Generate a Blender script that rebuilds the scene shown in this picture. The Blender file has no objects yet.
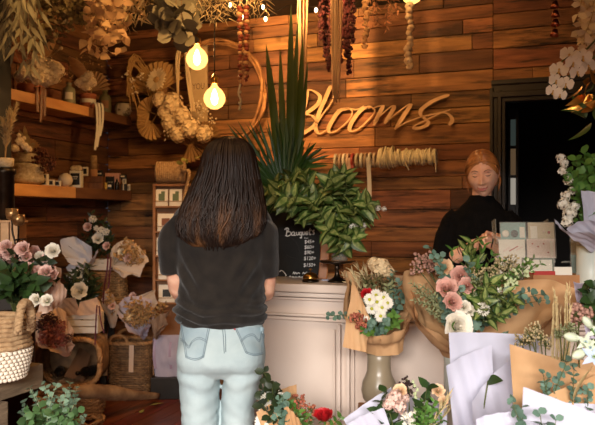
import bpy, bmesh, math, random
from math import sin, cos, pi, radians, sqrt, atan2, exp
from mathutils import Vector as V, Matrix as M, noise as NZ
from mathutils.bvhtree import BVHTree
rnd = random.Random(7)
SC = bpy.context.scene
COL = SC.collection
# ---------------------------------------------------------------- the camera's geometry (595 x 425 frame)
FPX, YH, TH, EYE = 700.0, 218.0, radians(19.9), 1.38
CT, ST = cos(TH), sin(TH)
FWD = V((-ST, CT, 0)); RGT = V((CT, ST, 0)); UP = V((0, 0, 1))
def ray(px, py):
    xc = (px - 297.5) / FPX
    return V((xc * CT - ST, xc * ST + CT, (YH - py) / FPX))
def P(px, py, t): return V((0, 0, EYE)) + ray(px, py) * t
def PY(px, py, Y):
    d = ray(px, py); return V((0, 0, EYE)) + d * (Y / d.y)
def PX(px, py, X):
    d = ray(px, py); return V((0, 0, EYE)) + d * (X / d.x)
def PZ(px, py, Z):
    d = ray(px, py); return V((0, 0, EYE)) + d * ((Z - EYE) / d.z)
def U(a, b): return rnd.uniform(a, b)
def lerp(a, b, u): return a + (b - a) * u
# ---------------------------------------------------------------- frames and curves
def fr(o, d, roll=0.0):
    """Frame at o whose Y axis is d and whose Z looks up as far as it can."""
    y = V(d).normalized()
    a = V((0, 0, 1)) if abs(y.z) < .97 else V((1, 0, 0))
    x = y.cross(a).normalized(); z = x.cross(y)
    return M.Translation(o) @ M((x, y, z)).transposed().to_4x4() @ M.Rotation(roll, 4, 'Y')
def frz(o, d, roll=0.0):
    z = V(d).normalized()
    a = V((0, 0, 1)) if abs(z.z) < .97 else V((0, 1, 0))
    x = a.cross(z).normalized(); y = z.cross(x)
    return M.Translation(o) @ M((x, y, z)).transposed().to_4x4() @ M.Rotation(roll, 4, 'Z')
def scl(s): return M.Scale(s, 4)
def scl3(a, b, c): return M.Diagonal((a, b, c, 1))
def catmull(pts, n=6):
    pts = [V(p) for p in pts]
    if len(pts) < 3: return [pts[0].lerp(pts[-1], i / n) for i in range(n + 1)]
    q = [pts[0] * 2 - pts[1]] + pts + [pts[-1] * 2 - pts[-2]]
    out = []
    for i in range(1, len(q) - 2):
        a, b, c, d = q[i - 1:i + 3]
        for k in range(n):
            u = k / n
            out.append(.5 * ((2 * b) + (c - a) * u + (2 * a - 5 * b + 4 * c - d) * u * u + (3 * b - a - 3 * c + d) * u ** 3))
    out.append(pts[-1]); return out
def rv(s=1.0): return V((U(-s, s), U(-s, s), U(-s, s)))
# ---------------------------------------------------------------- mesh builder
SHAPES = {
    'lance': lambda u: sin(pi * u ** .75) * (1 - .25 * u),
    'ovate': lambda u: sin(pi * u ** .62) ** .85,
    'round': lambda u: sqrt(max(0, 1 - (2 * u - 1) ** 2)) ** .9,
    'strap': lambda u: min(1, .35 + 3 * u) * (1 - u ** 5),
    'petal': lambda u: min(1, (u * 1.35) ** .75) * sqrt(max(0, 1 - max(0, (u - .62) / .38) ** 2)),
    'spoon': lambda u: (.25 + .75 * u ** 1.6) * sqrt(max(0, 1 - max(0, (u - .75) / .25) ** 2)),
}
class MB:
    def __init__(s): s.v, s.f, s.m, s.sm = [], [], [], []
    def add(s, vs, fs, mi=0, smooth=True, T=None):
        b = len(s.v)
        s.v += [T @ V(v) for v in vs] if T is not None else [V(v) for v in vs]
        for f in fs:
            s.f.append(tuple(b + i for i in f)); s.m.append(mi); s.sm.append(smooth)
        return s
    def merge(s, o, T=None, mi=None):
        b = len(s.v)
        s.v += [T @ v for v in o.v] if T is not None else list(o.v)
        s.f += [tuple(b + i for i in f) for f in o.f]
        s.m += o.m if mi is None else [mi] * len(o.m); s.sm += o.sm; return s
    def box(s, c, d, T=None, mi=0, bev=0.0):
        x, y, z = d[0] / 2, d[1] / 2, d[2] / 2
        c = V(c)
        if bev <= 0:
            vs = [c + V((a * x, b * y, e * z)) for a in (-1, 1) for b in (-1, 1) for e in (-1, 1)]
            fs = [(0, 1, 3, 2), (4, 6, 7, 5), (0, 4, 5, 1), (2, 3, 7, 6), (0, 2, 6, 4), (1, 5, 7, 3)]
            return s.add(vs, fs, mi, False, T)
        bm = bmesh.new(); bmesh.ops.create_cube(bm, size=1)
        for v in bm.verts: v.co = V((v.co.x * 2 * x, v.co.y * 2 * y, v.co.z * 2 * z)) + c
        bmesh.ops.bevel(bm, geom=bm.edges[:], offset=min(bev, x * .9, y * .9, z * .9), segments=2, profile=.6, affect='EDGES')
        bm.verts.index_update()
        s.add([v.co.copy() for v in bm.verts], [[v.index for v in f.verts] for f in bm.faces], mi, False, T)
        bm.free(); return s
    def tube(s, pts, r, n=6, mi=0, T=None, cap=True, flat=1.0):
        pts = [V(p) for p in pts]; k = len(pts)
        rr = r if isinstance(r, (list, tuple)) else [r] * k
        vs, fs = [], []; prev = None
        for i, p in enumerate(pts):
            t = (pts[min(i + 1, k - 1)] - pts[max(i - 1, 0)])
            t = t.normalized() if t.length > 1e-9 else V((0, 0, 1))
            if prev is None:
                a = V((0, 0, 1)) if abs(t.z) < .9 else V((1, 0, 0)); x = t.cross(a).normalized()
            else:
                x = prev - t * prev.dot(t)
                x = x.normalized() if x.length > 1e-6 else t.orthogonal().normalized()
            prev = x; y = t.cross(x)
            for j in range(n):
                a = 2 * pi * j / n
                vs.append(p + (x * cos(a) + y * sin(a) * flat) * rr[i])
        for i in range(k - 1):
            for j in range(n):
                a, b = i * n + j, i * n + (j + 1) % n
                fs.append((a, b, b + n, a + n))
        if cap:
            fs.append(tuple(range(n - 1, -1, -1))); fs.append(tuple((k - 1) * n + j for j in range(n)))
        return s.add(vs, fs, mi, True, T)
    def lathe(s, prof, n=24, mi=0, T=None, smooth=True, capb=True, capt=False, wob=None):
        vs, fs = [], []
        for (r, z) in prof:
            for j in range(n):
                a = 2 * pi * j / n
                q = r * (wob(a, z) if wob else 1)
                vs.append((q * cos(a), q * sin(a), z))
        for i in range(len(prof) - 1):
            for j in range(n):
                a, b = i * n + j, i * n + (j + 1) % n
                fs.append((a, b, b + n, a + n))
        if capb: fs.append(tuple(range(n - 1, -1, -1)))
        if capt: fs.append(tuple((len(prof) - 1) * n + j for j in range(n)))
        return s.add(vs, fs, mi, smooth, T)
    def ball(s, c, r, n=8, mi=0, T=None, m=None):
        r = r if isinstance(r, (list, tuple)) else (r, r, r); m = m or max(3, n // 2)
        vs = [V(c) + V((0, 0, -r[2]))]
        for i in range(1, m):
            b = -pi / 2 + pi * i / m
            for j in range(n):
                a = 2 * pi * j / n
                vs.append(V(c) + V((r[0] * cos(b) * cos(a), r[1] * cos(b) * sin(a), r[2] * sin(b))))
        vs.append(V(c) + V((0, 0, r[2])))
        fs = [(0, 1 + (j + 1) % n, 1 + j) for j in range(n)]
        for i in range(m - 2):
            for j in range(n):
                a, b = 1 + i * n + j, 1 + i * n + (j + 1) % n
                fs.append((a, b, b + n, a + n))
        k = 1 + (m - 2) * n; t = len(vs) - 1
        fs += [(k + j, k + (j + 1) % n, t) for j in range(n)]
        return s.add(vs, fs, mi, True, T)
    def leaf(s, T, L, W, shape='ovate', curl=.2, fold=.2, seg=5, mi=0, inner=None, wave=0.0, twist=0.0):
        f = SHAPES[shape]; vs, fs, ms = [], [], []
        cols = (-1, 0, 1) if inner is None else (-1, -.5, 0, .5, 1)
        ph = U(0, 6)
        for i in range(seg + 1):
            u = i / seg; w = max(W * f(u), W * .02); y = L * u; z = -curl * L * u * u
            tw = twist * u
            for c in cols:
                x = c * w; zz = z + fold * abs(x) + wave * W * sin(u * 9 + ph + c) * abs(c)
                vs.append((x * cos(tw), y, zz + x * sin(tw)))
        k = len(cols)
        b = len(s.v); s.v += [T @ V(v) for v in vs]
        for i in range(seg):
            for j in range(k - 1):
                a = b + i * k + j
                s.f.append((a, a + 1, a + k + 1, a + k)); s.sm.append(True)
                s.m.append(inner if inner is not None and j in (1, 2) else mi)
        return s
    def sheet(s, c, nu=14, nv=14, bulge=0.0, crumple=.004, folds=.003, seed=0, mi=0, scale=9.0, edge=0.0):
        """A sheet of paper through four corners (bottom a, bottom b, top b, top a), bowed along its normal and creased."""
        a, b, cc, d = [V(q) for q in c]
        n = ((b - a) + (cc - d)).cross((d - a) + (cc - b)).normalized()
        vs, fs = [], []
        for j in range(nv + 1):
            v = j / nv
            for i in range(nu + 1):
                u = i / nu
                p = a.lerp(b, u).lerp(d.lerp(cc, u), v)
                q = p * scale + V((seed * 3.1, seed * 1.7, 0))
                w = bulge * (1 - (2 * u - 1) ** 2)
                w += crumple * (abs(NZ.noise(q)) * 2 - .5) + folds * (abs(((u * 3.3 + v * 1.9 + seed * .37) % 1) - .5) * 2)
                p = p + n * w + (d - a).normalized() * edge * NZ.noise(V((u * 3, seed, 0))) * v
                vs.append(p)
        for j in range(nv):
            for i in range(nu):
                k = j * (nu + 1) + i; fs.append((k, k + 1, k + nu + 2, k + nu + 1))
        return s.add(vs, fs, mi, True)
    def bounds(s):
        lo = V((min(v[i] for v in s.v) for i in range(3))); hi = V((max(v[i] for v in s.v) for i in range(3)))
        return lo, hi
def loft(mb, rings, n=28, mi=0, sub=4, T=None):
    """rings: (centre, rx, ry, exponent, xdir, ydir); smooth closed solid through them."""
    out = []
    R = [(V(r[0]), r[1], r[2], r[3] if len(r) > 3 else 2.0, V(r[4]) if len(r) > 4 else V((1, 0, 0)), V(r[5]) if len(r) > 5 else V((0, 1, 0))) for r in rings]
    k = len(R)
    def cr(a, b, c, d, u): return .5 * ((b * 2) + (c - a) * u + (a * 2 - b * 5 + c * 4 - d) * u * u + (b * 3 - a - c * 3 + d) * u ** 3)
    for i in range(k - 1):
        A, B, C, D = R[max(i - 1, 0)], R[i], R[i + 1], R[min(i + 2, k - 1)]
        for q in range(sub):
            u = q / sub
            out.append(tuple(cr(A[m], B[m], C[m], D[m], u) for m in range(6)))
    out.append(R[-1])
    vs, fs = [], []
    for (c, rx, ry, e, xd, yd) in out:
        for j in range(n):
            a = 2 * pi * j / n; ca, sa = cos(a), sin(a); q = 2.0 / e
            vs.append(c + xd * (rx * math.copysign(abs(ca) ** q, ca)) + yd * (ry * math.copysign(abs(sa) ** q, sa)))
    K = len(out)
    for i in range(K - 1):
        for j in range(n):
            a, b = i * n + j, i * n + (j + 1) % n; fs.append((a, b, b + n, a + n))
    fs.append(tuple(range(n - 1, -1, -1))); fs.append(tuple((K - 1) * n + j for j in range(n)))
    return mb.add(vs, fs, mi, True, T)
# ---------------------------------------------------------------- materials
def lin(c):
    return tuple(((x / 255) / 12.92 if x / 255 <= .04045 else ((x / 255 + .055) / 1.055) ** 2.4) for x in c[:3]) + (1,)
MATS = {}
def mat(name, col, rough=.6, var=.0, col2=None, ns=8.0, nd=3, stretch=None, bump=0.0, bs=40.0, metal=0.0, transl=0.0, spec=.4, sheen=0.0, sat=0.0, contrast=(.35, .65)):
    if name in MATS: return MATS[name]
    m = bpy.data.materials.new(name); m.use_nodes = True; MATS[name] = m
    nt = m.node_tree; N, L = nt.nodes, nt.links
    b = N['Principled BSDF']; out = N['Material Output']
    b.inputs['Roughness'].default_value = rough; b.inputs['Metallic'].default_value = metal
    b.inputs['Specular IOR Level'].default_value = spec
    if sheen: b.inputs['Sheen Weight'].default_value = sheen
    tc = N.new('ShaderNodeTexCoord'); mp = N.new('ShaderNodeMapping'); L.new(tc.outputs['Object'], mp.inputs['Vector'])
    if stretch: mp.inputs['Scale'].default_value = stretch
    rgb = N.new('ShaderNodeRGB'); rgb.outputs[0].default_value = lin(col); cs = rgb.outputs[0]
    if col2:
        nz = N.new('ShaderNodeTexNoise'); nz.inputs['Scale'].default_value = ns; nz.inputs['Detail'].default_value = nd
        L.new(mp.outputs[0], nz.inputs['Vector'])
        rp = N.new('ShaderNodeMapRange'); rp.inputs['From Min'].default_value, rp.inputs['From Max'].default_value = contrast
        L.new(nz.outputs['Fac'], rp.inputs['Value'])
        mx = N.new('ShaderNodeMix'); mx.data_type = 'RGBA'; L.new(rp.outputs[0], mx.inputs['Factor'])
        L.new(cs, mx.inputs['A']); mx.inputs['B'].default_value = lin(col2); cs = mx.outputs['Result']
    if var:
        g = N.new('ShaderNodeNewGeometry'); mr = N.new('ShaderNodeMapRange')
        mr.inputs['To Min'].default_value = 1 - var; mr.inputs['To Max'].default_value = 1 + var
        L.new(g.outputs['Random Per Island'], mr.inputs['Value'])
        h = N.new('ShaderNodeHueSaturation'); L.new(mr.outputs[0], h.inputs['Value']); L.new(cs, h.inputs['Color'])
        if sat:
            m2 = N.new('ShaderNodeMapRange'); m2.inputs['To Min'].default_value = .5 - sat; m2.inputs['To Max'].default_value = .5 + sat
            mu = N.new('ShaderNodeMath'); mu.operation = 'FRACT'; mm = N.new('ShaderNodeMath'); mm.operation = 'MULTIPLY'; mm.inputs[1].default_value = 7.3
            L.new(g.outputs['Random Per Island'], mm.inputs[0]); L.new(mm.outputs[0], mu.inputs[0]); L.new(mu.outputs[0], m2.inputs['Value']); L.new(m2.outputs[0], h.inputs['Hue'])
        cs = h.outputs['Color']
    L.new(cs, b.inputs['Base Color'])
    if bump:
        n2 = N.new('ShaderNodeTexNoise'); n2.inputs['Scale'].default_value = bs; n2.inputs['Detail'].default_value = 4
        L.new(mp.outputs[0], n2.inputs['Vector'])
        bp = N.new('ShaderNodeBump'); bp.inputs['Strength'].default_value = bump; bp.inputs['Distance'].default_value = .01
        L.new(n2.outputs['Fac'], bp.inputs['Height']); L.new(bp.outputs[0], b.inputs['Normal'])
    if transl:
        tr = N.new('ShaderNodeBsdfTranslucent'); L.new(cs, tr.inputs['Color'])
        ms = N.new('ShaderNodeMixShader'); ms.inputs[0].default_value = transl
        L.new(b.outputs[0], ms.inputs[1]); L.new(tr.outputs[0], ms.inputs[2]); L.new(ms.outputs[0], out.inputs['Surface'])
    return m
def emat(name, col, strength):
    m = bpy.data.materials.new(name); m.use_nodes = True; nt = m.node_tree; nt.nodes.clear()
    e = nt.nodes.new('ShaderNodeEmission'); o = nt.nodes.new('ShaderNodeOutputMaterial')
    e.inputs[0].default_value = lin(col); e.inputs[1].default_value = strength; nt.links.new(e.outputs[0], o.inputs[0])
    MATS[name] = m; return m
def glassmat(name, col, alpha=.25, rough=.05, glow=None):
    """Thin clear material: transparent, glossy, and a little body colour or glow."""
    m = bpy.data.materials.new(name); m.use_nodes = True; nt = m.node_tree; nt.nodes.clear(); N, L = nt.nodes, nt.links
    o = N.new('ShaderNodeOutputMaterial'); t = N.new('ShaderNodeBsdfTransparent'); t.inputs[0].default_value = (.96, .96, .95, 1)
    if glow:
        q = N.new('ShaderNodeEmission'); q.inputs[0].default_value = lin(col); q.inputs[1].default_value = glow
    else:
        q = N.new('ShaderNodeBsdfPrincipled'); q.inputs['Base Color'].default_value = lin(col); q.inputs['Roughness'].default_value = rough; q.inputs['Specular IOR Level'].default_value = .8
    mx = N.new('ShaderNodeMixShader'); mx.inputs[0].default_value = alpha
    L.new(t.outputs[0], mx.inputs[1]); L.new(q.outputs[0], mx.inputs[2]); L.new(mx.outputs[0], o.inputs[0]); MATS[name] = m; return m
# ---------------------------------------------------------------- objects
BASE = {}
def _mesh(name, mb, mats, off):
    me = bpy.data.meshes.new(name)
    me.from_pydata([v - off for v in mb.v], [], mb.f)
    for m in (mats if isinstance(mats, (list, tuple)) else [mats]): me.materials.append(m)
    me.polygons.foreach_set('material_index', mb.m); me.polygons.foreach_set('use_smooth', mb.sm)
    me.update(); return me
def thing(name, label, cat, loc, group=None):
    o = bpy.data.objects.new(name, None); COL.objects.link(o); o.empty_display_size = .05
    o.location = loc; o['label'] = label; o['category'] = cat
    if group: o['group'] = group
    BASE[o] = V(loc); return o
def part(parent, name, mb, mats, label=None, stuff=False):
    off = BASE[parent]
    o = bpy.data.objects.new(name, _mesh(name, mb, mats, off)); COL.objects.link(o); o.parent = parent
    if label: o['label'] = label
    if stuff: o['kind'] = 'stuff'
    BASE[o] = off; return o
def place(parent, name, me, T, label=None):
    """A part that shares a ready-made mesh, set at world frame T."""
    o = bpy.data.objects.new(name, me); COL.objects.link(o); o.parent = parent
    o.matrix_local = M.Translation(-BASE[parent]) @ T
    if label: o['label'] = label
    return o
def solo(name, label, cat, mb, mats, group=None):
    lo, hi = mb.bounds(); off = V(((lo.x + hi.x) / 2, (lo.y + hi.y) / 2, lo.z))
    o = bpy.data.objects.new(name, _mesh(name, mb, mats, off)); COL.objects.link(o); o.location = off
    o['label'] = label; o['category'] = cat
    if group: o['group'] = group
    BASE[o] = off; return o
def struct(name, mb, mats, parent=None):
    off = V((0, 0, 0))
    o = bpy.data.objects.new(name, _mesh(name, mb, mats, off)); COL.objects.link(o); BASE[o] = off
    if parent: o.parent = parent
    else: o['kind'] = 'structure'
    return o
LIB = {}
def lib(key, mb, mats):
    LIB[key] = _mesh(key, mb, mats, V((0, 0, 0))); return LIB[key]
def remesh(mb, voxel, smooth=2, fac=.5):
    """One continuous skin over everything in mb; returns vertex and face lists."""
    me = bpy.data.meshes.new('tmp'); me.from_pydata(mb.v, [], mb.f); me.update()
    o = bpy.data.objects.new('tmp', me); COL.objects.link(o)
    r = o.modifiers.new('r', 'REMESH'); r.mode = 'VOXEL'; r.voxel_size = voxel
    if smooth:
        s = o.modifiers.new('s', 'SMOOTH'); s.iterations = smooth; s.factor = fac
    dg = bpy.context.evaluated_depsgraph_get(); dg.update()
    ev = o.evaluated_get(dg); m2 = ev.to_mesh()
    out = MB(); out.add([v.co.copy() for v in m2.vertices], [tuple(p.vertices) for p in m2.polygons])
    nor = [v.normal.copy() for v in m2.vertices]
    ev.to_mesh_clear(); bpy.data.objects.remove(o); bpy.data.meshes.remove(me)
    return out, nor
# ---------------------------------------------------------------- plants
def sprig(mb, pts, L, W, n, shape='round', ms=0, ml=1, r=.0018, ang=55, pair=True, curl=.15, u0=.15, taper=.45, fold=.15, inner=None, seg=4, decus=True):
    c = catmull(pts, 6); k = len(c) - 1
    mb.tube(c, [r * (1 - .6 * i / k) for i in range(k + 1)], 4, ms)
    roll = U(0, 6)
    for i in range(n):
        u = u0 + (1 - u0) * i / max(1, n - 1); q = min(u * k, k - .001); a = int(q)
        p = c[a].lerp(c[a + 1], q - a); t = (c[a + 1] - c[a]).normalized(); lt = (t * .55 - FWD * .75 + UP * .25 + rv(.6)).normalized()
        x = t.orthogonal().normalized(); y = t.cross(x)
        roll += (pi / 2 if decus else 2.4) + U(-.35, .35)
        s = 1 - taper * u
        for e in ((0, pi) if pair else (0,)):
            side = x * cos(roll + e) + y * sin(roll + e)
            A = radians(ang + U(-15, 15)); d = t * cos(A) + side * sin(A)
            # leaf blade faces along the stem's tip
            yv = d.normalized(); zv = (lt - yv * lt.dot(yv)); zv = zv.normalized() if zv.length > 1e-4 else yv.orthogonal()
            xv = yv.cross(zv)
            T = M.Translation(p) @ M((xv, yv, zv)).transposed().to_4x4() @ M.Rotation(U(-.5, .5), 4, 'Y')
            ss = s * U(.8, 1.15); mb.leaf(T, L * ss, W * ss, shape, curl, fold, seg, ml, inner)
    return mb
def arc(a, b, droop=.0, side=.0, n=3):
    """Points from a to b, bowed sideways and sagging."""
    a, b = V(a), V(b); d = b - a; s = d.cross(UP); s = s.normalized() if s.length > 1e-6 else V((1, 0, 0)); out = []
    for i in range(n + 1):
        u = i / n; out.append(a + d * u + (s * side + UP * -droop) * (4 * u * (1 - u)) * d.length)
    return out
def petal_patch(mb, a, w, r0, r1, z0, z1, flare, n=5, m=5, mi=0, cup=.0, ruff=0.0):
    ph = U(0, 6); vs, fs = [], []
    for j in range(m + 1):
        v = j / m
        for i in range(n + 1):
            u = 2 * i / n - 1
            q = w * (.35 + .65 * sin(pi * (.12 + .62 * v)))
            an = a + u * q
            r = lerp(r0, r1, v ** .8) * (1 + .13 * u * (.3 + v)) + flare * max(0, v - .55) ** 1.5 * 2.5 - cup * (1 - u * u) * 0
            z = lerp(z0, z1, v) - .12 * (z1 - z0) * u * u * v - flare * .9 * max(0, v - .7) ** 1.5
            z += ruff * sin(u * 6 + ph) * v * v
            vs.append((r * cos(an), r * sin(an), z))
    for j in range(m):
        for i in range(n):
            k = j * (n + 1) + i; fs.append((k, k + 1, k + n + 2, k + n + 1))
    mb.add(vs, fs, mi, True)
def rose_mb(open_=1.0, ruff=.03, layers=((3, .12, .16, 1.15), (4, .2, .32, 1.15), (5, .34, .52, 1.05), (6, .5, .74, .9), (7, .62, .96, .7))):
    """Unit rose: radius about 1, opening along +Z; material 1 is the green calyx."""
    mb = MB()
    for li, (n, r0, r1, h) in enumerate(layers):
        for k in range(n):
            petal_patch(mb, 2 * pi * k / n + li * .7 + U(-.1, .1), 1.25 * pi / n + .25, r0 * .35, r1 * U(.93, 1.05), -.5, h * U(.92, 1.05) * .75, .22 * open_ * (li / 4) ** 1.5, ruff=ruff * li)
    mb.ball((0, 0, .35), (.1, .1, .5), 7, 0)
    mb.lathe([(.05, -.75), (.3, -.55), (.42, -.25), (.3, 0)], 8, 1)
    for k in range(5): mb.leaf(fr((0, 0, -.5), (cos(k * 1.257), sin(k * 1.257), .15)), .75, .16, 'lance', .3, .2, 3, 1)
    mb.tube([(0, 0, -.6), (.05, 0, -2.2)], .07, 5, 1); return mb
def daisy_mb(n=17, layers=2):
    mb = MB()
    for l in range(layers):
        for k in range(n):
            a = 2 * pi * (k + .5 * l) / n + U(-.08, .08)
            mb.leaf(fr((.15 * cos(a), .15 * sin(a), .04 * l), (cos(a), sin(a), .12 + .22 * l + U(-.08, .08))), U(.78, .9), .13, 'petal', .15, -.1, 3, 0)
    mb.ball((0, 0, .07), (.27, .27, .16), 10, 2)
    for k in range(14): mb.ball((.2 * sqrt(k / 14) * cos(k * 2.4), .2 * sqrt(k / 14) * sin(k * 2.4), .2), .045, 4, 2, m=3)
    mb.lathe([(.05, -.3), (.25, -.1), (.28, .02)], 8, 1); mb.tube([(0, 0, -.2), (.04, .02, -2)], .06, 5, 1); return mb
def pompon_mb(n=60, pl=.42, pw=.17, petals=1, flat=.75):
    """Rounded head of many small petals or florets (hydrangea, chrysanthemum, statice)."""
    mb = MB()
    for k in range(n):
        z = 1 - 1.55 * (k + .5) / n; q = sqrt(max(0, 1 - z * z)); a = k * 2.39996
        d = V((q * cos(a), q * sin(a), z * flat))
        p = d * .6 * U(.75, 1.15)
        if petals == 1: mb.leaf(fr(p, d + rv(.25), U(0, 6)), pl * U(.8, 1.2), pw, 'petal', -.3, .4, 3, 0)
        else:
            F = frz(d * .85 * U(.72, 1.12), d + rv(.3), U(0, 6))
            for e in range(petals):
                b = 2 * pi * e / petals
                mb.leaf(F @ fr((0, 0, 0), (cos(b), sin(b), .35)), pl * U(.5, .62), pw, 'petal', .1, .2, 2, 0)
    mb.ball((0, 0, 0), (.45, .45, .35), 8, 0); mb.tube([(0, 0, -.3), (.05, 0, -1.9)], .07, 5, 1); return mb
def star_mb(n=5):
    mb = MB()
    for k in range(n):
        a = 2 * pi * k / n
        mb.leaf(fr((0, 0, 0), (cos(a), sin(a), .35)), 1.0, .27, 'lance', .25, .25, 4, 0)
    for k in range(5): mb.ball((.13 * cos(k * 1.26), .13 * sin(k * 1.26), .16), (.07, .07, .14), 5, 2, m=3)
    mb.ball((0, 0, .05), .14, 6, 1); mb.tube([(0, 0, 0), (.02, 0, -1.4)], .07, 5, 1); return mb
def orchid_mb():
    mb = MB()
    for a, l, w in ((90, .95, .38), (212, .95, .36), (328, .95, .36)):
        b = radians(a); mb.leaf(fr((0, 0, -.03), (cos(b), sin(b), .12)), l, w, 'petal', .12, .1, 5, 0)
    for a in (12, 168):
        b = radians(a); mb.leaf(fr((0, 0, .02), (cos(b), sin(b), .2)), 1.0, .58, 'petal', .15, .1, 5, 0)
    mb.leaf(fr((0, -.1, .08), (0, -.75, .7)), .5, .2, 'spoon', .3, .5, 4, 1); mb.ball((0, 0, .14), .13, 6, 1)
    mb.tube([(0, 0, 0), (0, .3, -.7)], .05, 5, 2); return mb
def bell_mb():
    """Bell-shaped flower or bud, open downwards along -Z."""
    mb = MB()
    mb.lathe([(.02, .5), (.28, .42), (.42, .1), (.45, -.25), (.62, -.5)], 10, 0, capb=False, wob=lambda a, z: 1 + (.12 * cos(5 * a) if z < -.3 else 0))
    mb.tube([(0, 0, .45), (0, .1, .9)], .05, 4, 1); return mb
def wrap(mb, tie, axis, ctrl, r0=.03, n=80, m=12, fold=.006, crumple=.006, seed=1, mi=0, pw=1.15, tail=.14, tr=.06, k=(7, 13)):
    """Paper cone round a bouquet. ctrl: (angle deg, height, radius); 0 deg looks at the shop front, + turns to the image's right."""
    axis = V(axis).normalized(); tie = V(tie)
    yf = (-FWD - axis * (-FWD).dot(axis)).normalized(); xr = yf.cross(axis).normalized()
    if xr.dot(RGT) < 0: xr = -xr
    ctrl = sorted(ctrl); ext = [(a - 360, h, r) for a, h, r in ctrl] + ctrl + [(a + 360, h, r) for a, h, r in ctrl]
    def at(a):
        for (a0, h0, q0), (a1, h1, q1) in zip(ext, ext[1:]):
            if a0 <= a <= a1:
                u = (a - a0) / max(1e-6, a1 - a0); return lerp(h0, h1, u), lerp(q0, q1, u)
    vs, fs = [], []; rows = [(-1, 1), (-.5, 1)] + [(0, j / m) for j in range(m + 1)]
    for (neg, v) in rows:
        for i in range(n + 1):
            a = -180 + 360 * i / n; h, R = at(a); b = radians(a); d = xr * sin(b) + yf * cos(b)
            if neg < 0: p = tie + axis * (tail * neg) + d * lerp(r0, tr, -neg); w = fold * .25
            else: p = tie + axis * (h * v) + d * (r0 + (R - r0) * v ** pw); w = fold * (.3 + v)
            w *= sin(b * k[0] + seed) * .6 + (abs(sin(b * k[1] / 2 + seed * 2)) - .5)
            q = p * 11 + V((seed * 5.3, 0, 0)); w += crumple * NZ.noise(q) * 1.6
            o = (.006 if i == n else 0)
            vs.append(p + d * (w + o))
    W = n + 1
    for j in range(len(rows) - 1):
        for i in range(n): fs.append((j * W + i, j * W + i + 1, (j + 1) * W + i + 1, (j + 1) * W + i))
    mb.add(vs, fs, mi, True); return mb
def text_mb(s, size, T, depth=.0008, mi=0, shear=.0, sx=1.0, space=1.0):
    cu = bpy.data.curves.new('t', 'FONT'); cu.body = s; cu.size = size; cu.extrude = depth / 2; cu.shear = shear; cu.space_character = space; cu.resolution_u = 3
    o = bpy.data.objects.new('t', cu); COL.objects.link(o)
    dg = bpy.context.evaluated_depsgraph_get(); dg.update(); me = o.evaluated_get(dg).to_mesh()
    mb = MB(); mb.add([V((v.co.x * sx, v.co.y, v.co.z)) for v in me.vertices], [tuple(p.vertices) for p in me.polygons], mi, False, T)
    o.evaluated_get(dg).to_mesh_clear(); bpy.data.objects.remove(o); bpy.data.curves.remove(cu); return mb
def ribbon(mb, pts, width, side, mi=0, th=.0006):
    """A flat band along pts, its width along side."""
    c = catmull(pts, 5); s = V(side).normalized() * width / 2; vs, fs = [], []
    for p in c: vs += [p - s, p + s]
    for i in range(len(c) - 1): fs.append((2 * i, 2 * i + 1, 2 * i + 3, 2 * i + 2))
    mb.add(vs, fs, mi, True); return mb
# ================================================================ SETTING
WY, WX, CZ = 5.2, -3.66, 3.0
def plank_mat(name, c1, c2, cd, stretch, rough=.7, var=.55, bump=.6):
    m = mat(name, c1, rough, var, c2, 3.0, 6, stretch, bump, 14.0, sat=.015, contrast=(.3, .7))
    nt = m.node_tree; N, L = nt.nodes, nt.links; b = N['Principled BSDF']
    src = b.inputs['Base Color'].links[0].from_socket
    nz = N.new('ShaderNodeTexNoise'); nz.inputs['Scale'].default_value = 2.2; nz.inputs['Detail'].default_value = 8; nz.inputs['Roughness'].default_value = .65
    mp = [n for n in N if n.type == 'MAPPING'][0]; L.new(mp.outputs[0], nz.inputs['Vector'])
    rp = N.new('ShaderNodeMapRange'); rp.inputs['From Min'].default_value = .52; rp.inputs['From Max'].default_value = .66; L.new(nz.outputs['Fac'], rp.inputs['Value'])
    mx = N.new('ShaderNodeMix'); mx.data_type = 'RGBA'; L.new(rp.outputs[0], mx.inputs['Factor']); L.new(src, mx.inputs['A']); mx.inputs['B'].default_value = lin(cd)
    L.new(mx.outputs['Result'], b.inputs['Base Color']); return m
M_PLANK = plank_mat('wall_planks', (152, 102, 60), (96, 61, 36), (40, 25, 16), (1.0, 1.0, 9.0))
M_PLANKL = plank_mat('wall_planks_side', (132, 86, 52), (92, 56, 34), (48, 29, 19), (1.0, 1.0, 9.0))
M_FLOOR = plank_mat('floor_boards', (128, 62, 36), (96, 44, 26), (70, 32, 20), (8.0, .8, 1.0), .32, .18, .05)
M_DARK = mat('dark_paint', (24, 19, 16), .65, col2=(18, 15, 12), ns=5)
M_FRAME = mat('door_paint', (42, 34, 26), .45, col2=(30, 24, 19), ns=6)
M_CEIL = mat('ceiling_paint', (40, 33, 27), .8)
M_PLASTER = mat('plaster', (120, 108, 96), .8)
def boards(mb, u0, u1, z0, z1, put, h=.118, seed=3, lmin=.5, lmax=1.7, jit=.009):
    r = random.Random(seed); z = z0
    while z < z1 - .01:
        hh = min(h * r.choice((.82, .92, 1, 1, 1.12, 1.25)), z1 - z); u = u0 - r.uniform(0, .9)
        while u < u1:
            l = r.uniform(lmin, lmax); a, b = max(u, u0), min(u + l, u1)
            if b - a > .01: put(mb, a + .002, b - .002, z + .0015, z + hh - .0045, r.uniform(0, jit))
            u += l
        z += hh
def back_put(mb, a, b, z0, z1, j): mb.box(((a + b) / 2, WY + .03 - j / 2, (z0 + z1) / 2), (b - a, .03 + j, z1 - z0), bev=.003)
def left_put(mb, a, b, z0, z1, j): mb.box((WX - .03 + j / 2, (a + b) / 2, (z0 + z1) / 2), (.03 + j, b - a, z1 - z0), bev=.003)
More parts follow.
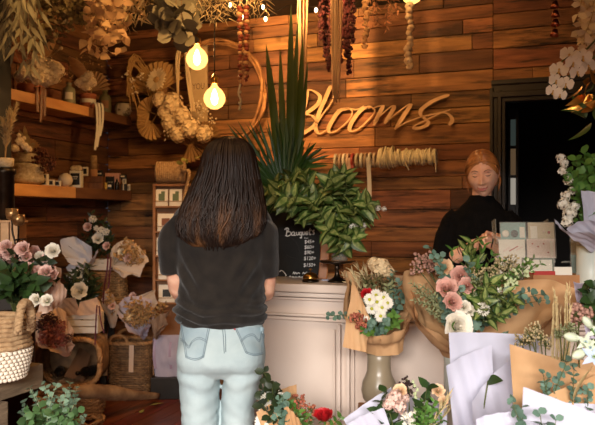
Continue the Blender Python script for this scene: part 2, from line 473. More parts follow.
DX0, DX1 = -.41, .95          # door casing, outer edges
mb = MB(); boards(mb, WX, DX0 + .02, 0, CZ, back_put)
boards(mb, DX0 + .02, 2.6, 2.33, CZ, back_put, seed=9)
boards(mb, DX1, 2.6, 0, 2.33, back_put, seed=10)
mb.box(((WX + DX0 + .02) / 2, WY + .06, CZ / 2), (DX0 + .02 - WX, .03, CZ)); mb.box(((DX0 + 2.6) / 2, WY + .06, 2.67), (2.6 - DX0, .03, .67)); mb.box(((DX1 + 2.6) / 2, WY + .06, 1.17), (2.6 - DX1, .03, 2.34))
struct('wall_back', mb, M_PLANK)
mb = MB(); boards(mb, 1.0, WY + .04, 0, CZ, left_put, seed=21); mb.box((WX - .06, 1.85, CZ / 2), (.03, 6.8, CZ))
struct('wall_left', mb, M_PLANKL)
mb = MB()
r_ = random.Random(5); x = WX - .02
while x < 2.7:
    w = .13; y = -1.6 - r_.uniform(0, 1)
    while y < WY + 1.6:
        l = r_.uniform(1.2, 2.6); mb.box((x + w / 2, y + l / 2, -.02), (w - .003, l - .003, .04)); y += l
    x += w
struct('floor', mb, M_FLOOR)
struct('ceiling', MB().box(((WX + 2.7) / 2, 1.85, CZ + .05), (2.7 - WX + .2, 7, .1)), M_CEIL)
struct('wall_right', MB().box((2.75, 1.85, CZ / 2), (.1, 7, CZ)), M_PLASTER)
mb = MB(); mb.box((-.5, -1.65, 2.62), (6.4, .12, .76)); mb.box((-3.45, -1.65, 1.05), (.5, .12, 2.1)); mb.box((2.6, -1.65, 1.05), (.3, .12, 2.1)); struct('wall_front', mb, M_PLASTER)  # unseen front wall, its header shaped to cut the daylight
# door opening with a moulded casing and the dark passage behind it
mb = MB()
for sx, x0 in ((1, DX0), (-1, DX1)):
    for i, (w, d) in enumerate(((.024, .05), (.03, .035), (.026, .05), (.026, .03))):
        o = (0, .024, .054, .08)[i]
        mb.box((x0 + sx * (o + w / 2), WY - d / 2 + .03, 1.12), (w, d + .06, 2.24 + (.13 - o * .6)), bev=.005)
for i, (w, d) in enumerate(((.035, .05), (.05, .035), (.04, .05), (.03, .03))):
    o = (0, .035, .085, .125)[i]
    mb.box(((DX0 + DX1) / 2, WY - d / 2 + .028, 2.36 - o - w / 2), (DX1 - DX0 - .02, d + .06, w), bev=.005)
door = struct('door_1', mb, M_FRAME)
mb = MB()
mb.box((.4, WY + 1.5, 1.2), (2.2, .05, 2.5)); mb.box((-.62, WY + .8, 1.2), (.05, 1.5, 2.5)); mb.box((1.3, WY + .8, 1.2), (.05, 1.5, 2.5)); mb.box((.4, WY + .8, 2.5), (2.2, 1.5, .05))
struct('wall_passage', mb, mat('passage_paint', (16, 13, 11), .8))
# the glazed door leaf, folded back inside the passage: a stile and three small panes, their daylight put in as glow
a = PY(510.5, 200, WY + .35); b = PY(515.8, 200, WY + .35); z0 = PY(510, 206, WY + .35).z; z1 = PY(510, 118, WY + .35).z
mb = MB(); xc, w = (a.x + b.x) / 2, (b.x - a.x)
mb.box((xc - w * .75, WY + .36, 1.1), (w * .5, .04, 2.2), bev=.004); mb.box((xc + w * .75, WY + .36, 1.1), (w * .5, .04, 2.2), bev=.004)
n = 3
for i in range(n + 1): mb.box((xc, WY + .36, lerp(z0, z1, i / n)), (w, .04, .022))
mb.box((xc, WY + .36, z0 / 2), (w, .03, z0)); mb.box((xc, WY + .36, (z1 + 2.2) / 2), (w, .03, 2.2 - z1))
win = struct('window_1', mb, M_FRAME)
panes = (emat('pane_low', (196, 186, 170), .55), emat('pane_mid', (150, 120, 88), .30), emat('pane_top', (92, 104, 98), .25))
for i in range(3):
    g = struct('window_pane', MB().box((xc, WY + .365, lerp(z0, z1, (i + .5) / 3)), (w, .006, (z1 - z0) / 3 - .022)), panes[i], win)
# dark wall nib that closes the shelves off on the shop-front side
q = P(11.5, 200, 4.3)
struct('pillar_left', MB().box(((WX + q.x) / 2, q.y - .06, CZ / 2), (q.x - WX, .12, CZ), bev=.004), M_DARK)
# ================================================================ LIGHT
w = bpy.data.worlds.new('World'); SC.world = w; w.use_nodes = True
w.node_tree.nodes['Background'].inputs[0].default_value = lin((190, 205, 235)); w.node_tree.nodes['Background'].inputs[1].default_value = WORLD_S if 'WORLD_S' in globals() else .09
def area(name, loc, aim, size, power, col, sy=None):
    l = bpy.data.lights.new(name, 'AREA'); l.shape = 'RECTANGLE'; l.size = size; l.size_y = sy or size; l.energy = power; l.color = lin(col)[:3]
    o = bpy.data.objects.new(name, l); COL.objects.link(o); o.location = loc
    o.rotation_euler = (V(aim) - V(loc)).to_track_quat('-Z', 'Y').to_euler(); return o
def point(name, loc, power, col, r=.03):
    l = bpy.data.lights.new(name, 'POINT'); l.energy = power; l.color = lin(col)[:3]; l.shadow_soft_size = r
    o = bpy.data.objects.new(name, l); COL.objects.link(o); o.location = loc; return o
def spot(name, loc, aim, power, col, ang=70, blend=.6, r=.05):
    l = bpy.data.lights.new(name, 'SPOT'); l.energy = power; l.color = lin(col)[:3]; l.spot_size = radians(ang); l.spot_blend = blend; l.shadow_soft_size = r
    o = bpy.data.objects.new(name, l); COL.objects.link(o); o.location = loc
    o.rotation_euler = (V(aim) - V(loc)).to_track_quat('-Z', 'Y').to_euler(); return o
# daylight through the shop front behind the photographer
dl = area('shopfront_daylight', (1.2, -4.6, 3.05), (-.6, 2.6, 1.0), 4.0, 1480, (255, 248, 240), 1.3)
WARM = (255, 194, 120)
# ceiling lamps over the counter wall
spot("wall_spot_one", (-1.55, 3.0, 2.95), PY(325, 55, WY), 760, WARM, 52, 1.0)
spot("wall_spot_two", (-.9, 3.7, 2.95), PY(430, 110, WY), 24, WARM, 95, .9)
spot('shelf_spot', (-1.15, 2.7, 2.93), (-3.35, 4.25, 2.05), 120, WARM, 75, .8)
# ================================================================ CAMERA
cd = bpy.data.cameras.new('Camera'); cam = bpy.data.objects.new('Camera', cd); COL.objects.link(cam); SC.camera = cam
cam.location = (0, 0, EYE); cam.rotation_euler = (pi / 2, 0, TH)
cd.sensor_width = 36; cd.lens = FPX / 595 * 36; cd.shift_y = (YH - 212.5) / 595; cd.clip_start = .05
cd.dof.use_dof = True; cd.dof.focus_distance = 2.6; cd.dof.aperture_fstop = 7
SC.view_settings.view_transform = 'Standard'; SC.view_settings.look = 'None'; SC.view_settings.exposure = 0.0; SC.view_settings.gamma = 1; SC.view_settings.use_curve_mapping = False
# warm ceiling lamps over the shop floor, then two added fill spots
point('ceiling_lamp', (-.95, 1.5, 2.9), 36, WARM, .22)
point('ceiling_lamp', (-2.3, 2.6, 2.9), 10, WARM, .22)
spot('florist_fill', (-.75, 2.5, 2.93), (-.35, 3.62, 1.5), 34, WARM, 50, .8, .1)  # unseen spot added to brighten the florist's face
spot('raffia_fill', (-1.25, 2.5, 2.93), P(334, 50, 4.1), 55, WARM, 42, .9)  # unseen spot added to brighten the hanging raffia
# ================================================================ PEOPLE
def skin_mat(name, c, c2): 
    m = mat(name, c, .5, 0, c2, 30, 3, spec=.35); b = m.node_tree.nodes['Principled BSDF']
    b.inputs['Subsurface Weight'].default_value = .12; b.inputs['Subsurface Radius'].default_value = (.02, .008, .004); return m
M_SKIN = skin_mat('skin', (226, 178, 150), (214, 158, 130))
M_LIP = mat('lips', (186, 104, 92), .4)
M_BROW = mat('brow_hair', (120, 78, 46), .7)
M_LASH = mat('lashes', (62, 38, 26), .7)
def hair_mat(name, c, tip, zlo, zhi):
    m = mat(name, c, .5, .4, tip, 24, 2, (1, 1, .15), spec=.3, contrast=(.5, .8)); nt = m.node_tree; N, L = nt.nodes, nt.links
    mx = [n for n in N if n.type == 'MIX'][0]; old = mx.inputs['Factor'].links[0].from_socket
    tc = N.new('ShaderNodeNewGeometry'); sp = N.new('ShaderNodeSeparateXYZ'); L.new(tc.outputs['Position'], sp.inputs[0])
    mr = N.new('ShaderNodeMapRange'); mr.inputs['From Min'].default_value = zhi; mr.inputs['From Max'].default_value = zlo; L.new(sp.outputs['Z'], mr.inputs['Value'])
    mu = N.new('ShaderNodeMath'); mu.operation = 'MULTIPLY'; L.new(old, mu.inputs[0]); L.new(mr.outputs[0], mu.inputs[1]); L.new(mu.outputs[0], mx.inputs['Factor']); return m
M_HAIRD = hair_mat('brown_hair', (38, 24, 16), (120, 80, 46), 1.29, 1.46)
M_HAIRG = mat('ginger_hair', (178, 116, 62), .4, .3, (140, 86, 44), 30, 2, (1, 1, .2), spec=.5)
M_TEE = mat('washed_black_cotton', (42, 38, 34), .9, 0, (32, 29, 27), 22, 5, bump=.25, bs=260, spec=.15, sheen=.15)
M_SWEAT = mat('black_knit', (15, 13, 13), .95, 0, (10, 9, 9), 30, 3, bump=.4, bs=220, spec=.1)
M_JEAN = mat('light_denim', (160, 177, 181), .85, 0, (176, 191, 193), 9, 4, bump=.3, bs=320, spec=.15)
M_JEANP = mat('pocket_denim', (142, 162, 170), .85, 0, (158, 175, 181), 14, 4, bump=.3, bs=320, spec=.15)
M_STITCH = mat('denim_stitch', (112, 128, 136), .8)
M_TAG = mat('red_tag', (170, 40, 44), .7)
M_SHOE = mat('black_leather', (30, 27, 25), .4)
def hand_mb(curl=(30, 35, 30), spread=1.0, side=1, thumb=(.75, .62, -.25)):
    """Right-angled hand: wrist at the origin, fingers along +Y, back of the hand +Z, thumb on the +X*side side."""
    mb = MB()
    loft(mb, [((0, -.03, 0), .026, .019), ((0, 0, 0), .028, .018), ((.002 * side, .035, 0), .039, .017, 2.5), ((0, .07, -.001), .042, .015, 2.6), ((0, .092, -.003), .037, .011, 2.4)], n=16, sub=3)
    # loft's rings lie in XY, so stand them along Y
    mb.v = [V((v.x, v.y, v.z)) for v in mb.v]
    return mb
def hand(T, curl=(30, 35, 30), side=1, thumb=(.75, .62, -.25), s=1.0):
    mb = MB(); X, Z = V((1, 0, 0)), V((0, 0, 1))
    loft(mb, [((0, -.05, 0), .027, .020, 2, X, Z), ((0, 0, 0), .028, .019, 2, X, Z), ((.003 * side, .035, 0), .039, .016, 2.5, X, Z), ((0, .07, -.001), .041, .014, 2.6, X, Z), ((0, .09, -.003), .036, .010, 2.4, X, Z)], n=16, sub=3)
    for i, (x, ls, r) in enumerate(((.029, (.040, .025, .021), .0088), (.010, (.045, .028, .022), .0090), (-.010, (.041, .026, .021), .0086), (-.028, (.032, .020, .018), .0076))):
        p = V((x * side, .074 if i < 3 else .068, -.002)); a = 0; pts = [p, p + V((0, .012, 0))]; rr = [r * 1.05, r * 1.1]
        yaw = -x * side * 2.2
        for k, l in enumerate(ls):
            a += radians(curl[k] * (1 + .12 * i)); d = V((-sin(yaw) * cos(a), cos(yaw) * cos(a), -sin(a)))
            q = pts[-1]; pts += [q + d * l * .5, q + d * l]; rr += [r * (.98 - .08 * k), r * (.98 - .1 * k)]
        mb.tube(pts, rr, 8); mb.ball(pts[-1], rr[-1] * 1.0, 8)
    t = V((thumb[0] * side, thumb[1], thumb[2])).normalized(); p = V((.018 * side, .018, -.006))
    pts = [p, p + t * .035, p + t * .055 + V((0, .012, -.004)), p + t * .066 + V((0, .034, -.010))]
    mb.tube(catmull(pts, 3), [.015, .0145, .014, .0135, .0125, .0115, .0105, .0098, .009, .0085][:len(catmull(pts, 3))], 8); mb.ball(pts[-1], .0086, 8)
    out = MB(); out.merge(mb, T @ scl(s)); return out
def limb(mb, pts, rs, n=14, sub=4):
    c = catmull(pts, sub); rr = []
    for i in range(len(c)):
        u = i / (len(c) - 1) * (len(rs) - 1); a = min(int(u), len(rs) - 2); rr.append(lerp(rs[a], rs[a + 1], u - a))
    return mb.tube(c, rr, n)
# ---------------------------------------------------------------- the customer, seen from behind
O = P(222, YH, 2.5); O.z = 0
def LW(u, w, z): return O + RGT * u + FWD * w + UP * z
TW = M.Translation(O) @ M((RGT, FWD, UP)).transposed().to_4x4()
def world(mb, T=TW): 
    o = MB(); o.merge(mb, T); return o
b = MB()
loft(b, [((0, 0, .885), .11, .08), ((0, -.01, .93), .135, .10), ((0, 0, 1.04), .115, .085), ((0, 0, 1.2), .13, .095), ((0, .0, 1.33), .14, .09), ((0, 0, 1.395), .10, .07), ((.01, 0, 1.445), .06, .06), ((.018, .012, 1.50), .05, .055), ((.022, .02, 1.55), .05, .055)])
loft(b, [((.025, .03, 1.43), .035, .04), ((.025, .03, 1.46), .055, .07), ((.025, .02, 1.52), .072, .092), ((.025, .01, 1.58), .076, .097), ((.025, 0, 1.63), .06, .08), ((.025, 0, 1.652), .02, .03)])
for s in (-1, 1):
    e = V((.158 * s - .006, .05, 1.125)); wr = V((.11 * s, .27, 1.10))
    limb(b, [(.125 * s, 0, 1.385), (.160 * s, .01, 1.30), e, (.14 * s, .17, 1.105), wr], [.038, .042, .037, .036, .026])
    b.merge(hand(fr(wr, (-.35 * s, 1, .1), .6 * s), side=-s, curl=(18, 25, 20)))
    o_ = (-.08, .052)[s > 0]; limb(b, [(.07 * s, 0, .86), (o_, .01, .66), (o_, .02 + .01 * s, .46), (o_, .0 + .015 * s, .28), (.065 * s, .005, .08)], [.055, .048, .042, .04, .03])
body, _ = remesh(b, .007, 3)
body = world(body)
wom = solo('person', 'person seen from behind in a faded black T-shirt and light blue jeans, long brown hair', 'person', body, [M_SKIN])
# T-shirt
t = MB()
loft(t, [((-.002, 0, 1.002), .152, .118), ((-.002, -.002, 1.02), .159, .124), ((-.003, -.006, 1.06), .160, .126, 2.3), ((0, -.004, 1.13), .152, .116, 2.3), ((0, -.004, 1.22), .158, .116, 2.3), ((0, 0, 1.31), .172, .116, 2.4), ((0, 0, 1.375), .178, .11, 2.3), ((0, 0, 1.42), .15, .088, 2.2), ((.006, 0, 1.452), .095, .07), ((.01, .004, 1.475), .068, .062)], n=40)
loft(t, [((-.11, 0, 1.425), .03, .06, 2, V((.45, 0, .9)), V((0, 1, 0))), ((-.160, .004, 1.385), .050, .075, 2, V((.8, 0, .6)), V((0, 1, 0))), ((-.180, .012, 1.30), .052, .078, 2, V((.98, 0, .15)), V((0, 1, 0))), ((-.183, .03, 1.22), .047, .075, 2, V((1, 0, .06)), V((0, 1, 0))), ((-.181, .04, 1.178), .045, .074, 2, V((1, 0, .05)), V((0, 1, 0)))], n=28)
loft(t, [((.11, 0, 1.425), .03, .06, 2, V((-.45, 0, .9)), V((0, 1, 0))), ((.15, .004, 1.385), .05, .075, 2, V((-.8, 0, .6)), V((0, 1, 0))), ((.156, .012, 1.30), .046, .078, 2, V((-.98, 0, .15)), V((0, 1, 0))), ((.162, .03, 1.22), .041, .075, 2, V((-1, 0, .06)), V((0, 1, 0))), ((.163, .04, 1.168), .039, .074, 2, V((-1, 0, .05)), V((0, 1, 0)))], n=28)
tm, tn = remesh(t, .007, 3)
for i, v in enumerate(tm.v):
    u, w, z = v; d = 0
    # gathered folds above the hem and slanting pulls from the underarms
    g = exp(-((z - 1.055) / .045) ** 2)
    d += .0120 * g * (abs(sin(u * 9 + (z - 1.05) * 95 + 2.2 * NZ.noise(V((u * 9, w * 9, z * 6))))) * 1.6 - .9)
    for s in (-1, 1):
        x = s * u; q = (z - (1.27 - (.16 - x) * 1.5))
        d += .0075 * exp(-((z - 1.17) / .08) ** 2) * exp(-((x - .10) / .05) ** 2) * sin(q * 75 + s)
    d += .0055 * NZ.noise(V((u * 14, w * 14, z * 10 + 4))) + .0015 * NZ.noise(V((u * 40, w * 40, z * 30)))
    if z < 1.0: d *= .3
    tm.v[i] = v + tn[i] * d
tee = part(wom, 't_shirt', world(tm), [M_TEE])
# jeans
j = MB()
loft(j, [((0, 0, 1.035), .138, .10), ((0, -.002, .985), .147, .11), ((-.001, -.008, .93), .154, .118, 2.2), ((-.002, -.012, .885), .157, .122, 2.3), ((-.003, -.008, .86), .155, .115, 2.4), ((-.004, 0, .835), .148, .095, 2.4), ((-.004, 0, .818), .11, .07, 2.4)], n=40)
for s in (-1, 1): j.ball((.076 * s - .002, -.055, .898), (.076, .078, .076), 20)
XL, YL = V((1, 0, 0)), V((0, 1, 0))
loft(j, [((-.08, 0, .88), .075, .105), ((-.0805, -.002, .82), .0745, .104), ((-.0795, 0, .745), .0695, .095), ((-.0785, 0, .64), .066, .086), ((-.078, .005, .46), .062, .078), ((-.075, -.01, .28), .064, .075), ((-.075, -.01, .06), .066, .078)], n=28)
loft(j, [((.074, 0, .88), .075, .105), ((.0755, -.002, .82), .069, .104), ((.063, .004, .745), .0635, .095), ((.0545, .012, .64), .0575, .086), ((.05, .04, .46), .058, .078), ((.055, .03, .28), .062, .075), ((.06, .02, .06), .066, .078)], n=28)
jm, jn = remesh(j, .005, 3)
for i, v in enumerate(jm.v):
    u, w, z = v; d = 0
    if w < .05:
        for s, c in ((-1, -.08), (1, .07)):
            x = (u - c) / .075
            if (u < 0) == (s < 0):
                zc = .812 - .022 * (1 - x * x) + .016 * x * s
                g = exp(-((z - zc) / .040) ** 2) * min(1, max(0, (abs(u) - .004) / .02))
                d += .0042 * g * sin((z - zc) / .0125 + 1.1 * x * s + 1.6 * NZ.noise(V((u * 14, s * 3, z * 5))))
                d += .0012 * exp(-((z - .70) / .06) ** 2) * sin((z + .6 * u * s) * 130 + 5 * NZ.noise(V((u * 9, s, z * 9))))
    d += .0034 * NZ.noise(V((u * 17, w * 17, z * 13))) + .0011 * NZ.noise(V((u * 45, w * 45, z * 40)))
    jm.v[i] = v + jn[i] * d
jl = world(jm)
jeans = part(wom, 'jeans', jl, [M_JEAN])
BV = BVHTree.FromPolygons([list(v) for v in jl.v], jl.f)
def onjean(px, py, off=.0015):
    o = P(px, py, 1.5); d = (P(px, py, 2.6) - o).normalized(); h = BV.ray_cast(o, d)
    return (h[0] + h[1] * off) if h[0] else P(px, py, 2.38)
def c2p(x, y): return 165 + x / 4.045, 320 + y / 4.045
def pocket(cn):
    c = [V((*c2p(*q), 0)) for q in cn]; m_ = MB(); n = 12; vs, fs = [], []
    for jj in range(n + 1):
        for ii in range(n + 1):
            p = c[0].lerp(c[1], ii / n).lerp(c[3].lerp(c[2], ii / n), jj / n)
            if jj == n: p.y += 2.6 * (1 - abs(2 * ii / n - 1))
            vs.append(onjean(p.x, p.y, .0026))
    for jj in range(n):
        for ii in range(n):
            k = jj * (n + 1) + ii; fs.append((k, k + 1, k + n + 2, k + n + 1))
    m_.add(vs, fs); return m_
def stitch(path, off=.0034, r=.0011):
    m_ = MB(); c = catmull([(*c2p(*q), 0) for q in path], 8); m_.tube([onjean(p.x, p.y, off) for p in c], r, 5); return m_
for cn, arcs in ((((64, 8), (182, 22), (158, 150), (86, 152)), ((66, 74), (80, 86), (97, 108), (112, 86), (140, 70), (172, 84))), (((284, 28), (400, 30), (392, 138), (326, 134)), ((306, 84), (330, 62), (356, 58), (378, 82), (386, 50), (398, 34)))):
    pk = part(jeans, 'back_pocket', pocket(cn), [M_JEANP])
    st = stitch(arcs); st.merge(stitch([(x, y + 7) for x, y in arcs]))
    edge = [cn[3], ((cn[3][0] + cn[2][0]) / 2, cn[3][1] + 10), cn[2]]
    for e in (.0, 6): st.merge(stitch([(cn[0][0] + e, cn[0][1] + 8), (cn[3][0] + e, cn[3][1])])); st.merge(stitch([(cn[1][0] - e, cn[1][1] + 6), (cn[2][0] - e, cn[2][1])])); st.merge(stitch([(x, y - e) for x, y in edge]))
    part(pk, 'stitching', st, [M_STITCH])
sm_ = stitch([(230, 10), (236, 70), (240, 135)]); sm_.merge(stitch([(239, 10), (245, 70), (246, 130)])); sm_.merge(stitch([(178, 12), (172, 30)]))
part(jeans, 'seat_seam', sm_, [M_STITCH])
tg = MB(); q = [onjean(*c2p(*c), .004) for c in ((277, 34), (284, 35), (286, 42), (279, 41))]; tg.add(q, [(0, 1, 2, 3)])
part(jeans, 'fabric_tab', tg, [M_TAG], 'small red fabric tab')
for s, w in ((-1, 0), (1, .03)):
    sh = MB(); loft(sh, [((.07 * s, -.07 + w, .0), .035, .035), ((.07 * s, -.07 + w, .05), .036, .04), ((.07 * s, -.06 + w, .09), .034, .04)]); loft(sh, [((.07 * s, -.08 + w, .03), .034, .03, 2, V((1, 0, 0)), V((0, 0, 1))), ((.07 * s, .02 + w, .035), .042, .035, 2, V((1, 0, 0)), V((0, 0, 1))), ((.072 * s, .13 + w, .025), .04, .025, 2, V((1, 0, 0)), V((0, 0, 1))), ((.07 * s, .165 + w, .02), .02, .015, 2, V((1, 0, 0)), V((0, 0, 1)))])
    part(wom, 'shoe', world(sh), [M_SHOE])
# long loose hair
HR = [(1.664, .030, 0, .015, .02), (1.655, .029, -.004, .045, .058), (1.632, .028, -.006, .074, .088), (1.60, .027, -.008, .089, .104), (1.555, .026, -.01, .098, .110), (1.505, .022, -.018, .112, .104), (1.46, .016, -.034, .126, .092), (1.41, .010, -.055, .140, .074), (1.365, .004, -.078, .145, .058), (1.325, -.002, -.090, .138, .046), (1.30, -.006, -.096, .118, .035), (1.282, -.008, -.1, .09, .022)]
def hring(z):
    if z >= HR[0][0]: return HR[0][1:]
    for a, b_ in zip(HR, HR[1:]):
        if a[0] >= z >= b_[0]:
            u = (a[0] - z) / (a[0] - b_[0]); return tuple(lerp(a[k], b_[k], u) for k in range(1, 5))
    return HR[-1][1:]
h = MB()
loft(h, [((r[1], r[2], r[0]), r[3] * .93, r[4] * .9) for r in HR], n=32, sub=3)
for k in range(760):
    a = U(pi * .93, pi * 2.07) if k % 5 else U(0, 2 * pi)
    zend = 1.335 - .045 * abs(sin(a)) + U(-.025, .045) if sin(a) < .2 else 1.42 + U(-.03, .06)
    z0 = 1.662 if k % 3 else U(1.50, 1.62); n = 26; ph, fq, am = U(0, 6.3), U(34, 46), U(.005, .011); off = U(.93, 1.045); tw = U(-.16, .16)
    pts = []
    for i in range(n + 1):
        u = i / n; z = lerp(z0, zend, u); cu, cw, rx, ry = hring(z)
        f = max(0, min(1, (1.60 - z) / .25)); aa = a + tw * f + .25 * am / .005 * .18 * f * sin(z * fq + ph)
        o = off + .05 * f * sin(z * fq * .8 + ph * 2)
        pts.append(V((cu + rx * cos(aa) * o, cw + ry * sin(aa) * o, z + (.004 if off > 1 else 0))))
    r = U(.002, .0045); h.tube(pts, [r * (1 if i < n * .7 else 1 - .75 * (i - n * .7) / (n * .3)) for i in range(n + 1)], 4)
part(wom, 'hair', world(h), [M_HAIRD])
# ---------------------------------------------------------------- the florist behind the counter
F0 = P(481, YH, 3.5); F0.z = 0
fdir = (-ray(481, YH)); fdir.z = 0; fdir = fdir.normalized(); rdir = V((-fdir.y, fdir.x, 0))   # u to the image's right, w to the camera
TF = M.Translation(F0) @ M((rdir, fdir, UP)).transposed().to_4x4()
def sst(a, b, x): 
    x = max(0, min(1, (x - a) / (b - a))); return x * x * (3 - 2 * x)
def G(x, c, s): return exp(-((x - c) / s) ** 2)
def headp(x, y, z, grow=1.0, face=True):
    """Sphere direction -> head surface. x right, y out of the face, z up; about 0.23 m tall."""
    p = V((x * .0745, y * .094, z * .116))
    lo = sst(-.005, -.105, p.z)
    p.x *= 1 - .27 * lo ** 1.3 * (1 if y > -.2 else .8)
    if y < 0: p.y *= 1 - .38 * sst(-.02, -.10, p.z)
    else:
        p.y *= 1 - .10 * G(p.z, .09, .05); p.y += .010 * sst(-.05, -.105, p.z) * y
        p.y -= .004 * y
    if face and y > .15:
        X, Z, k = p.x, p.z, sst(.15, .45, y)
        na = .0035 + .0175 * sst(.022, -.028, Z); na *= 1 - sst(-.030, -.040, Z)
        d = na * G(X, 0, .0075 + .004 * sst(.01, -.03, Z)) + .0055 * (G(X, .0105, .006) + G(X, -.0105, .006)) * G(Z, -.030, .007)
        d += .0035 * G(Z, .030, .008) * (G(X, .03, .02) + G(X, -.03, .02))
        for s in (-1, 1):
            d -= .0105 * G(X, .0305 * s, .0145) * G(Z, .013, .0095); d += .0085 * G(X, .0305 * s, .0105) * G(Z, .012, .0072)
            d += .0045 * G(X, .040 * s, .016) * G(Z, -.024, .016); d -= .0025 * G(X, .027 * s, .006) * G(Z, -.052, .014)
        lw = .026; q = max(0, 1 - (X / lw) ** 2) ** .5 if abs(X) < lw else 0
        zz = Z - 1.35 * X * X / .021 * .25
        d += q * (.0050 * G(zz, -.0545, .0042) + .0060 * G(zz, -.0645, .0048) - .0035 * G(zz, -.0595, .0018) * 1.6)
        d -= .003 * G(Z, -.076, .006) * G(X, 0, .02); d += .0045 * G(Z, -.096, .012) * G(X, 0, .018)
        p.y += d * k
    return p * grow
hd = MB(); nu, nv = 120, 96; vs = []
for jv in range(nv + 1):
    la = -pi / 2 + pi * jv / nv
    for iu in range(nu):
        lo_ = 2 * pi * iu / nu; vs.append(headp(cos(la) * sin(lo_), cos(la) * cos(lo_), sin(la)))
for jv in range(nv):
    for iu in range(nu):
        a, b_ = jv * nu + iu, jv * nu + (iu + 1) % nu; c = (vs[a] + vs[b_ + nu]) / 2
        zz = c.z - 1.35 * c.x * c.x / .021 * .25
        lip = c.y > .05 and abs(c.x) < .0262 and -.0690 + abs(c.x) * .22 < zz < -.0515 - abs(c.x) * .20
        hd.add([vs[a], vs[b_], vs[b_ + nu], vs[a + nu]], [(0, 1, 2, 3)], 1 if lip else 0)
# weld the grid so that it shades as one skin
bm = bmesh.new(); bv = [bm.verts.new(v) for v in hd.v]
for f, m_ in zip(hd.f, hd.m):
    ff = bm.faces.new([bv[i] for i in f]); ff.material_index = m_; ff.smooth = True
bmesh.ops.remove_doubles(bm, verts=bm.verts[:], dist=1e-5); bm.verts.index_update()
hd = MB(); hd.v = [v.co.copy() for v in bm.verts]
for f in bm.faces: hd.f.append(tuple(v.index for v in f.verts)); hd.m.append(f.material_index); hd.sm.append(True)
bm.free()
for s in (-1, 1):
    hd.ball((0, 0, 0), (.008, .017, .030), 12, 0, M.Translation((.0735 * s, -.008, .002)) @ M.Rotation(.35 * s, 4, 'Z') @ M.Rotation(-.15, 4, 'X'))
TH_ = M.Translation((.008, .035, 1.595)) @ M.Rotation(radians(-5), 4, 'Y') @ M.Rotation(radians(-13), 4, 'X') @ M.Rotation(radians(5), 4, 'Z')
fb = MB()
b = MB()
loft(b, [((0, 0, .9), .12, .09), ((0, 0, 1.1), .13, .095), ((0, 0, 1.32), .15, .095), ((0, 0, 1.41), .12, .07), ((0, .005, 1.45), .055, .052), ((.004, .014, 1.50), .047, .050), ((.006, .02, 1.56), .048, .052)])
wrl = V((-.010, .215, 1.262)); wrr = V((.085, .26, 1.235))
limb(b, [(-.13, 0, 1.37), (-.165, .02, 1.26), (-.178, .055, 1.155), (-.115, .14, 1.195), wrl], [.048, .045, .040, .036, .024])
limb(b, [(.13, 0, 1.37), (.17, .01, 1.26), (.185, .05, 1.15), (.15, .17, 1.185), wrr], [.048, .045, .040, .036, .025])
b.merge(hand(fr(wrl, (.85, .18, .22), .9), side=-1, curl=(38, 48, 35), thumb=(.55, .8, -.5)))
b.merge(hand(fr(wrr, (-.55, .25, .55), -.8), side=1, curl=(40, 45, 35), thumb=(.55, .8, -.5)))
bd, _ = remesh(b, .0042, 2)
fb.merge(bd, TF); fb.merge(hd, TF @ TH_)
flo = solo('person', 'person behind the counter in a black jumper, fair hair tied back, smiling and looking down', 'person', fb, [M_SKIN, M_LIP])
# brows, closed lids' lashes
def facept(x, z, off=.0012):
    bx = max(-.99, min(.99, x / .0745)); bz = max(-.99, min(.99, z / .116)); y = sqrt(max(.02, 1 - bx * bx - bz * bz)); p = headp(bx, y, bz); p.y += off; return p
T2 = TF @ TH_
for s in (-1, 1):
    br = MB(); la = MB()
    br.tube([facept(s * x, z, .0008) for x, z in ((.014, .0285), (.022, .0325), (.032, .0345), (.041, .032), (.047, .027))], [.0022, .0028, .0026, .002, .001], 6, flat=.6)
    la.tube([facept(s * x, z, .0010) for x, z in ((.019, .0085), (.025, .0055), (.031, .0045), (.037, .0055), (.043, .009))], [.001, .0020, .0023, .0020, .001], 5)
    la.tube([facept(s * x, z, .0006) for x, z in ((.020, .018), (.031, .0215), (.042, .018))], [.0003, .0007, .0003], 4)
    part(flo, 'eyebrow', world(br, T2), [M_BROW]); part(flo, 'eyelid_lash', world(la, T2), [M_LASH])
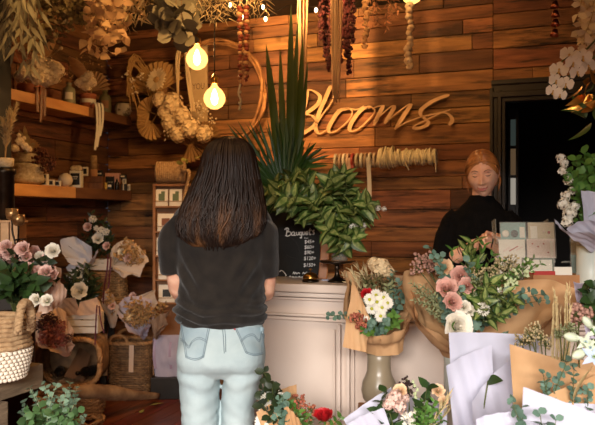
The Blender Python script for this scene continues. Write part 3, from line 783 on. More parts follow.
# hair parted in the middle, drawn back to a low bun
hh = MB(); keep = {}; vs = []; nu, nv = 72, 48
def hl(x, y, z):
    """Above the hairline?"""
    if y > 0: return z > .56 - .30 * min(1, abs(x) / .75) ** 2 - .5 * max(0, abs(x) - .72) * 2.2
    return z > -.55
for jv in range(nv + 1):
    la_ = -pi / 2 + pi * jv / nv
    for iu in range(nu):
        q = 2 * pi * iu / nu; d = (cos(la_) * sin(q), cos(la_) * cos(q), sin(la_))
        p = headp(*d, 1.0, False); n_ = V(d); e = .006 + .004 * sst(.2, .9, d[2])
        if not hl(*d): e = -.008
        vs.append(p + n_ * e)
fs = []
for jv in range(nv):
    for iu in range(nu):
        a, b_ = jv * nu + iu, jv * nu + (iu + 1) % nu; fs.append((a, b_, b_ + nu, a + nu))
hh.add(vs, fs)
for k in range(240):
    s = -1 if k % 2 else 1; t0 = U(-.15, .98); n = 16; pts = []
    st = V((s * .03, cos(t0 * 1.25 + .62) if False else 0, 0))
    y0 = lerp(.80, -.6, (t0 + .15) / 1.13); z0 = sqrt(max(0, 1 - y0 * y0)); a0 = V((s * .02, y0, z0)).normalized(); a1 = V((s * U(.1, .35), -.9, U(-.45, -.1))).normalized()
    mid = V((s * U(.85, 1.0), lerp(.42, -.3, (t0 + .15) / 1.13), U(.15, .45))).normalized()
    for i in range(n + 1):
        u = i / n; d = (a0 * (1 - u) ** 2 + mid * 2.2 * u * (1 - u) + a1 * u * u).normalized()
        pts.append(headp(*d, 1.0, False) + d * (.0085 + .003 * sin(u * pi) + U(-.0006, .0006)))
    r = U(.0014, .0026); hh.tube(pts, [r * (.5 + .5 * sin(pi * min(1, .15 + i / n))) for i in range(n + 1)], 4)
hh.ball((0, -.105, -.02), (.035, .03, .032), 12)
for s, (x, y) in ((-1, (.073, .022)), (1, (.072, .03))):
    for e in range(5):
        hh.tube(catmull([(s * (.060 + .002 * e), .05, .052), (s * (x + .004), y + .004 * e, .015), (s * (x + .006 + .002 * e), y - .005, -.03), (s * (x - .002), y, -.06 - .006 * e)], 5), .0009, 4)
part(flo, 'hair', world(hh, T2), [M_HAIRG])
sw = MB()
loft(sw, [((0, 0, .86), .17, .12), ((0, 0, 1.0), .172, .12), ((0, 0, 1.15), .175, .12), ((0, 0, 1.30), .178, .118, 2.3), ((0, 0, 1.375), .160, .10, 2.1), ((0, .002, 1.42), .115, .085), ((.002, .006, 1.455), .085, .07), ((.004, .012, 1.478), .062, .060), ((.004, .014, 1.492), .060, .058)], n=36)
limb(sw, [(-.10, 0, 1.385), (-.145, .01, 1.33), (-.170, .03, 1.24), (-.185, .055, 1.16), (-.160, .10, 1.158), (-.122, .135, 1.188)], [.060, .064, .062, .060, .054, .047])
limb(sw, [(.10, 0, 1.385), (.145, .01, 1.33), (.175, .02, 1.24), (.19, .05, 1.15), (.175, .13, 1.155), (.145, .18, 1.18)], [.060, .064, .062, .060, .054, .047])
sm2, sn = remesh(sw, .008, 3)
for i, v in enumerate(sm2.v): sm2.v[i] = v + sn[i] * (.004 * NZ.noise(v * 12) + .003 * sin(v.z * 60 + 5 * NZ.noise(v * 8)) * (1 if abs(v.x) > .15 else .3))
part(flo, 'jumper', world(sm2, TF), [M_SWEAT])
tr = MB(); 
for s in (-1, 1): limb(tr, [(.09 * s, 0, .93), (.09 * s, .01, .7), (.09 * s, .01, .46), (.09 * s, 0, .2), (.09 * s, 0, .03)], [.10, .09, .07, .065, .06])
loft(tr, [((0, 0, .80), .16, .11), ((0, 0, .92), .165, .118), ((0, 0, 1.0), .15, .11)])
part(flo, 'trousers', world(remesh(tr, .012, 2)[0], TF), [M_SWEAT])
bc = MB(); a_, b_ = V((-.085, .163, 1.222)), V((-.065, .178, 1.234)); ax = (b_ - a_).normalized()
for o in (0, .5): bc.tube([a_.lerp(b_, o) + (ax.orthogonal().normalized() * cos(q * pi / 8) + ax.cross(ax.orthogonal().normalized()) * sin(q * pi / 8)) * .034 for q in range(17)], .0022, 5)
part(flo, 'bracelet', world(bc, TF), [M_SHOE], 'dark cord bracelet')
# the pen she holds
pn = MB(); pn.tube([(.045, .305, 1.245), (.055, .30, 1.285), (.068, .29, 1.335)], [.0025, .0045, .0042], 8)
solo('pen', 'slim black pen held in the hand of the person behind the counter', 'pen', world(pn, TF), [M_SHOE])
# ================================================================ COUNTER AND WHAT STANDS ON IT
M_CREAM = mat('cream_paint', (214, 198, 186), .45, 0, (206, 188, 175), 3.5, 4, bump=.05, bs=30)
M_CARC = mat('counter_inside', (120, 92, 70), .7)
CY, CB, CH = 2.82, 3.36, 1.10
CX0, CX1 = -1.36, .95
ct = thing('shop_counter', 'long cream painted shop counter with panel mouldings on its front', 'counter', ((CX0 + CX1) / 2, (CY + CB) / 2, 0))
part(ct, 'carcass', MB().box(((CX0 + CX1) / 2, (CY + CB) / 2 + .01, .53), (CX1 - CX0, CB - CY - .02, 1.06), bev=.004), [M_CREAM])
part(ct, 'countertop', MB().box(((CX0 + CX1) / 2, (CY + CB) / 2, CH - .018), (CX1 - CX0 + .05, CB - CY + .05, .036), bev=.007), [M_CREAM])
def bead(z, x0=CX0, x1=CX1, h=.012, d=.010):
    m = MB(); m.box(((x0 + x1) / 2, CY - d / 2 + .01, z), (x1 - x0, d + .01, h), bev=.004); return m
part(ct, 'cornice_molding', bead(1.052, h=.018, d=.016).merge(bead(1.034, h=.010, d=.008)), [M_CREAM])
part(ct, 'rail_molding', bead(.965, h=.010, d=.012).merge(bead(.948, h=.014, d=.007)), [M_CREAM])
for a, b in ((-1.32, -.835), (-.795, -.36), (-.32, .12), (.16, .6)):
    m = MB()
    for x in (a, b): m.box((x, CY - .003, .50), (.016, .02, .87), bev=.005)
    for x in (a + .022, b - .022): m.box((x, CY + .002, .50), (.008, .012, .82), bev=.003)
    m.box(((a + b) / 2, CY - .003, .07), (b - a, .02, .016), bev=.005)
    part(ct, 'panel_molding', m, [M_CREAM])
part(ct, 'plinth', MB().box(((CX0 + CX1) / 2, CY + .0, .03), (CX1 - CX0, .03, .06), bev=.004), [M_CREAM])
CTOP = CH + .0005
# ---- lettered board
M_BOARD = mat('chalkboard', (22, 21, 20), .75, 0, (30, 29, 27), 12, 4)
M_CHALK = mat('chalk_white', (244, 242, 238), .9)
bl, br_ = P(263, 279, 3.34), P(319.5, 279.5, 3.28); bl.z = br_.z = CTOP
bx = (br_ - bl); bw = bx.length; bx.normalize(); lean = V((-bx.y, bx.x, 0)) * .10 + UP; lean.normalize(); bh = .305
TB = M.Translation(bl + UP * .0016) @ M((bx, lean, bx.cross(lean))).transposed().to_4x4()
cbd = thing('price_board', 'black price board on the counter with white handwritten bouquet prices', 'board', (bl + br_) / 2)
m = MB(); m.box((bw / 2, bh / 2, -.006), (bw, bh, .010), TB, bev=.002); part(cbd, 'board', m, [M_BOARD])
def px2b(px, py): return ((px - 263) / 56.5 * bw, (279 - py) / 64.0 * bh)
def pen(strokes, r=.0016):
    m = MB()
    for s_ in strokes: m.tube([TB @ V((*px2b(*q), .0012)) for q in catmull([(x, y, 0) for x, y in s_], 4) for q in [(q.x, q.y)]], r, 4)
    return m
def crop1(pts): return [(265 + x / 5.31, 210 + y / 5.31) for x, y in pts]
title = [crop1(s_) for s_ in (
    [(100, 118), (112, 108), (122, 116), (112, 130), (128, 128), (134, 142), (118, 152), (104, 148)], [(112, 108), (110, 150)],
    [(150, 128), (138, 136), (140, 148), (152, 144), (154, 130), (152, 146), (160, 148)], [(164, 130), (164, 144), (174, 144), (176, 130), (177, 146)],
    [(190, 130), (181, 134), (182, 145), (191, 142), (191, 130), (190, 160), (182, 158)], [(197, 128), (197, 143), (206, 142), (208, 128), (209, 143)],
    [(214, 138), (223, 134), (220, 126), (213, 134), (216, 144), (226, 140)], [(236, 108), (232, 130), (235, 144), (242, 140)], [(228, 122), (244, 119)], [(258, 120), (250, 124), (254, 131), (258, 138), (249, 142)])]
part(cbd, 'lettering', pen(title, .0028), [M_CHALK], 'white handwritten word Bouquets')
for i, s_ in enumerate(('$45+', '$60+', '$90+', '$120+', '$150+')):
    x, y = (206, 206, 206, 204, 203)[i], (190, 219, 247, 278, 313)[i]
    q = px2b(265 + x / 5.31, 210 + y / 5.31)
    part(cbd, 'lettering', text_mb(s_, .0245, TB @ M.Translation((q[0], q[1], .0012)) @ M.Rotation(.03, 4, 'Z'), .001, 0, .12, .98, .94), [M_CHALK])
part(cbd, 'lettering', text_mb('from', .010, TB @ M.Translation((*px2b(303.5, 241), .0012)), .001, 0, .15, 1, .95), [M_CHALK])
sc_ = [crop1(s_) for s_ in ([(148, 352), (154, 340), (158, 352), (164, 342), (170, 352), (178, 344), (186, 350)], [(200, 350), (206, 342), (212, 350), (222, 340), (228, 350), (238, 342)],
    [(128, 372), (136, 362), (142, 372), (150, 364), (158, 371), (166, 364), (176, 372), (184, 362), (190, 370), (200, 366), (212, 372)], [(78, 342), (86, 334), (96, 338), (106, 348), (114, 360), (108, 364)])]
part(cbd, 'lettering', pen(sc_, .0018), [M_CHALK])
M_FAINT = mat('chalk_smudge', (58, 55, 51), .9)
part(cbd, 'chalk_drawing', pen([crop1([(55, 160), (90, 150), (130, 158), (160, 180), (178, 215), (180, 250)]), crop1([(112, 250), (140, 265), (165, 268)]), crop1([(52, 170), (48, 230), (58, 300)])], .0009), [M_FAINT], 'faint grey chalk line drawing')
# ---- service bell
M_BRASS = mat('aged_brass', (168, 126, 66), .3, metal=1.0)
M_IRON = mat('dark_iron', (64, 54, 44), .35, metal=.9, col2=(44, 37, 30), ns=14)
b0 = P(310.5, 281, 3.06); b0.z = CTOP; Tb = M.Translation(b0)
be = thing('service_bell', 'brass counter bell in front of the price board', 'bell', b0)
part(be, 'base', MB().lathe([(.036, 0), (.037, .006), (.033, .010), (.012, .011), (.010, .016)], 28, T=Tb, capt=True), [M_IRON])
part(be, 'dome', MB().lathe([(.033, .014), (.034, .018), (.031, .028), (.024, .036), (.013, .041), (.004, .043)], 28, T=Tb, capt=True), [M_BRASS])
part(be, 'plunger', MB().lathe([(.003, .042), (.003, .052), (.007, .053), (.007, .057), (.003, .059)], 14, T=Tb, capt=True), [M_BRASS])
# ---- cake stand with glass vase and its leafy arrangement
c0 = P(337, 283.5, 3.06); c0.z = CTOP; Tc = M.Translation(c0)
cs = thing('cake_stand', 'dark metal pedestal stand carrying the glass vase of variegated leaves', 'stand', c0)
part(cs, 'foot', MB().lathe([(.042, 0), (.043, .004), (.034, .010), (.016, .020), (.010, .034), (.0085, .055), (.013, .060), (.009, .066), (.012, .078)], 28, T=Tc, capt=True), [M_IRON])
part(cs, 'plate', MB().lathe([(.012, .077), (.058, .082), (.074, .086), (.077, .091), (.075, .094), (.060, .090), (.01, .088)], 32, T=Tc, capt=True), [M_IRON])
M_GLASS = glassmat('clear_glass', (190, 190, 175), .16)
v0 = c0 + V((.012, .0, .0925)); Tv = M.Translation(v0)
pv = thing('leafy_arrangement', 'bushy cream and green variegated foliage in a clear glass cylinder vase', 'plant', v0)
part(pv, 'vase', MB().lathe([(.034, 0), (.036, .004), (.036, .118), (.034, .118), (.034, .008), (.001, .008)], 28, T=Tv), [M_GLASS])
M_STEM = mat('green_stem', (86, 92, 48), .6, .15)
M_VAR = mat('variegated_green', (74, 96, 40), .42, .35, (56, 78, 34), 30, 3, transl=.2, sat=.012)
M_VARC = mat('variegated_cream', (158, 164, 98), .42, .3, (104, 124, 60), 60, 3, transl=.2)
M_WHITEP = mat('white_petal', (238, 232, 218), .6, .08, transl=.25)
st = v0 + UP * .10
for k in range(30):
    px, py = U(268, 372), U(168, 230)
    e = ((px - 322) / 60) ** 2 + ((py - 200) / 34) ** 2
    if e > 1: px, py = lerp(322, px, .78), lerp(200, py, .78)
    if px < 326: py = min(py, 197)
    tip = P(px, py, 3.08 + U(-.18, .16))
    m = MB(); sprig(m, arc(st + rv(.015) + UP * -.07, tip, -.12, U(-.1, .1)), .088, .026, 6, 'ovate', 0, 1, .0022, 62, True, .25, .45, .15, .22, 2, 5)
    part(pv, 'leaf_sprig', m, [M_STEM, M_VAR, M_VARC])
for px, py in ((280, 203), (276, 196), (300, 176), (331, 180), (350, 190), (368, 204), (374, 210), (356, 226), (344, 246), (352, 240)):
    m = MB(); tip = P(px, py, 3.0 + U(-.1, .1)); sprig(m, arc(st + rv(.01), tip, -.15, U(-.1, .1)), .082, .025, 7, 'ovate', 0, 1, .002, 58, True, .25, .5, .15, .22, 2, 5); part(pv, 'leaf_sprig', m, [M_STEM, M_VAR, M_VARC])
lib('geranium_floret', pompon_mb(22, .6, .26, 4), [M_WHITEP, M_STEM])
for px, py, s_ in ((358, 222, .022), (352, 226, .018), (363, 226, .016), (378, 208, .014), (384, 209, .012)):
    p = P(px, py, 2.96); place(pv, 'white_flower', LIB['geranium_floret'], frz(p, (-FWD + UP * .4 + rv(.3)), U(0, 6)) @ scl(s_))
# ---- wooden paddle board and folded papers beside the stand
M_WOODO = mat('oiled_wood', (176, 112, 62), .5, .05, (140, 84, 44), 6, 5, (1, 1, .15))
a = P(322.5, 278, 3.2); a.z = CTOP; T_ = M.Translation(a) @ M((RGT, -FWD, UP)).transposed().to_4x4() @ M.Rotation(radians(6), 4, 'Y') @ M.Rotation(radians(5), 4, 'X')
m = MB(); m.box((0, 0, .10), (.042, .014, .20), T_, bev=.006); m.tube([(0, 0, .195), (.0, 0, .235)], [.014, .010], 10, T=T_)
solo('serving_paddle', 'slim wooden paddle board leaning beside the glass vase on the counter', 'board', m, [M_WOODO])
a = P(339, 272, 3.26); a.z = CTOP; m = MB(); T_ = M.Translation(a)
m.lathe([(.020, 0), (.021, .06), (.016, .085), (.007, .10), (.007, .13), (.009, .132), (.009, .14), (.006, .141)], 18, T=T_, capt=True)
solo('glass_bottle', 'small brown glass bottle standing behind the pedestal stand', 'bottle', m, [mat('brown_glass', (120, 72, 38), .15, spec=.7)])
M_PAPERB = mat('bluish_paper', (176, 176, 196), .7)
a = P(330, 281.5, 3.14); a.z = CTOP; m = MB()
for k in range(3): m.box((0, 0, .001 + .0016 * k), (.075, .045, .0013), M.Translation(a) @ M.Rotation(TH + .1 * k - .1, 4, 'Z'))
solo('folded_papers', 'pale blue folded papers lying on the counter beside the bell', 'paper', m, [M_PAPERB])
# ---- tall palm and flax arrangement behind the price board
f0 = P(287, 276, 3.56); f0.z = CTOP; f0.y = min(f0.y, CB - .06)
M_FLAX = mat('flax_green', (66, 86, 28), .5, .25, (92, 106, 40), 4, 3, (6, 6, .5), transl=.15)
M_PALM = mat('palm_green', (42, 72, 28), .42, .25, (56, 88, 34), 5, 3, transl=.25)
M_POTD = mat('charcoal_pot', (44, 40, 36), .6)
pa = thing('palm_arrangement', 'tall flax blades and dark fan palm fronds in a charcoal vase behind the price board', 'plant', f0)
part(pa, 'vase', MB().lathe([(.05, 0), (.062, .05), (.06, .14), (.045, .19), (.05, .22), (.044, .22), (.04, .19)], 24, T=M.Translation(f0)), [M_POTD])
top = f0 + UP * .2
for (px, py, w, bx_, tw) in ((266, 44, 10, 285, .5), (280, 48, 8, 287, -.4), (291, 4, 9, 289, .3), (298, 18, 7, 290, -.5), (303, 34, 8, 293, .6), (286, 118, 9, 284, .4), (308, 60, 6, 294, -.3)):
    tip = P(px, py, 3.5 + U(-.08, .05)); base = P(bx_, 222, 3.5); L_ = (tip - base).length
    m = MB(); d = tip - base; F = fr(base, d, 0)
    # turn the blade's face towards the shop
    zax = (-FWD - d.normalized() * (-FWD).dot(d.normalized())).normalized(); xax = d.normalized().cross(zax)
    F = M.Translation(base) @ M((xax, d.normalized(), zax)).transposed().to_4x4() @ M.Rotation(tw, 4, 'Y')
    m.leaf(F, L_, w / 700 * 3.5 * .46, 'strap', .0, .25, 12, 0, twist=tw); m.tube([top - UP * .1, base, base + d * .05], .006, 6)
    part(pa, 'flax_blade', m, [M_FLAX])
def fan(hub, aim, up_, Lf, n=28, spread=170, w=.0135, name='palm_frond', root=pa, mt=None, droop=.12):
    aim = V(aim).normalized(); nz_ = V(up_); nz_ = (nz_ - aim * nz_.dot(aim)).normalized(); xx = aim.cross(nz_); m = MB()
    for k in range(n):
        A = radians(spread) * (k / (n - 1) - .5); d = aim * cos(A) + xx * sin(A)
        F = M.Translation(hub) @ M((d.cross(nz_), d, nz_)).transposed().to_4x4() @ M.Rotation(.5 * (-1) ** k, 4, 'Y')
        m.leaf(F, Lf * (1 - .28 * abs(A) / radians(spread / 2)) * U(.93, 1.04), w, 'strap', droop * U(.6, 1.5), .35, 8, 0)
    m.tube(arc(top - UP * .12 if root is pa else hub - aim * .1, hub, -.05, .03), .005, 6)
    part(root, name, m, [mt or M_PALM])
fan(P(284, 196, 3.4), P(235, 132, 3.3) - P(284, 196, 3.4), -FWD + UP * .5, .43, 44, 150, .0085)
fan(P(272, 212, 3.44), P(262, 140, 3.42) - P(272, 212, 3.44), -FWD, .34, 30, 120, .0085)
fan(P(296, 168, 3.5), P(330, 150, 3.45) - P(296, 168, 3.5), -FWD + UP, .20, 16, 170, .010)
fan(P(282, 225, 3.4), P(258, 200, 3.35) - P(282, 225, 3.4), -FWD + UP * .4, .26, 14, 110, .022)
# ---- greeting cards: clear-sleeved cards in a tiered rack by the florist
M_SLEEVE = glassmat('card_sleeve', (235, 232, 224), .13, .04)
M_CARDW = mat('card_white', (226, 218, 204), .7); M_CARDT = mat('card_teal', (122, 160, 156), .7); M_CARDP = mat('card_pink', (224, 200, 188), .7)
M_CARDC = mat('card_cream', (198, 182, 152), .7); M_GRN = mat('card_green', (44, 72, 46), .7); M_RED = mat('card_red', (170, 50, 46), .7); M_NAVY = mat('card_dark', (50, 52, 56), .7)
M_RACKW = mat('rack_wood', (150, 104, 66), .6, 0, (122, 80, 48), 8, 4, (1, 1, .2)); M_ACR = glassmat('acrylic', (200, 200, 190), .22)
def facing(p, tilt=8):
    """Upright frame at p: X along the image's right, Y up (leaning back), Z to the shop front."""
    a = radians(tilt); y = UP * cos(a) + FWD * sin(a); z = RGT.cross(y); return M.Translation(p) @ M((RGT, y, z)).transposed().to_4x4()
def card(px, py, w, h, t, body, marks, label, group=None, tilt=8):
    """Sleeved greeting card centred on a pixel; marks: (material, kind, x, y, size...) in card units."""
    c = P(px, py, t); W_, H_ = w / 700 * t, h / 700 * t; T_ = facing(c, tilt)
    g = thing('greeting_card', label, 'card', c - UP * H_ / 2, group)
    part(g, 'card', MB().box((0, 0, 0), (W_, H_, .002), T_), [body])
    for (mm, kind, x, y, a, b_) in marks:
        q = MB()
        if kind == 'o': q.ball((x * W_, y * H_, .0012), (a * W_, a * W_, .0006), 14, 0, T_, 4)
        else: q.box((x * W_, y * H_, .0014), (a * W_, b_ * H_, .0008), T_ @ (M.Rotation(.5, 4, 'Z') if kind == 'd' else M.Identity(4)))
        part(g, 'printed_motif', q, [mm])
    part(g, 'sleeve', MB().box((0, 0, .0032), (W_ * 1.08, H_ * 1.06, .0012), T_), [M_SLEEVE]); return g
rk = P(525, 279, 3.03); rk.z = CTOP
rack = thing('card_rack', 'tiered clear card rack on the counter beside the florist', 'rack', rk)
for i, (y, t) in enumerate(((243, 3.085), (262, 3.045), (280, 3.005))):
    c = P(525, y, t); part(rack, 'tier', MB().box((0, 0, 0), (.255, .006, .03), facing(c, 8)).box((0, .012, .014), (.255, .03, .003), facing(c, 8)), [M_ACR])
for px in (498.5, 552): part(rack, 'side_panel', MB().box((0, .137, -.02), (.004, .262, .05), facing(P(px, 279.5, 3.04), 12)), [M_ACR])
card(513, 231.5, 25, 18, 3.07, M_CARDT, [(M_CARDW, 'o', -.3, -.12, .15, 0), (M_NAVY, 'o', .05, -.12, .15, 0), (M_CARDW, 'r', .36, -.05, .2, .6)], 'teal greeting card with a dark round motif, top of the rack', 'greeting cards')
card(541, 231.5, 26, 18, 3.07, M_CARDC, [(M_CARDW, 'r', -.28, -.05, .26, .7), (M_RED, 'o', .3, -.05, .06, 0), (M_CARDP, 'o', .1, .0, .05, 0)], 'cream greeting card with a red dot, top of the rack', 'greeting cards')
card(512, 248.5, 26, 18, 3.03, M_CARDW, [(M_RED, 'd', .05, -.05, .4, .06), (M_CARDP, 'd', -.2, .1, .3, .12), (M_CARDP, 'd', .25, -.2, .3, .1)], 'white greeting card with slanting red and pink strokes, middle row of the rack', 'greeting cards')
card(541, 248.5, 28, 19, 3.03, M_CARDP, [(M_RED, 'o', -.3, .25, .03, 0), (M_RED, 'o', -.1, .1, .03, 0), (M_RED, 'o', .1, .25, .03, 0), (M_RED, 'o', .25, -.2, .03, 0), (M_CARDW, 'r', .38, 0, .1, .8)], 'pale pink greeting card sprinkled with small red motifs, middle row of the rack', 'greeting cards')
card(512, 266, 26, 17, 2.99, M_CARDW, [(M_CARDC, 'r', .0, -.1, .6, .5)], 'plain pale greeting card, bottom row of the rack', 'greeting cards')
card(538, 268, 31, 20, 2.975, M_CARDW, [(M_GRN, 'r', 0, .46, 1, .08), (M_GRN, 'r', -.48, 0, .04, 1), (M_GRN, 'r', .48, 0, .04, 1)], 'white greeting card with a dark green border, bottom row of the rack', 'greeting cards')
# second group of cards at the end of the counter
rk = P(582, 288, 2.86); rk.z = CTOP
rack2 = thing('card_rack', 'clear card holder at the end of the counter behind the white bouquet', 'rack', rk)
for y, t in ((262, 2.9), (290, 2.86)): part(rack2, 'tier', MB().box((0, 0, 0), (.21, .006, .03), facing(P(588, y, t), 8)), [M_ACR])
card(588, 248, 34, 24, 2.92, M_CARDC, [(M_CARDW, 'r', -.3, 0, .1, .8)], 'blank cream card in the holder at the end of the counter', 'sleeved cards by the white bouquet')
card(592, 270, 40, 30, 2.88, M_CARDT, [(M_NAVY, 'o', .0, -.1, .16, 0), (M_CARDW, 'o', -.2, .2, .08, 0), (M_GRN, 'd', .1, .1, .5, .08)], 'grey green printed card, lower in the holder at the end of the counter', 'sleeved cards by the white bouquet')
# kraft tray with red and white envelopes
M_KRAFT = mat('kraft_paper', (172, 124, 82), .75, 0, (158, 110, 70), 12, 4, bump=.12, bs=25)
k0 = P(553, 284, 2.78); k0.z = CTOP; Tk = M.Translation(k0) @ M((RGT, -FWD, UP)).transposed().to_4x4()
tray = thing('kraft_tray', 'open kraft card tray on the counter in front of the greeting cards', 'tray', k0)
m = MB(); m.box((0, 0, .004), (.19, .11, .004), Tk)
for y in (-.055, .055): m.box((0, y, .03), (.19, .004, .055), Tk)
for x in (-.095, .095): m.box((x, 0, .03), (.004, .11, .055), Tk)
part(tray, 'body', m, [M_KRAFT])
solo('envelope', 'red envelope packet lying in the kraft tray', 'envelope', MB().box((-.045, .005, .055), (.085, .075, .022), Tk @ M.Rotation(.15, 4, 'X'), bev=.003), [M_RED], 'envelopes in the kraft tray')
solo('envelope', 'white envelope standing in the kraft tray beside the red packet', 'envelope', MB().box((.045, .0, .048), (.07, .006, .075), Tk @ M.Rotation(.2, 4, 'X'), bev=.001), [M_CARDW], 'envelopes in the kraft tray')
# ================================================================ BACK WALL
M_SIGN = mat('sign_ply', (214, 172, 128), .6, 0, (200, 156, 112), 20, 4)
def wl(px, py, dy=.03): return PY(px, py, WY - dy)
sign = thing('wall_sign', 'pale plywood cut-out script sign reading Blooms on the plank wall', 'sign', wl(370, 130, .0))
def letter(strokes, wmin, wmax, th=.012):
    m = MB()
    for s_ in strokes:
        c = catmull([(x, y, 0) for x, y in s_], 7); k = len(c); L_, R_ = [], []
        for i, p in enumerate(c):
            t = (c[min(i + 1, k - 1)] - c[max(i - 1, 0)]).normalized(); n_ = V((-t.y, t.x, 0))
            # broad on the down strokes, like a pointed pen
            w = lerp(wmin, wmax, max(0, t.y * .9 - t.x * .3) ** .8) * min(1, .5 + i / 6, .5 + (k - 1 - i) / 6)
            L_.append(p + n_ * w); R_.append(p - n_ * w)
        vs = []
        for a, b in zip(L_, R_):
            for q, dy in ((a, .034), (b, .034), (b, .034 - th), (a, .034 - th)): vs.append(wl(q.x, q.y, dy))
        fs = []
        for i in range(k - 1):
            for j in range(4): fs.append((4 * i + j, 4 * i + (j + 1) % 4, 4 * i + 4 + (j + 1) % 4, 4 * i + 4 + j))
        fs += [(0, 1, 2, 3), (4 * k - 1, 4 * k - 2, 4 * k - 3, 4 * k - 4)]
        m.add(vs, fs, 0, False)
    return m
LET = [
 [[(95, 40), (80, 110), (62, 200), (36, 300), (10, 370)], [(60, 60), (100, 36), (150, 50), (186, 88), (170, 142), (112, 190), (50, 226)], [(60, 222), (120, 225), (158, 262), (140, 306), (80, 348), (24, 378)]],
 [[(165, 292), (200, 226), (264, 140), (292, 70), (286, 24), (264, 18), (226, 100), (182, 200), (154, 300), (164, 348), (190, 360), (245, 326)]],
 [[(402, 178), (334, 190), (282, 258), (250, 322), (264, 354), (322, 330), (398, 262), (426, 204), (402, 176), (350, 186)], [(312, 186), (380, 172), (460, 182), (512, 156)]],
 [[(562, 168), (500, 180), (434, 258), (406, 320), (426, 344), (490, 312), (570, 232), (594, 190), (566, 164), (520, 172)], [(575, 178), (612, 160), (660, 152)]],
 [[(662, 150), (630, 206), (585, 300)], [(582, 296), (628, 236), (712, 162), (738, 164), (704, 226), (666, 288)], [(668, 288), (740, 222), (834, 152), (868, 140)], [(870, 140), (828, 200), (742, 330)]],
 [[(744, 328), (790, 298), (845, 270), (945, 235), (1045, 214), (1135, 190), (1156, 181)]],
 [[(1150, 74), (1095, 90), (1025, 120), (965, 160), (936, 190), (936, 220), (965, 250), (991, 276), (976, 300), (925, 320), (876, 322), (896, 300), (955, 270), (1025, 236), (1095, 206), (1145, 220), (1170, 260), (1146, 300)]],
]
LET = [[[(295 + x / 7.44, 85 + y / 7.44) for x, y in s_] for s_ in l] for l in LET]
for s_ in LET: part(sign, 'letter', letter(s_, .62, 2.1), [M_SIGN])
# ---- ribbon rail
M_STEEL = mat('brushed_steel', (160, 150, 140), .35, metal=1.0)
a, b = PY(300, 159, WY - .14), PY(436, 156, WY - .14); a.z = b.z = (a.z + b.z) / 2
rail = thing('ribbon_rail', 'thin metal rail on the plank wall holding ribbon reels and twine', 'rail', (a + b) / 2)
part(rail, 'rod', MB().tube([a, b], .006, 10), [M_STEEL])
for q in (a + V((.03, 0, 0)), b - V((.02, 0, 0))): part(rail, 'bracket', MB().tube([q, q + V((0, .12, 0)), q + V((0, .13, -.02))], .005, 8), [M_STEEL])
RC = [(206, 196, 178), (176, 150, 128), (220, 212, 196), (198, 170, 150), (150, 56, 50), (176, 160, 138), (208, 200, 182), (164, 140, 116), (214, 206, 190), (188, 168, 146)]
RN = ['ivory ribbon reel at the palm end of the wall rail', 'tan ribbon reel second along the wall rail from the palm', 'white ribbon reel third along the wall rail from the palm', 'blush ribbon reel trailing its ribbon down the wall', 'dark red ribbon reel in the middle of the row on the rail', 'grey beige ribbon reel beside the dark red reel', 'cream ribbon reel trailing a long pale tail', 'brown beige ribbon reel third from the twine hank', 'bright ivory ribbon reel second from the twine hank', 'taupe ribbon reel next to the twine hank']
for i in range(10):
    u = (338 + i * 4.35 - 300) / 136; c = a.lerp(b, u); M_R = mat('ribbon_reel_%d' % i, RC[i], .45)
    T_ = M.Translation(c + V((0, 0, -.022))) @ M.Rotation(pi / 2, 4, 'Y') @ M.Rotation(U(-.12, .12), 4, 'X')
    g = thing('ribbon_reel', RN[i], 'ribbon', c - UP * .07, 'ribbon reels on the wall rail')
    m = MB(); m.lathe([(.030, -.008), (.056, -.008), (.0575, -.004), (.0575, .004), (.056, .008), (.030, .008), (.030, -.008)], 28, T=T_, capb=False); part(g, 'wound_ribbon', m, [M_R])
    if i in (3, 6):
        w_, z1 = ((.028, 192), (.03, 198))[i == 6]; e = PY((349, 369)[i == 6], z1, WY - .16); t0 = V((e.x, c.y - .045, c.z - .02)); m = MB()
        ribbon(m, [t0 + V((0, .01, .02)), t0, t0.lerp(e, .5) + V((.004, .004, 0)), V((e.x + .004, e.y, e.z))], w_, V((1, .15, 0))); part(g, 'ribbon_tail', m, [M_R])
    if i == 4:
        t0 = c + V((0, -.045, -.04)); m = MB(); ribbon(m, [t0, t0 + V((.01, 0, -.08)), t0 + V((-.015, .01, -.15))], .02, V((1, .2, 0))); part(g, 'ribbon_tail', m, [M_R])
M_TWINE = mat('cream_twine', (232, 218, 184), .9, .18)
hk = thing('twine_hank', 'bundle of cream twine wound round the end of the wall rail', 'twine', a.lerp(b, .83) - UP * .06)
m = MB()
for k in range(64):
    u = lerp(.60, 1.0, k / 63); c = a.lerp(b, u); r = (.070 if k < 18 else .050) * (1 + .12 * sin(k * .9)) * U(.85, 1.12); tl = U(-.5, .5)
    n = 16; m.tube([c + V((tl * .03 * sin(2 * pi * q / n) + U(-.002, .002), r * cos(2 * pi * q / n), r * sin(2 * pi * q / n) * U(.95, 1.1) - .008)) for q in range(n + 1)], .0058, 5)
part(hk, 'coils', m, [M_TWINE])
for px, py in ((409, 170), (436, 172), (404, 166)):
    e = PY(px, py, WY - .17); s0 = PY(px - 3, 153, WY - .2); m = MB(); m.tube(catmull([s0, (s0 + e) / 2 + rv(.015), e], 6), .004, 5); part(hk, 'loose_end', m, [M_TWINE])
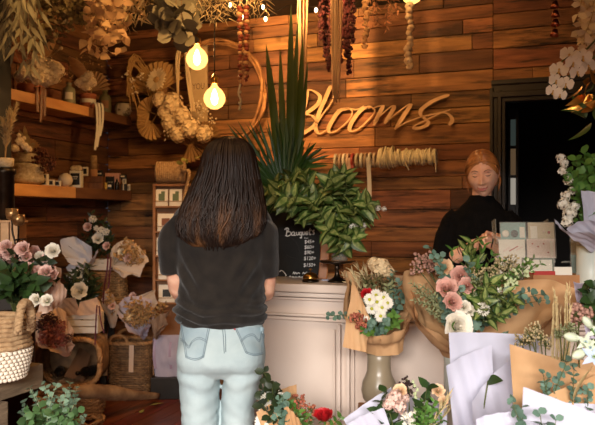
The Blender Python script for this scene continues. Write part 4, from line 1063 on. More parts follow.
# ---- twig hoop, painted board and dried flower spray by the pendants
M_TWIG = mat('dry_twig', (170, 122, 78), .7, .25, (120, 82, 50), 14, 3)
hc = PY(212, 96, WY - .12); R = .44
hoop = thing('twig_hoop', 'big round hoop of bent twigs on the wall behind the pendant bulbs', 'hoop', hc - UP * R)
for k in range(5):
    ph = U(0, 6); m = MB(); n = 60
    m.tube([hc + V(((R + .018 * sin(3 * q * 2 * pi / n + ph + k)) * cos(2 * pi * q / n) * 1.03, .02 * sin(2 * q * 2 * pi / n + ph), (R + .016 * cos(4 * q * 2 * pi / n + ph)) * sin(2 * pi * q / n))) for q in range(n + 1)], U(.008, .014), 7); part(hoop, 'twig', m, [M_TWIG])
M_SHAB = mat('chalky_board', (206, 180, 140), .75, 0, (186, 156, 116), 6, 5)
c = PY(199, 92, WY - .05); w, h_ = .155, .80
bd_ = thing('painted_board', 'tall cream painted board with faded dark letters behind the pendant bulbs', 'board', V((c.x, c.y, c.z - h_ / 2)))
part(bd_, 'board', MB().box(c, (w, .025, h_), bev=.004), [M_SHAB])
Tw = lambda x, z: M.Translation((c.x + x, c.y - .0135, c.z + z)) @ M.Rotation(pi / 2, 4, 'X')
part(bd_, 'lettering', text_mb('YOU', .072, Tw(-.055, .02), .001, sx=.75), [mat('faded_ink', (112, 86, 62), .8)])
part(bd_, 'lettering', text_mb('SO', .072, Tw(-.035, -.16), .001, sx=.75), [MATS['faded_ink']])
M_BLEACH = mat('bleached_petal', (226, 200, 158), .8, .14, transl=.2); M_STRAW = mat('straw', (178, 138, 84), .8, .22, transl=.1); M_STRAWD = mat('straw_dark', (140, 104, 62), .8, .25, transl=.1)
M_CREAMD = mat('dried_cream', (232, 212, 176), .8, .12, transl=.25); M_BUFF = mat('buff_leaf', (168, 132, 88), .8, .3, transl=.15, sat=.01)
lib('bleached_hydrangea', pompon_mb(70, .5, .2, 4, .85), [M_BLEACH, M_STRAW])
lib('cream_hydrangea', pompon_mb(70, .5, .22, 4, .85), [M_CREAMD, M_STRAW])
lib('paper_daisy', daisy_mb(22, 2), [M_CREAMD, M_STRAW, M_STRAW])
fo = PY(172, 150, WY - .15)
fl = thing('dried_flower_spray', 'wall spray of bleached hydrangeas, pleated palm fans and looping straw beside the pendants', 'dried flowers', fo)
def dfan(c, aim, Lf, n, spread, mt, root, nm='palm_fan'):
    aim = V(aim).normalized(); nz_ = V((0, -1, 0)); nz_ = (nz_ - aim * nz_.dot(aim)).normalized(); xx = aim.cross(nz_); m = MB(); vs, fs = [c], []
    for k in range(n * 2 + 1):
        A = radians(spread) * (k / (n * 2) - .5); d = aim * cos(A) + xx * sin(A)
        for q in (.35, .7, 1.0): vs.append(c + d * Lf * q * (1 if k % 2 == 0 or q < 1 else .93) + nz_ * (.012 * q * (1 if k % 2 else -1) * Lf / .2))
    for k in range(n * 2):
        i = 1 + 3 * k; fs += [(0, i, i + 3), (i, i + 1, i + 4, i + 3), (i + 1, i + 2, i + 5, i + 4)]
    m.add(vs, fs, 0, False); m.tube([c - aim * .12, c + aim * .02], .005, 6); part(root, nm, m, [mt])
dfan(PY(158, 92, WY - .16), (-.15, 0, 1), .26, 13, 150, M_STRAW, fl)
dfan(PY(150, 112, WY - .2), (-.8, 0, .3), .13, 9, 190, M_STRAW, fl)
dfan(PY(152, 122, WY - .2), (-.6, 0, -.8), .15, 10, 170, M_STRAW, fl)
dfan(PY(190, 142, WY - .16), (.7, 0, -.5), .17, 11, 170, M_STRAWD, fl)
dfan(PY(205, 138, WY - .12), (.3, 0, .9), .14, 9, 140, M_STRAWD, fl)
place(fl, 'paper_daisy', LIB['paper_daisy'], frz(PY(157, 80, WY - .26), (-.2, -1, .25)) @ scl(.105))
for px, py, s_ in ((172, 104, .095), (160, 100, .07), (182, 116, .085), (170, 122, .08), (190, 128, .085), (204, 134, .075), (178, 134, .075), (165, 112, .07)):
    place(fl, 'hydrangea_head', LIB['bleached_hydrangea'], frz(PY(px, py, WY - .27), (.1, -1, .1)) @ scl(s_))
for k in range(14):
    a_ = PY(U(150, 165), U(88, 100), WY - .2); t_ = U(.75, 1.0); m = MB(); e = PY(U(126, 140), U(85, 112), WY - .22)
    m.tube(catmull([a_, PY(lerp(150, 135, t_), U(52, 70), WY - .2), PY(lerp(138, 127, t_), U(65, 85), WY - .22), e], 8), .0045, 5); part(fl, 'straw_loop', m, [M_STRAW])
for k in range(5):
    m = MB(); m.tube(catmull([PY(178, 100, WY - .22), PY(U(176, 180), 56, WY - .25), PY(U(182, 186), 50, WY - .25), PY(U(186, 192), 75, WY - .25), PY(U(190, 196), 112, WY - .24)], 8), .006, 5); part(fl, 'straw_loop', m, [M_BLEACH])
for k in range(5):
    m = MB(); x = U(162, 172); sprig(m, [PY(x, 92, WY - .3), PY(x + U(-1, 1), 112, WY - .3), PY(x + U(-2, 2), U(125, 142), WY - .29)], .03, .006, 12, 'lance', 0, 1, .002, 30, True, .2, .1, .2); part(fl, 'drooping_tassel', m, [M_STRAW, M_CREAMD])
for px, py in ((126, 74), (131, 80), (134, 90), (140, 76), (198, 104), (206, 112), (212, 120), (200, 115)):
    m = MB(); e = PY(px, py, WY - .24); s0 = PY(160 if px < 170 else 186, 105, WY - .2); m.tube(arc(s0, e, -.1, .05), .002, 4)
    for q in range(9): m.ball(e + rv(.028), (.008, .008, .008), 5, 1, m=3)
    part(fl, 'dried_sprig', m, [M_STRAW, M_CREAMD])
# ---- pendant bulbs
M_AMBER = glassmat('amber_globe', (255, 184, 96), .42, glow=4.5); M_FIL = emat('filament', (255, 226, 170), 26)
M_CORD = mat('black_cord', (18, 15, 13), .6)
def pendant(px, py, t, r, label, power, top_py=-30):
    c = P(px, py, t); g = thing('pendant_bulb', label, 'lamp', c - UP * r, 'pendant globe bulbs')
    T_ = M.Translation(c); part(g, 'glass_globe', MB().lathe([(r * .02, -r), (r * .35, -r * .94), (r * .72, -r * .7), (r * .95, -r * .3), (r, 0), (r * .94, r * .34), (r * .7, r * .74), (r * .38, r * 1.02), (r * .24, r * 1.25), (r * .22, r * 1.4)], 28, T=T_, capb=True), [M_AMBER])
    part(g, 'filament', MB().lathe([(.002, -r * .62), (r * .26, -r * .4), (r * .33, 0), (r * .22, r * .5), (.003, r * .9)], 12, T=T_), [M_FIL])
    part(g, 'socket', MB().lathe([(r * .26, r * 1.3), (r * .36, r * 1.34), (r * .36, r * 1.9), (r * .2, r * 2.1), (.006, r * 2.3)], 18, T=T_), [M_BRASS])
    part(g, 'cord', MB().tube([c + UP * r * 2.2, V((c.x, c.y, CZ))], .004, 6), [M_CORD])
    point('bulb_glow', c + UP * r * .1, power, WARM, r * .6)
pendant(197, 59, 4.9, .076, 'glowing globe pendant bulb, the higher of two by the cream board', 42)
pendant(214.5, 98.5, 4.75, .074, 'glowing globe pendant bulb, the lower of two by the cream board', 42)
pendant(412, -7, 4.6, .072, 'glowing globe pendant bulb just at the top edge above the sign', 30)
# ---- string of fairy lights along the ceiling edge
M_FAIRY = emat('fairy_light_glow', (255, 214, 150), 16)
pts = [P(225, 2, 4.7), P(242, 14, 4.8), P(265, 17, 4.9), P(290, 5, 4.95), P(315, 7, 5.0), P(345, 6, 5.0), P(380, -4, 4.9)]
fsx = thing('light_string', 'string of tiny warm fairy lights along the top of the plank wall', 'string lights', pts[3])
part(fsx, 'wire', MB().tube(catmull(pts, 6), .0025, 5), [M_CORD])
for px, py, t in ((242, 17, 4.8), (265.5, 19, 4.9), (316, 10, 5.0), (263, 7, 4.9), (230, 5, 4.75)):
    part(fsx, 'fairy_bulb', MB().ball(P(px, py, t), (.012, .012, .017), 8), [M_FAIRY])
# ================================================================ BUNCHES HUNG FROM THE CEILING
M_SILV = mat('silver_eucalyptus', (150, 146, 120), .7, .22, (128, 120, 94), 10, 3, transl=.2, sat=.01)
M_OLIVE = mat('dried_olive', (122, 104, 66), .75, .3, (96, 82, 52), 10, 3, transl=.2, sat=.012)
M_TAN = mat('dried_tan', (200, 164, 122), .75, .25, (176, 138, 98), 10, 3, transl=.3, sat=.01)
M_PALE = mat('dried_pale', (196, 176, 136), .75, .2, (172, 150, 112), 10, 3, transl=.3)
M_BARK = mat('brown_stem', (96, 68, 44), .8, .15)
M_MAROON = mat('amaranth_red', (78, 24, 28), .85, .3, (54, 18, 20), 30, 3)
M_RAFFIA = mat('raffia', (238, 204, 164), .75, .2, (216, 176, 132), 20, 3, (1, 1, .1), transl=.25)
M_PINKD = mat('dried_plume', (206, 150, 112), .85, .2, transl=.3)
G_H = 'dried bunches hung from the ceiling'
def bunch(label, px, t, tips, L, W, shape, leafmat, n=9, ang=40, droop=-.06, curl=.25, r=.0024, extra=None, fold=.15, pair=True, taper=.2, top=None):
    """Stems tied at a ceiling hook and hanging head down."""
    c = P(px, 0, t); c = V((c.x, c.y, CZ - .02)) if top is None else top
    g = thing('hanging_bunch', label, 'dried flowers', c - UP * .3, G_H)
    part(g, 'twine_tie', MB().tube([c + UP * .02, c - UP * .06], .022, 8), [M_TWINE])
    for (x, y) in tips:
        e = P(x, y, t + U(-.2, .2)); m = MB(); mid = c.lerp(e, .5) + rv(.03) + UP * .03
        sprig(m, [c, mid, e], L * U(.85, 1.15), W * U(.9, 1.1), n, shape, 0, 1, r, ang, pair, curl, .22, taper, fold, decus=True); part(g, 'dried_stem', m, [M_BARK, leafmat])
    return g
bunch('silvery bunch of long willow-like eucalyptus leaves, nearest the dark wall nib', 20, 3.9, [(x, y) for x, y in ((2, 40), (8, 30), (14, 50), (20, 42), (24, 60), (30, 64), (34, 50), (40, 40), (28, 30), (10, 20), (38, 22), (18, 20))], .16, .014, 'lance', M_SILV, 9, 28, curl=.1)
bunch('brown bunch of small seed sprays beside the silvery eucalyptus', 52, 4.2, [(42, 40), (50, 46), (58, 40), (46, 28), (60, 26), (54, 20), (66, 20), (44, 30), (48, 36), (56, 34), (62, 34), (40, 24), (68, 30), (52, 28)], .05, .014, 'ovate', M_OLIVE, 12, 55)
bunch('olive brown bunch of little rounded leaves over the upper shelf', 84, 4.2, [(x, U(16, 30)) for x in (60, 64, 68, 72, 76, 80, 84, 88, 92, 96, 100, 104, 108)] + [(x, U(6, 18)) for x in (58, 62, 66, 70, 74, 80, 86, 90, 96, 100, 106)], .042, .016, 'round', M_OLIVE, 12, 60)
bunch('tan bunch of broad papery leaves glowing in the lamp light', 104, 4.0, [(88, 50), (92, 42), (100, 54), (108, 50), (114, 40), (120, 48), (104, 34), (96, 30), (124, 36), (112, 28), (90, 30), (96, 46), (104, 46), (110, 36), (118, 30), (126, 26), (100, 24), (86, 40)], .075, .030, 'ovate', M_TAN, 8, 60, curl=.5)
bunch('pale spidery bunch of curling leaves between the tan leaves and the round coins', 134, 4.0, [(122, 22), (128, 14), (132, 26), (138, 18), (144, 16), (148, 12), (152, 8)], .085, .008, 'lance', M_PALE, 12, 40, curl=.6)
bunch('grey green bunch of silver dollar eucalyptus above the globe pendants', 178, 3.8, [(160, 26), (166, 22), (172, 34), (180, 30), (186, 40), (190, 36), (176, 20), (184, 16), (194, 22), (168, 10), (164, 32), (176, 26), (188, 28), (182, 22), (172, 18), (158, 18)], .070, .034, 'round', mat('grey_eucalyptus', (118, 112, 92), .7, .22, transl=.15), 10, 70, curl=.1, taper=-.1)
bunch('misty cream bunch of spiky threadlike stems above the seed garlands', 216, 3.9, [(198, 16), (204, 20), (210, 14), (216, 22), (222, 12), (228, 18), (234, 10), (200, 8), (208, 18), (212, 20), (218, 14), (224, 18), (230, 12), (196, 12)],   .06, .0036, 'lance', M_PALE, 18, 50, curl=.5)
bunch('pale bunch of wiry curling grass beside the flax blades', 250, 4.0, [(238, 12), (246, 16), (252, 10), (258, 14), (268, 12), (262, 6)], .07, .0036, 'lance', M_PALE, 16, 45, curl=.6)
bunch('tan and olive bunch filling the gap high behind the broad papery leaves', 118, 4.6, [(x, U(4, 22)) for x in (92, 100, 108, 116, 124, 132, 140)], .07, .022, 'ovate', M_TAN, 9, 55, curl=.4)
bunch('grey olive bunch high behind the silver dollar eucalyptus', 160, 4.6, [(x, U(2, 14)) for x in (140, 148, 156, 164, 172, 182, 192, 204)], .07, .018, 'ovate', M_OLIVE, 10, 55)
bunch('peach feathery bunch of drooping plumes beside the red tassels', 384, 4.0, [(372, 16), (378, 22), (386, 30), (392, 14), (398, 10), (366, 10)], .05, .008, 'lance', M_PINKD, 18, 50, curl=.4)
# raffia hanks
def raffia(px0, px1, y1, t, label, w0):
    c = P((px0 + px1) / 2, -8, t); g = thing('hanging_raffia', label, 'raffia', P((px0 + px1) / 2, y1, t), 'raffia hanks hung from the ceiling'); m = MB(); tp = V((c.x, c.y, CZ))
    for k in range(46):
        x = U(-1, 1); a = tp + RGT * x * w0 * .6 + FWD * U(-.03, .03); e = P(lerp(px0, px1, .5 + x * U(.12, .34)), y1 - abs(x) * U(0, 34), t) + FWD * U(-.02, .02); q = a.lerp(e, .55) + RGT * x * w0 * .28
        m.tube(catmull([a, a.lerp(q, .5) + rv(.006), q, e], 4), [.0042 * (1 - .6 * i / 12) for i in range(13)], 4)
    part(g, 'strands', m, [M_RAFFIA]); part(g, 'binding', MB().tube([tp, tp - UP * .04], w0 * .7, 10), [M_TWINE])
raffia(296, 309, 97, 4.2, 'straight raffia hank hanging beside the flax blades', .035)
raffia(328, 345, 103, 4.1, 'pointed raffia hank hanging in front of the red tassels', .045)
# amaranth tassels
g = thing('hanging_amaranth', 'dark red drooping amaranth tassels hung from the ceiling behind the pointed raffia', 'dried flowers', P(338, 40, 4.35), G_H)
for px, y1 in ((321, 40), (326, 62), (329, 70), (335, 50), (340, 66), (346, 58), (349, 73), (353, 42), (344, 40)):
    a = P(338 + (px - 338) * .5, -10, 4.35); a.z = CZ - .01; e = P(px, y1, 4.35 + U(-.08, .08)); c = catmull([a, a.lerp(e, .5) + RGT * (px - 338) * .0012, e], 8); m = MB(); m.tube(c, .003, 4)
    for i in range(90):
        u = i / 89; q = c[min(int(u * 16), 15)].lerp(c[min(int(u * 16) + 1, 16)], (u * 16) % 1); s_ = .020 * (1 - .55 * u); m.ball(q + rv(s_ * 1.2), (U(.009, .016),) * 3, 5, 0, m=3)
    part(g, 'tassel', m, [M_MAROON])
# garlands of seed pods, shells and bells
M_POD = mat('seed_pod', (128, 66, 40), .55, .35, sat=.02); M_PODL = mat('pale_pod', (196, 150, 104), .6, .25); M_SHELL = mat('shell', (214, 190, 156), .4, .2, (176, 140, 104), 40, 3); M_ROSEG = mat('copper_bell', (190, 110, 74), .3, metal=1.0)
lib('pod_bead', MB().ball((0, 0, 0), (1, 1, .8), 8), [M_POD]); lib('pale_bead', MB().ball((0, 0, 0), (1, 1, .9), 8), [M_PODL])
def garland(label, px, y1, t, n, r0, r1, kinds, tailpx=0, sway=2):
    a = P(px, 0, t); a.z = CZ; e = P(px, y1, t); g = thing('bead_garland', label, 'garland', e, 'strings of seed pods hung from the ceiling')
    part(g, 'string', MB().tube([a, e], .002, 4), [M_TWINE])
    y = 6; k = 0
    for k in range(n):
        yy = lerp(8, y1, k / (n - 1)); r = lerp(r0, r1, k / (n - 1)) * U(.75, 1.2)
        place(g, 'bead', LIB[kinds[k % len(kinds)]], frz(P(px + U(-1, 1), yy, t), UP + rv(.3)) @ scl(r))
    return g
garland('longer reddish seed pod string hanging beside the twig hoop', 240, 88, 3.7, 26, .017, .010, ('pod_bead', 'pod_bead', 'pale_bead'))
garland('shorter reddish seed pod string, the one nearer the flax blades', 246.5, 80, 3.75, 22, .017, .011, ('pod_bead', 'pale_bead', 'pod_bead'))
g = thing('knotted_cord', 'pale knotted cord dangling below the seed pod strings', 'cord', P(240, 110, 3.68)); part(g, 'cord', MB().tube(catmull([P(240.5, 84, 3.68), P(238.5, 93, 3.68), P(241, 101, 3.68), P(239, 110, 3.68)], 5), .0055, 6), [M_TWINE])
for y in (92, 103, 109): part(g, 'knot', MB().ball(P(239.8, y, 3.68), (.010, .010, .008), 8), [M_TWINE])
def shells(label, px, y0, y1, t, n, r, mt, name='shell_garland', pn='shell'):
    a = P(px, 0, t); a.z = CZ; e = P(px, y1, t); g = thing(name, label, 'garland', e); part(g, 'string', MB().tube([a, e], .0018, 4), [M_TWINE])
    for k in range(n):
        m = MB(); c = P(px + U(-1.5, 1.5), lerp(y0, y1, k / max(1, n - 1)), t); q = r * U(.8, 1.2); T_ = frz(c, -FWD + rv(.6))
        m.lathe([(.1 * q, .42 * q), (.45 * q, .36 * q), (.85 * q, .14 * q), (q, -.08 * q), (.8 * q, -.16 * q), (.3 * q, -.1 * q)], 12, T=T_, wob=lambda a_, z: 1 + .06 * cos(a_ * 6)); m.ball(T_ @ V((0, 0, .42 * q)), .22 * q, 6, 0)
        part(g, pn, m, [mt])
shells('string of pale round shells hanging above the end of the script sign', 409.5, 6, 66, 4.0, 12, .024, M_SHELL)
shells('short golden shell string between the amaranth and the peach plumes', 366, 2, 46, 4.0, 9, .022, M_PODL)
g = thing('bell_garland', 'short string of copper bells hanging high near the door casing', 'garland', P(555, 40, 3.6)); a = P(555, 0, 3.6); a.z = CZ
part(g, 'string', MB().tube([a, P(555, 36, 3.6)], .0016, 4), [M_CORD])
for y in (3, 12, 21, 31): part(g, 'bell', MB().lathe([(.003, .022), (.012, .018), (.016, .004), (.022, -.014), (.021, -.014), (.015, .002), (.002, .014)], 14, T=frz(P(555 + U(-.6, .6), y + 2, 3.6), UP + rv(.2))), [M_ROSEG])
# orchids and bleached foliage by the door
M_ORCH = mat('orchid_white', (236, 220, 196), .55, .05, transl=.3); M_ORL = mat('orchid_lip', (206, 160, 84), .5); M_GOLD = mat('gold_glint', (212, 152, 66), .28, metal=.9)
lib('orchid', orchid_mb(), [M_ORCH, M_ORL, M_STEM])
oc = P(592, -10, 2.5); oc.z = min(oc.z + .25, CZ - .02)
g = thing('hanging_orchids', 'cascade of white orchids with gold leaves for warm glints hanging beside the dark doorway', 'orchid', P(575, 100, 2.5))
for path in ([(600, 20), (588, 48), (572, 54), (560, 64), (556, 78), (552, 92)], [(604, 24), (592, 60), (578, 62), (570, 76), (562, 96)], [(604, 40), (594, 84), (586, 92)]):
    m = MB(); pt = [oc] + [P(x, y, 2.5 + U(-.05, .05)) for x, y in path]; m.tube(catmull(pt, 5), .0035, 5); part(g, 'flower_stem', m, [M_STEM])
for px, py, s_ in ((569, 55, .034), (583, 57, .032), (559, 70, .034), (573, 63, .030), (556, 81, .028), (566, 84, .028), (553, 91, .026), (560, 95, .024), (577, 72, .03), (588, 66, .030)):
    place(g, 'orchid_bloom', LIB['orchid'], frz(P(px, py, 2.44 + U(-.03, .03)), -FWD + rv(.35) - RGT * .2, U(-.4, .4)) @ scl(s_))
for k in range(13):
    m = MB(); s0 = P(U(580, 600), U(78, 110), 2.5); m.leaf(fr(s0, rv(1) - UP * .2 - RGT * .4, U(0, 6)), U(.05, .085), .016, 'lance', .3, .3, 5, 0); part(g, 'glint_leaf', m, [M_GOLD])  # gold leaves stand in for warm reflections in a glass vessel
for k in range(9):
    m = MB(); s0 = P(U(582, 602), U(98, 124), 2.52); m.leaf(fr(s0, rv(1) - RGT * .4, U(0, 6)), U(.06, .1), .02, 'ovate', .3, .2, 5, 0); part(g, 'green_leaf', m, [M_VAR])
part(g, 'hanging_cord', MB().tube([oc, V((oc.x, oc.y, CZ))], .003, 5), [M_TWINE])
g = thing('hanging_bunch', 'bleached cream foliage bunch hanging above the white orchids', 'dried flowers', P(588, 40, 2.7), G_H)
c = P(604, -20, 2.7); c.z = min(c.z + .3, CZ - .02)
for k in range(16):
    e = P(U(572, 604), U(12, 58), 2.7 + U(-.1, .1)); m = MB(); sprig(m, [c, c.lerp(e, .5) + rv(.04), e], .045, .017, 10, 'petal', 0, 1, .002, 60, True, .4, .3, .1, .3); part(g, 'dried_stem', m, [M_STRAW, M_CREAMD])
part(g, 'hanging_cord', MB().tube([c, V((c.x, c.y, CZ))], .003, 5), [M_TWINE])
# ================================================================ CORNER SHELVES
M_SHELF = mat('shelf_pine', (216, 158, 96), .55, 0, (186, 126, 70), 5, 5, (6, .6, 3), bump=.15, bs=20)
M_SHELFD = mat('shelf_dark', (120, 78, 48), .65, 0, (92, 58, 36), 5, 5, (6, .6, 3), bump=.15, bs=20)  # darker brown for the far shelf boards
SXF = PY(133, 200, WY).x      # front edge of the shelves
ZU = PX(50, 97.5, SXF).z; ZL = PX(44, 185, SXF).z
def shelf(z, px_mid, la, lb, th):
    y0, y1, y2 = P(11.5, 200, 4.3).y + .003, PX(px_mid, 200, SXF).y, WY - .005
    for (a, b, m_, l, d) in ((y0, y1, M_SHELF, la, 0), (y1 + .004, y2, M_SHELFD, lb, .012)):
        mb = MB(); mb.box(((WX + SXF - d) / 2 + .008, (a + b) / 2, z - th / 2), (SXF - d - WX - .016, b - a, th), bev=.006); solo('wall_shelf', l, 'shelf', mb, [m_], 'corner shelf boards')
shelf(ZU, 89, 'honey pine board of the upper corner shelf, ending under the terracotta pot', 'darker board of the upper corner shelf reaching the back wall', .075)
shelf(ZL, 76, 'honey pine board of the lower corner shelf under the knitted pots', 'darker board of the lower corner shelf under the small boxes', .085)
def onshelf(px, z, d=.09):
    """Point on a shelf, d metres behind its front edge."""
    q = PX(px, 200, SXF - d); return V((q.x, q.y, z + .0006))
M_TERR = mat('terracotta', (176, 104, 70), .7, 0, (156, 88, 58), 9, 4); M_SAGE = mat('sage_glaze', (136, 132, 104), .35); M_LABEL = mat('paper_label', (222, 212, 190), .7)
M_BLKL = mat('black_label', (28, 25, 23), .5); M_CERW = mat('ceramic_white', (206, 192, 168), .35, 0, (120, 104, 84), 26, 2, contrast=(.55, .62)); M_KNIT = mat('cream_knit', (206, 186, 152), .9, 0, (176, 152, 116), 60, 3, bump=.6, bs=90)
M_CORK = mat('cork', (150, 104, 66), .8)
def bottle(px, z, d, r, h, mt, label, name='glazed_bottle', lab=None, grp=None):
    p = onshelf(px, z, d); T_ = M.Translation(p); g = thing(name, label, 'bottle', p, grp)
    part(g, 'body', MB().lathe([(r * .92, 0), (r, .006), (r, h * .62), (r * .85, h * .74), (r * .42, h * .82), (r * .40, h * .94), (r * .5, h * .95), (r * .5, h * .99), (r * .3, h)], 24, T=T_, capt=True), [mt])
    part(g, 'stopper', MB().lathe([(r * .3, h * .99), (r * .38, h * 1.0), (r * .38, h * 1.06), (r * .1, h * 1.07)], 14, T=T_, capt=True), [M_CORK])
    if lab:
        m = MB(); a0 = atan2(*(reversed((-ray(px, 200)).to_2d()))); n = 8
        vs = []
        for i in range(n + 1):
            a_ = a0 + lerp(-.6, .6, i / n)
            for zz in (h * .2, h * .52): vs.append(p + V((cos(a_) * (r + .0008), sin(a_) * (r + .0008), zz)))
        m.add(vs, [(2 * i, 2 * i + 2, 2 * i + 3, 2 * i + 1) for i in range(n)]); part(g, 'label', m, [lab])
    return g
def px_r(w, p): return w / 2 / FPX * (p - V((0, 0, EYE))).dot(FWD)
# -- upper shelf
p = onshelf(30, ZU, .12); T_ = M.Translation(p)
g = thing('dried_arrangement', 'terracotta bowl of bleached dried flowers at the near end of the upper shelf', 'dried flowers', p)
part(g, 'bowl', MB().lathe([(.055, 0), (.085, .03), (.092, .07), (.085, .085), (.078, .085), (.08, .06), (.02, .03)], 26, T=T_), [M_TERR])
for k in range(10):
    px, py = (44, 40, 48, 52, 38, 46, 56, 26, 20, 32)[k], (72, 64, 66, 76, 76, 78, 70, 72, 76, 66)[k]
    place(g, 'bleached_bloom', LIB['cream_hydrangea' if k < 7 else 'bleached_hydrangea'], frz(P(px, py, 4.42 + U(-.05, .05)), -FWD + rv(.6)) @ scl((.06 if k < 7 else .045)))
for px, py, w in ((48, 38, .05), (54, 34, .045), (42, 44, .04)):
    m = MB(); b_ = p + UP * .08; e = P(px, py, 4.5); m.leaf(fr(b_.lerp(e, .35), e - b_, U(-.6, .6)), (e - b_).length * .75, w, 'ovate', .1, .25, 6, 0); m.tube([b_, b_.lerp(e, .45)], .003, 5); part(g, 'dried_leaf', m, [M_BUFF])
m = MB(); e = P(61, 48, 4.4); m.tube(arc(p + UP * .08, e, -.05), .003, 5); m.ball(e, .013, 8); part(g, 'seed_head', m, [M_PALE])
bottle(69, ZU, .07, .048, .165, M_SAGE, 'sage green bottle with a pale paper label on the upper shelf', lab=M_LABEL)
p = onshelf(88, ZU, .10); T_ = M.Translation(p)
g = thing('dried_arrangement', 'terracotta pot with pleated palm fan and cream blossoms on the upper shelf', 'dried flowers', p)
part(g, 'pot', MB().lathe([(.045, 0), (.058, .03), (.062, .10), (.066, .10), (.066, .125), (.058, .125), (.055, .06)], 26, T=T_), [M_TERR])
m = MB(); m.lathe([(.0625, .05), (.0630, .052), (.0633, .080), (.063, .082)], 26, T=T_, capb=False); part(g, 'painted_band', m, [M_LABEL], 'white band round the pot')
b_ = p + UP * .12
dfan(b_ + UP * .03 + RGT * .03, UP + RGT * .25, .17, 11, 150, M_BUFF, g)
for px, py, w in ((70, 48, .05), (76, 55, .042), (66, 56, .035)):
    m = MB(); e = P(px, py, 4.6); m.leaf(fr(b_.lerp(e, .45), e - b_, U(-.4, .4)), (e - b_).length * .55, w, 'ovate', .1, .3, 6, 0); m.tube([b_, b_.lerp(e, .5)], .003, 5); part(g, 'dried_leaf', m, [M_TAN])
for k, (px, py) in enumerate(((84, 80), (89, 76), (92, 82), (86, 86), (80, 83))): place(g, 'cream_bloom', LIB['cream_hydrangea'], frz(P(px, py, 4.55), -FWD + UP * .4 + rv(.3)) @ scl(.036))
for px, py in ((102, 66), (110, 67), (72, 76), (98, 58)):
    m = MB(); e = P(px, py, 4.6); sprig(m, arc(b_, e, -.1, .1), .03, .008, 7, 'lance', 0, 1, .002, 45); part(g, 'dried_sprig', m, [M_BARK, M_BUFF])
bottle(105, ZU, .10, .050, .20, mat('olive_glaze', (98, 92, 64), .35), 'olive green bottle at the far end of the upper shelf', lab=mat('rust_label', (132, 92, 62), .7))
p = onshelf(123.5, ZU, .10); T_ = M.Translation(p); g = thing('ceramic_jar', 'round speckled white ceramic jar nearest the corner on the upper shelf', 'jar', p)
part(g, 'body', MB().lathe([(.045, 0), (.066, .02), (.076, .06), (.072, .10), (.058, .125), (.052, .125), (.06, .09), (.02, .03)], 28, T=T_), [M_CERW])
part(g, 'rim', MB().lathe([(.052, .122), (.062, .124), (.063, .132), (.056, .135), (.050, .130)], 28, T=T_, capb=False), [M_IRON])
# ribbons hung over the shelf edge
g = thing('hanging_ribbon', 'pale ribbons trailing down from the upper shelf below the olive bottle', 'ribbon', P(97, 150, 4.85))
for x0, x1, y1 in ((96, 95, 150), (99, 97, 147), (102, 100, 136)):
    s0 = PX(x0, 104, SXF + .006); e = PX(x1, y1, SXF + .03); m = MB(); ribbon(m, [s0 + V((-.05, 0, .002 + .0 * x0)), s0, s0.lerp(e, .5) + V((.01, .01, 0)), e], .022, V((.25, 1, 0))); part(g, 'ribbon_tail', m, [MATS['ribbon_reel_2']])
g = thing('hanging_ribbon', 'brown ribbons trailing from the front of the upper shelf', 'ribbon', P(42, 118, 4.5))
for x0, x1, y1 in ((37, 38, 112), (42, 41, 122), (45, 45, 116)):
    s0 = PX(x0, 88, SXF + .006); e = PX(x1, y1, SXF + .02); m = MB(); ribbon(m, [s0 + V((-.03, 0, .003)), s0, s0.lerp(e, .5), e], .02, V((.25, 1, 0))); part(g, 'ribbon_tail', m, [mat('brown_ribbon', (128, 84, 52), .5)])
# -- lower shelf
def tyre_pot(p, r, h, nm='coil'):
    m = MB(); n = 30
    m.lathe([(r * .55, 0), (r * .95, h * .12), (r, h * .28), (r * .92, h * .48), (r * .9, h * .52), (r * 1.0, h * .72), (r * .96, h * .9), (r * .6, h), (r * .5, h * .98), (r * .45, h * .6)], n, T=M.Translation(p), wob=lambda a, z: 1 + .025 * cos(a * 20)); return m
p = onshelf(26, ZL, .12)
g = thing('dried_arrangement', 'cream knitted pot in two fat coils holding dried stems on the lower shelf', 'dried flowers', p)
part(g, 'knitted_pot', tyre_pot(p, .125, .155), [M_KNIT])
m = tyre_pot(p + UP * .15, .09, .075); part(g, 'top_collar', m, [M_KNIT])
b_ = p + UP * .21
for px, py in ((22, 126), (26, 122), (30, 130), (18, 132), (36, 138)):
    m = MB(); e = P(px, py, 4.55); m.leaf(fr(b_.lerp(e, .2), e - b_, U(-.5, .5)), (e - b_).length * .85, .016, 'strap', .1, .3, 6, 0); m.tube([b_, b_.lerp(e, .25)], .003, 5); part(g, 'dried_leaf', m, [M_PALE])
for px, py, s_ in ((20, 141, .03), (25, 146, .026), (15, 148, .028), (24, 138, .014), (19, 135, .014), (29, 149, .022)): place(g, 'dried_bloom', LIB['cream_hydrangea'], frz(P(px, py, 4.4), -FWD + UP * .5) @ scl(s_))
dfan(b_, UP + RGT * .45, .13, 8, 80, M_BUFF, g)
g = thing('dried_statice', 'dark brown dried statice lying behind the knitted pot on the lower shelf', 'dried flowers', onshelf(42, ZL, .2)); p = BASE[g]
for k in range(9):
    e = P(U(36, 54), U(152, 168), 4.95); m = MB(); m.tube(arc(p, e, -.1), .002, 4)
    for q in range(22): m.ball(e + rv(.032), U(.006, .011), 5, 1, m=3)
    part(g, 'flower_head', m, [M_BARK, mat('statice_brown', (96, 54, 38), .85, .3)])
p = PX(6, 200, SXF + .15); p = P(5, 168, 3.9)
g = thing('dried_arrangement', 'pampas plumes in a white cup on a black stand before the wall nib', 'dried flowers', P(5, 200, 3.9))
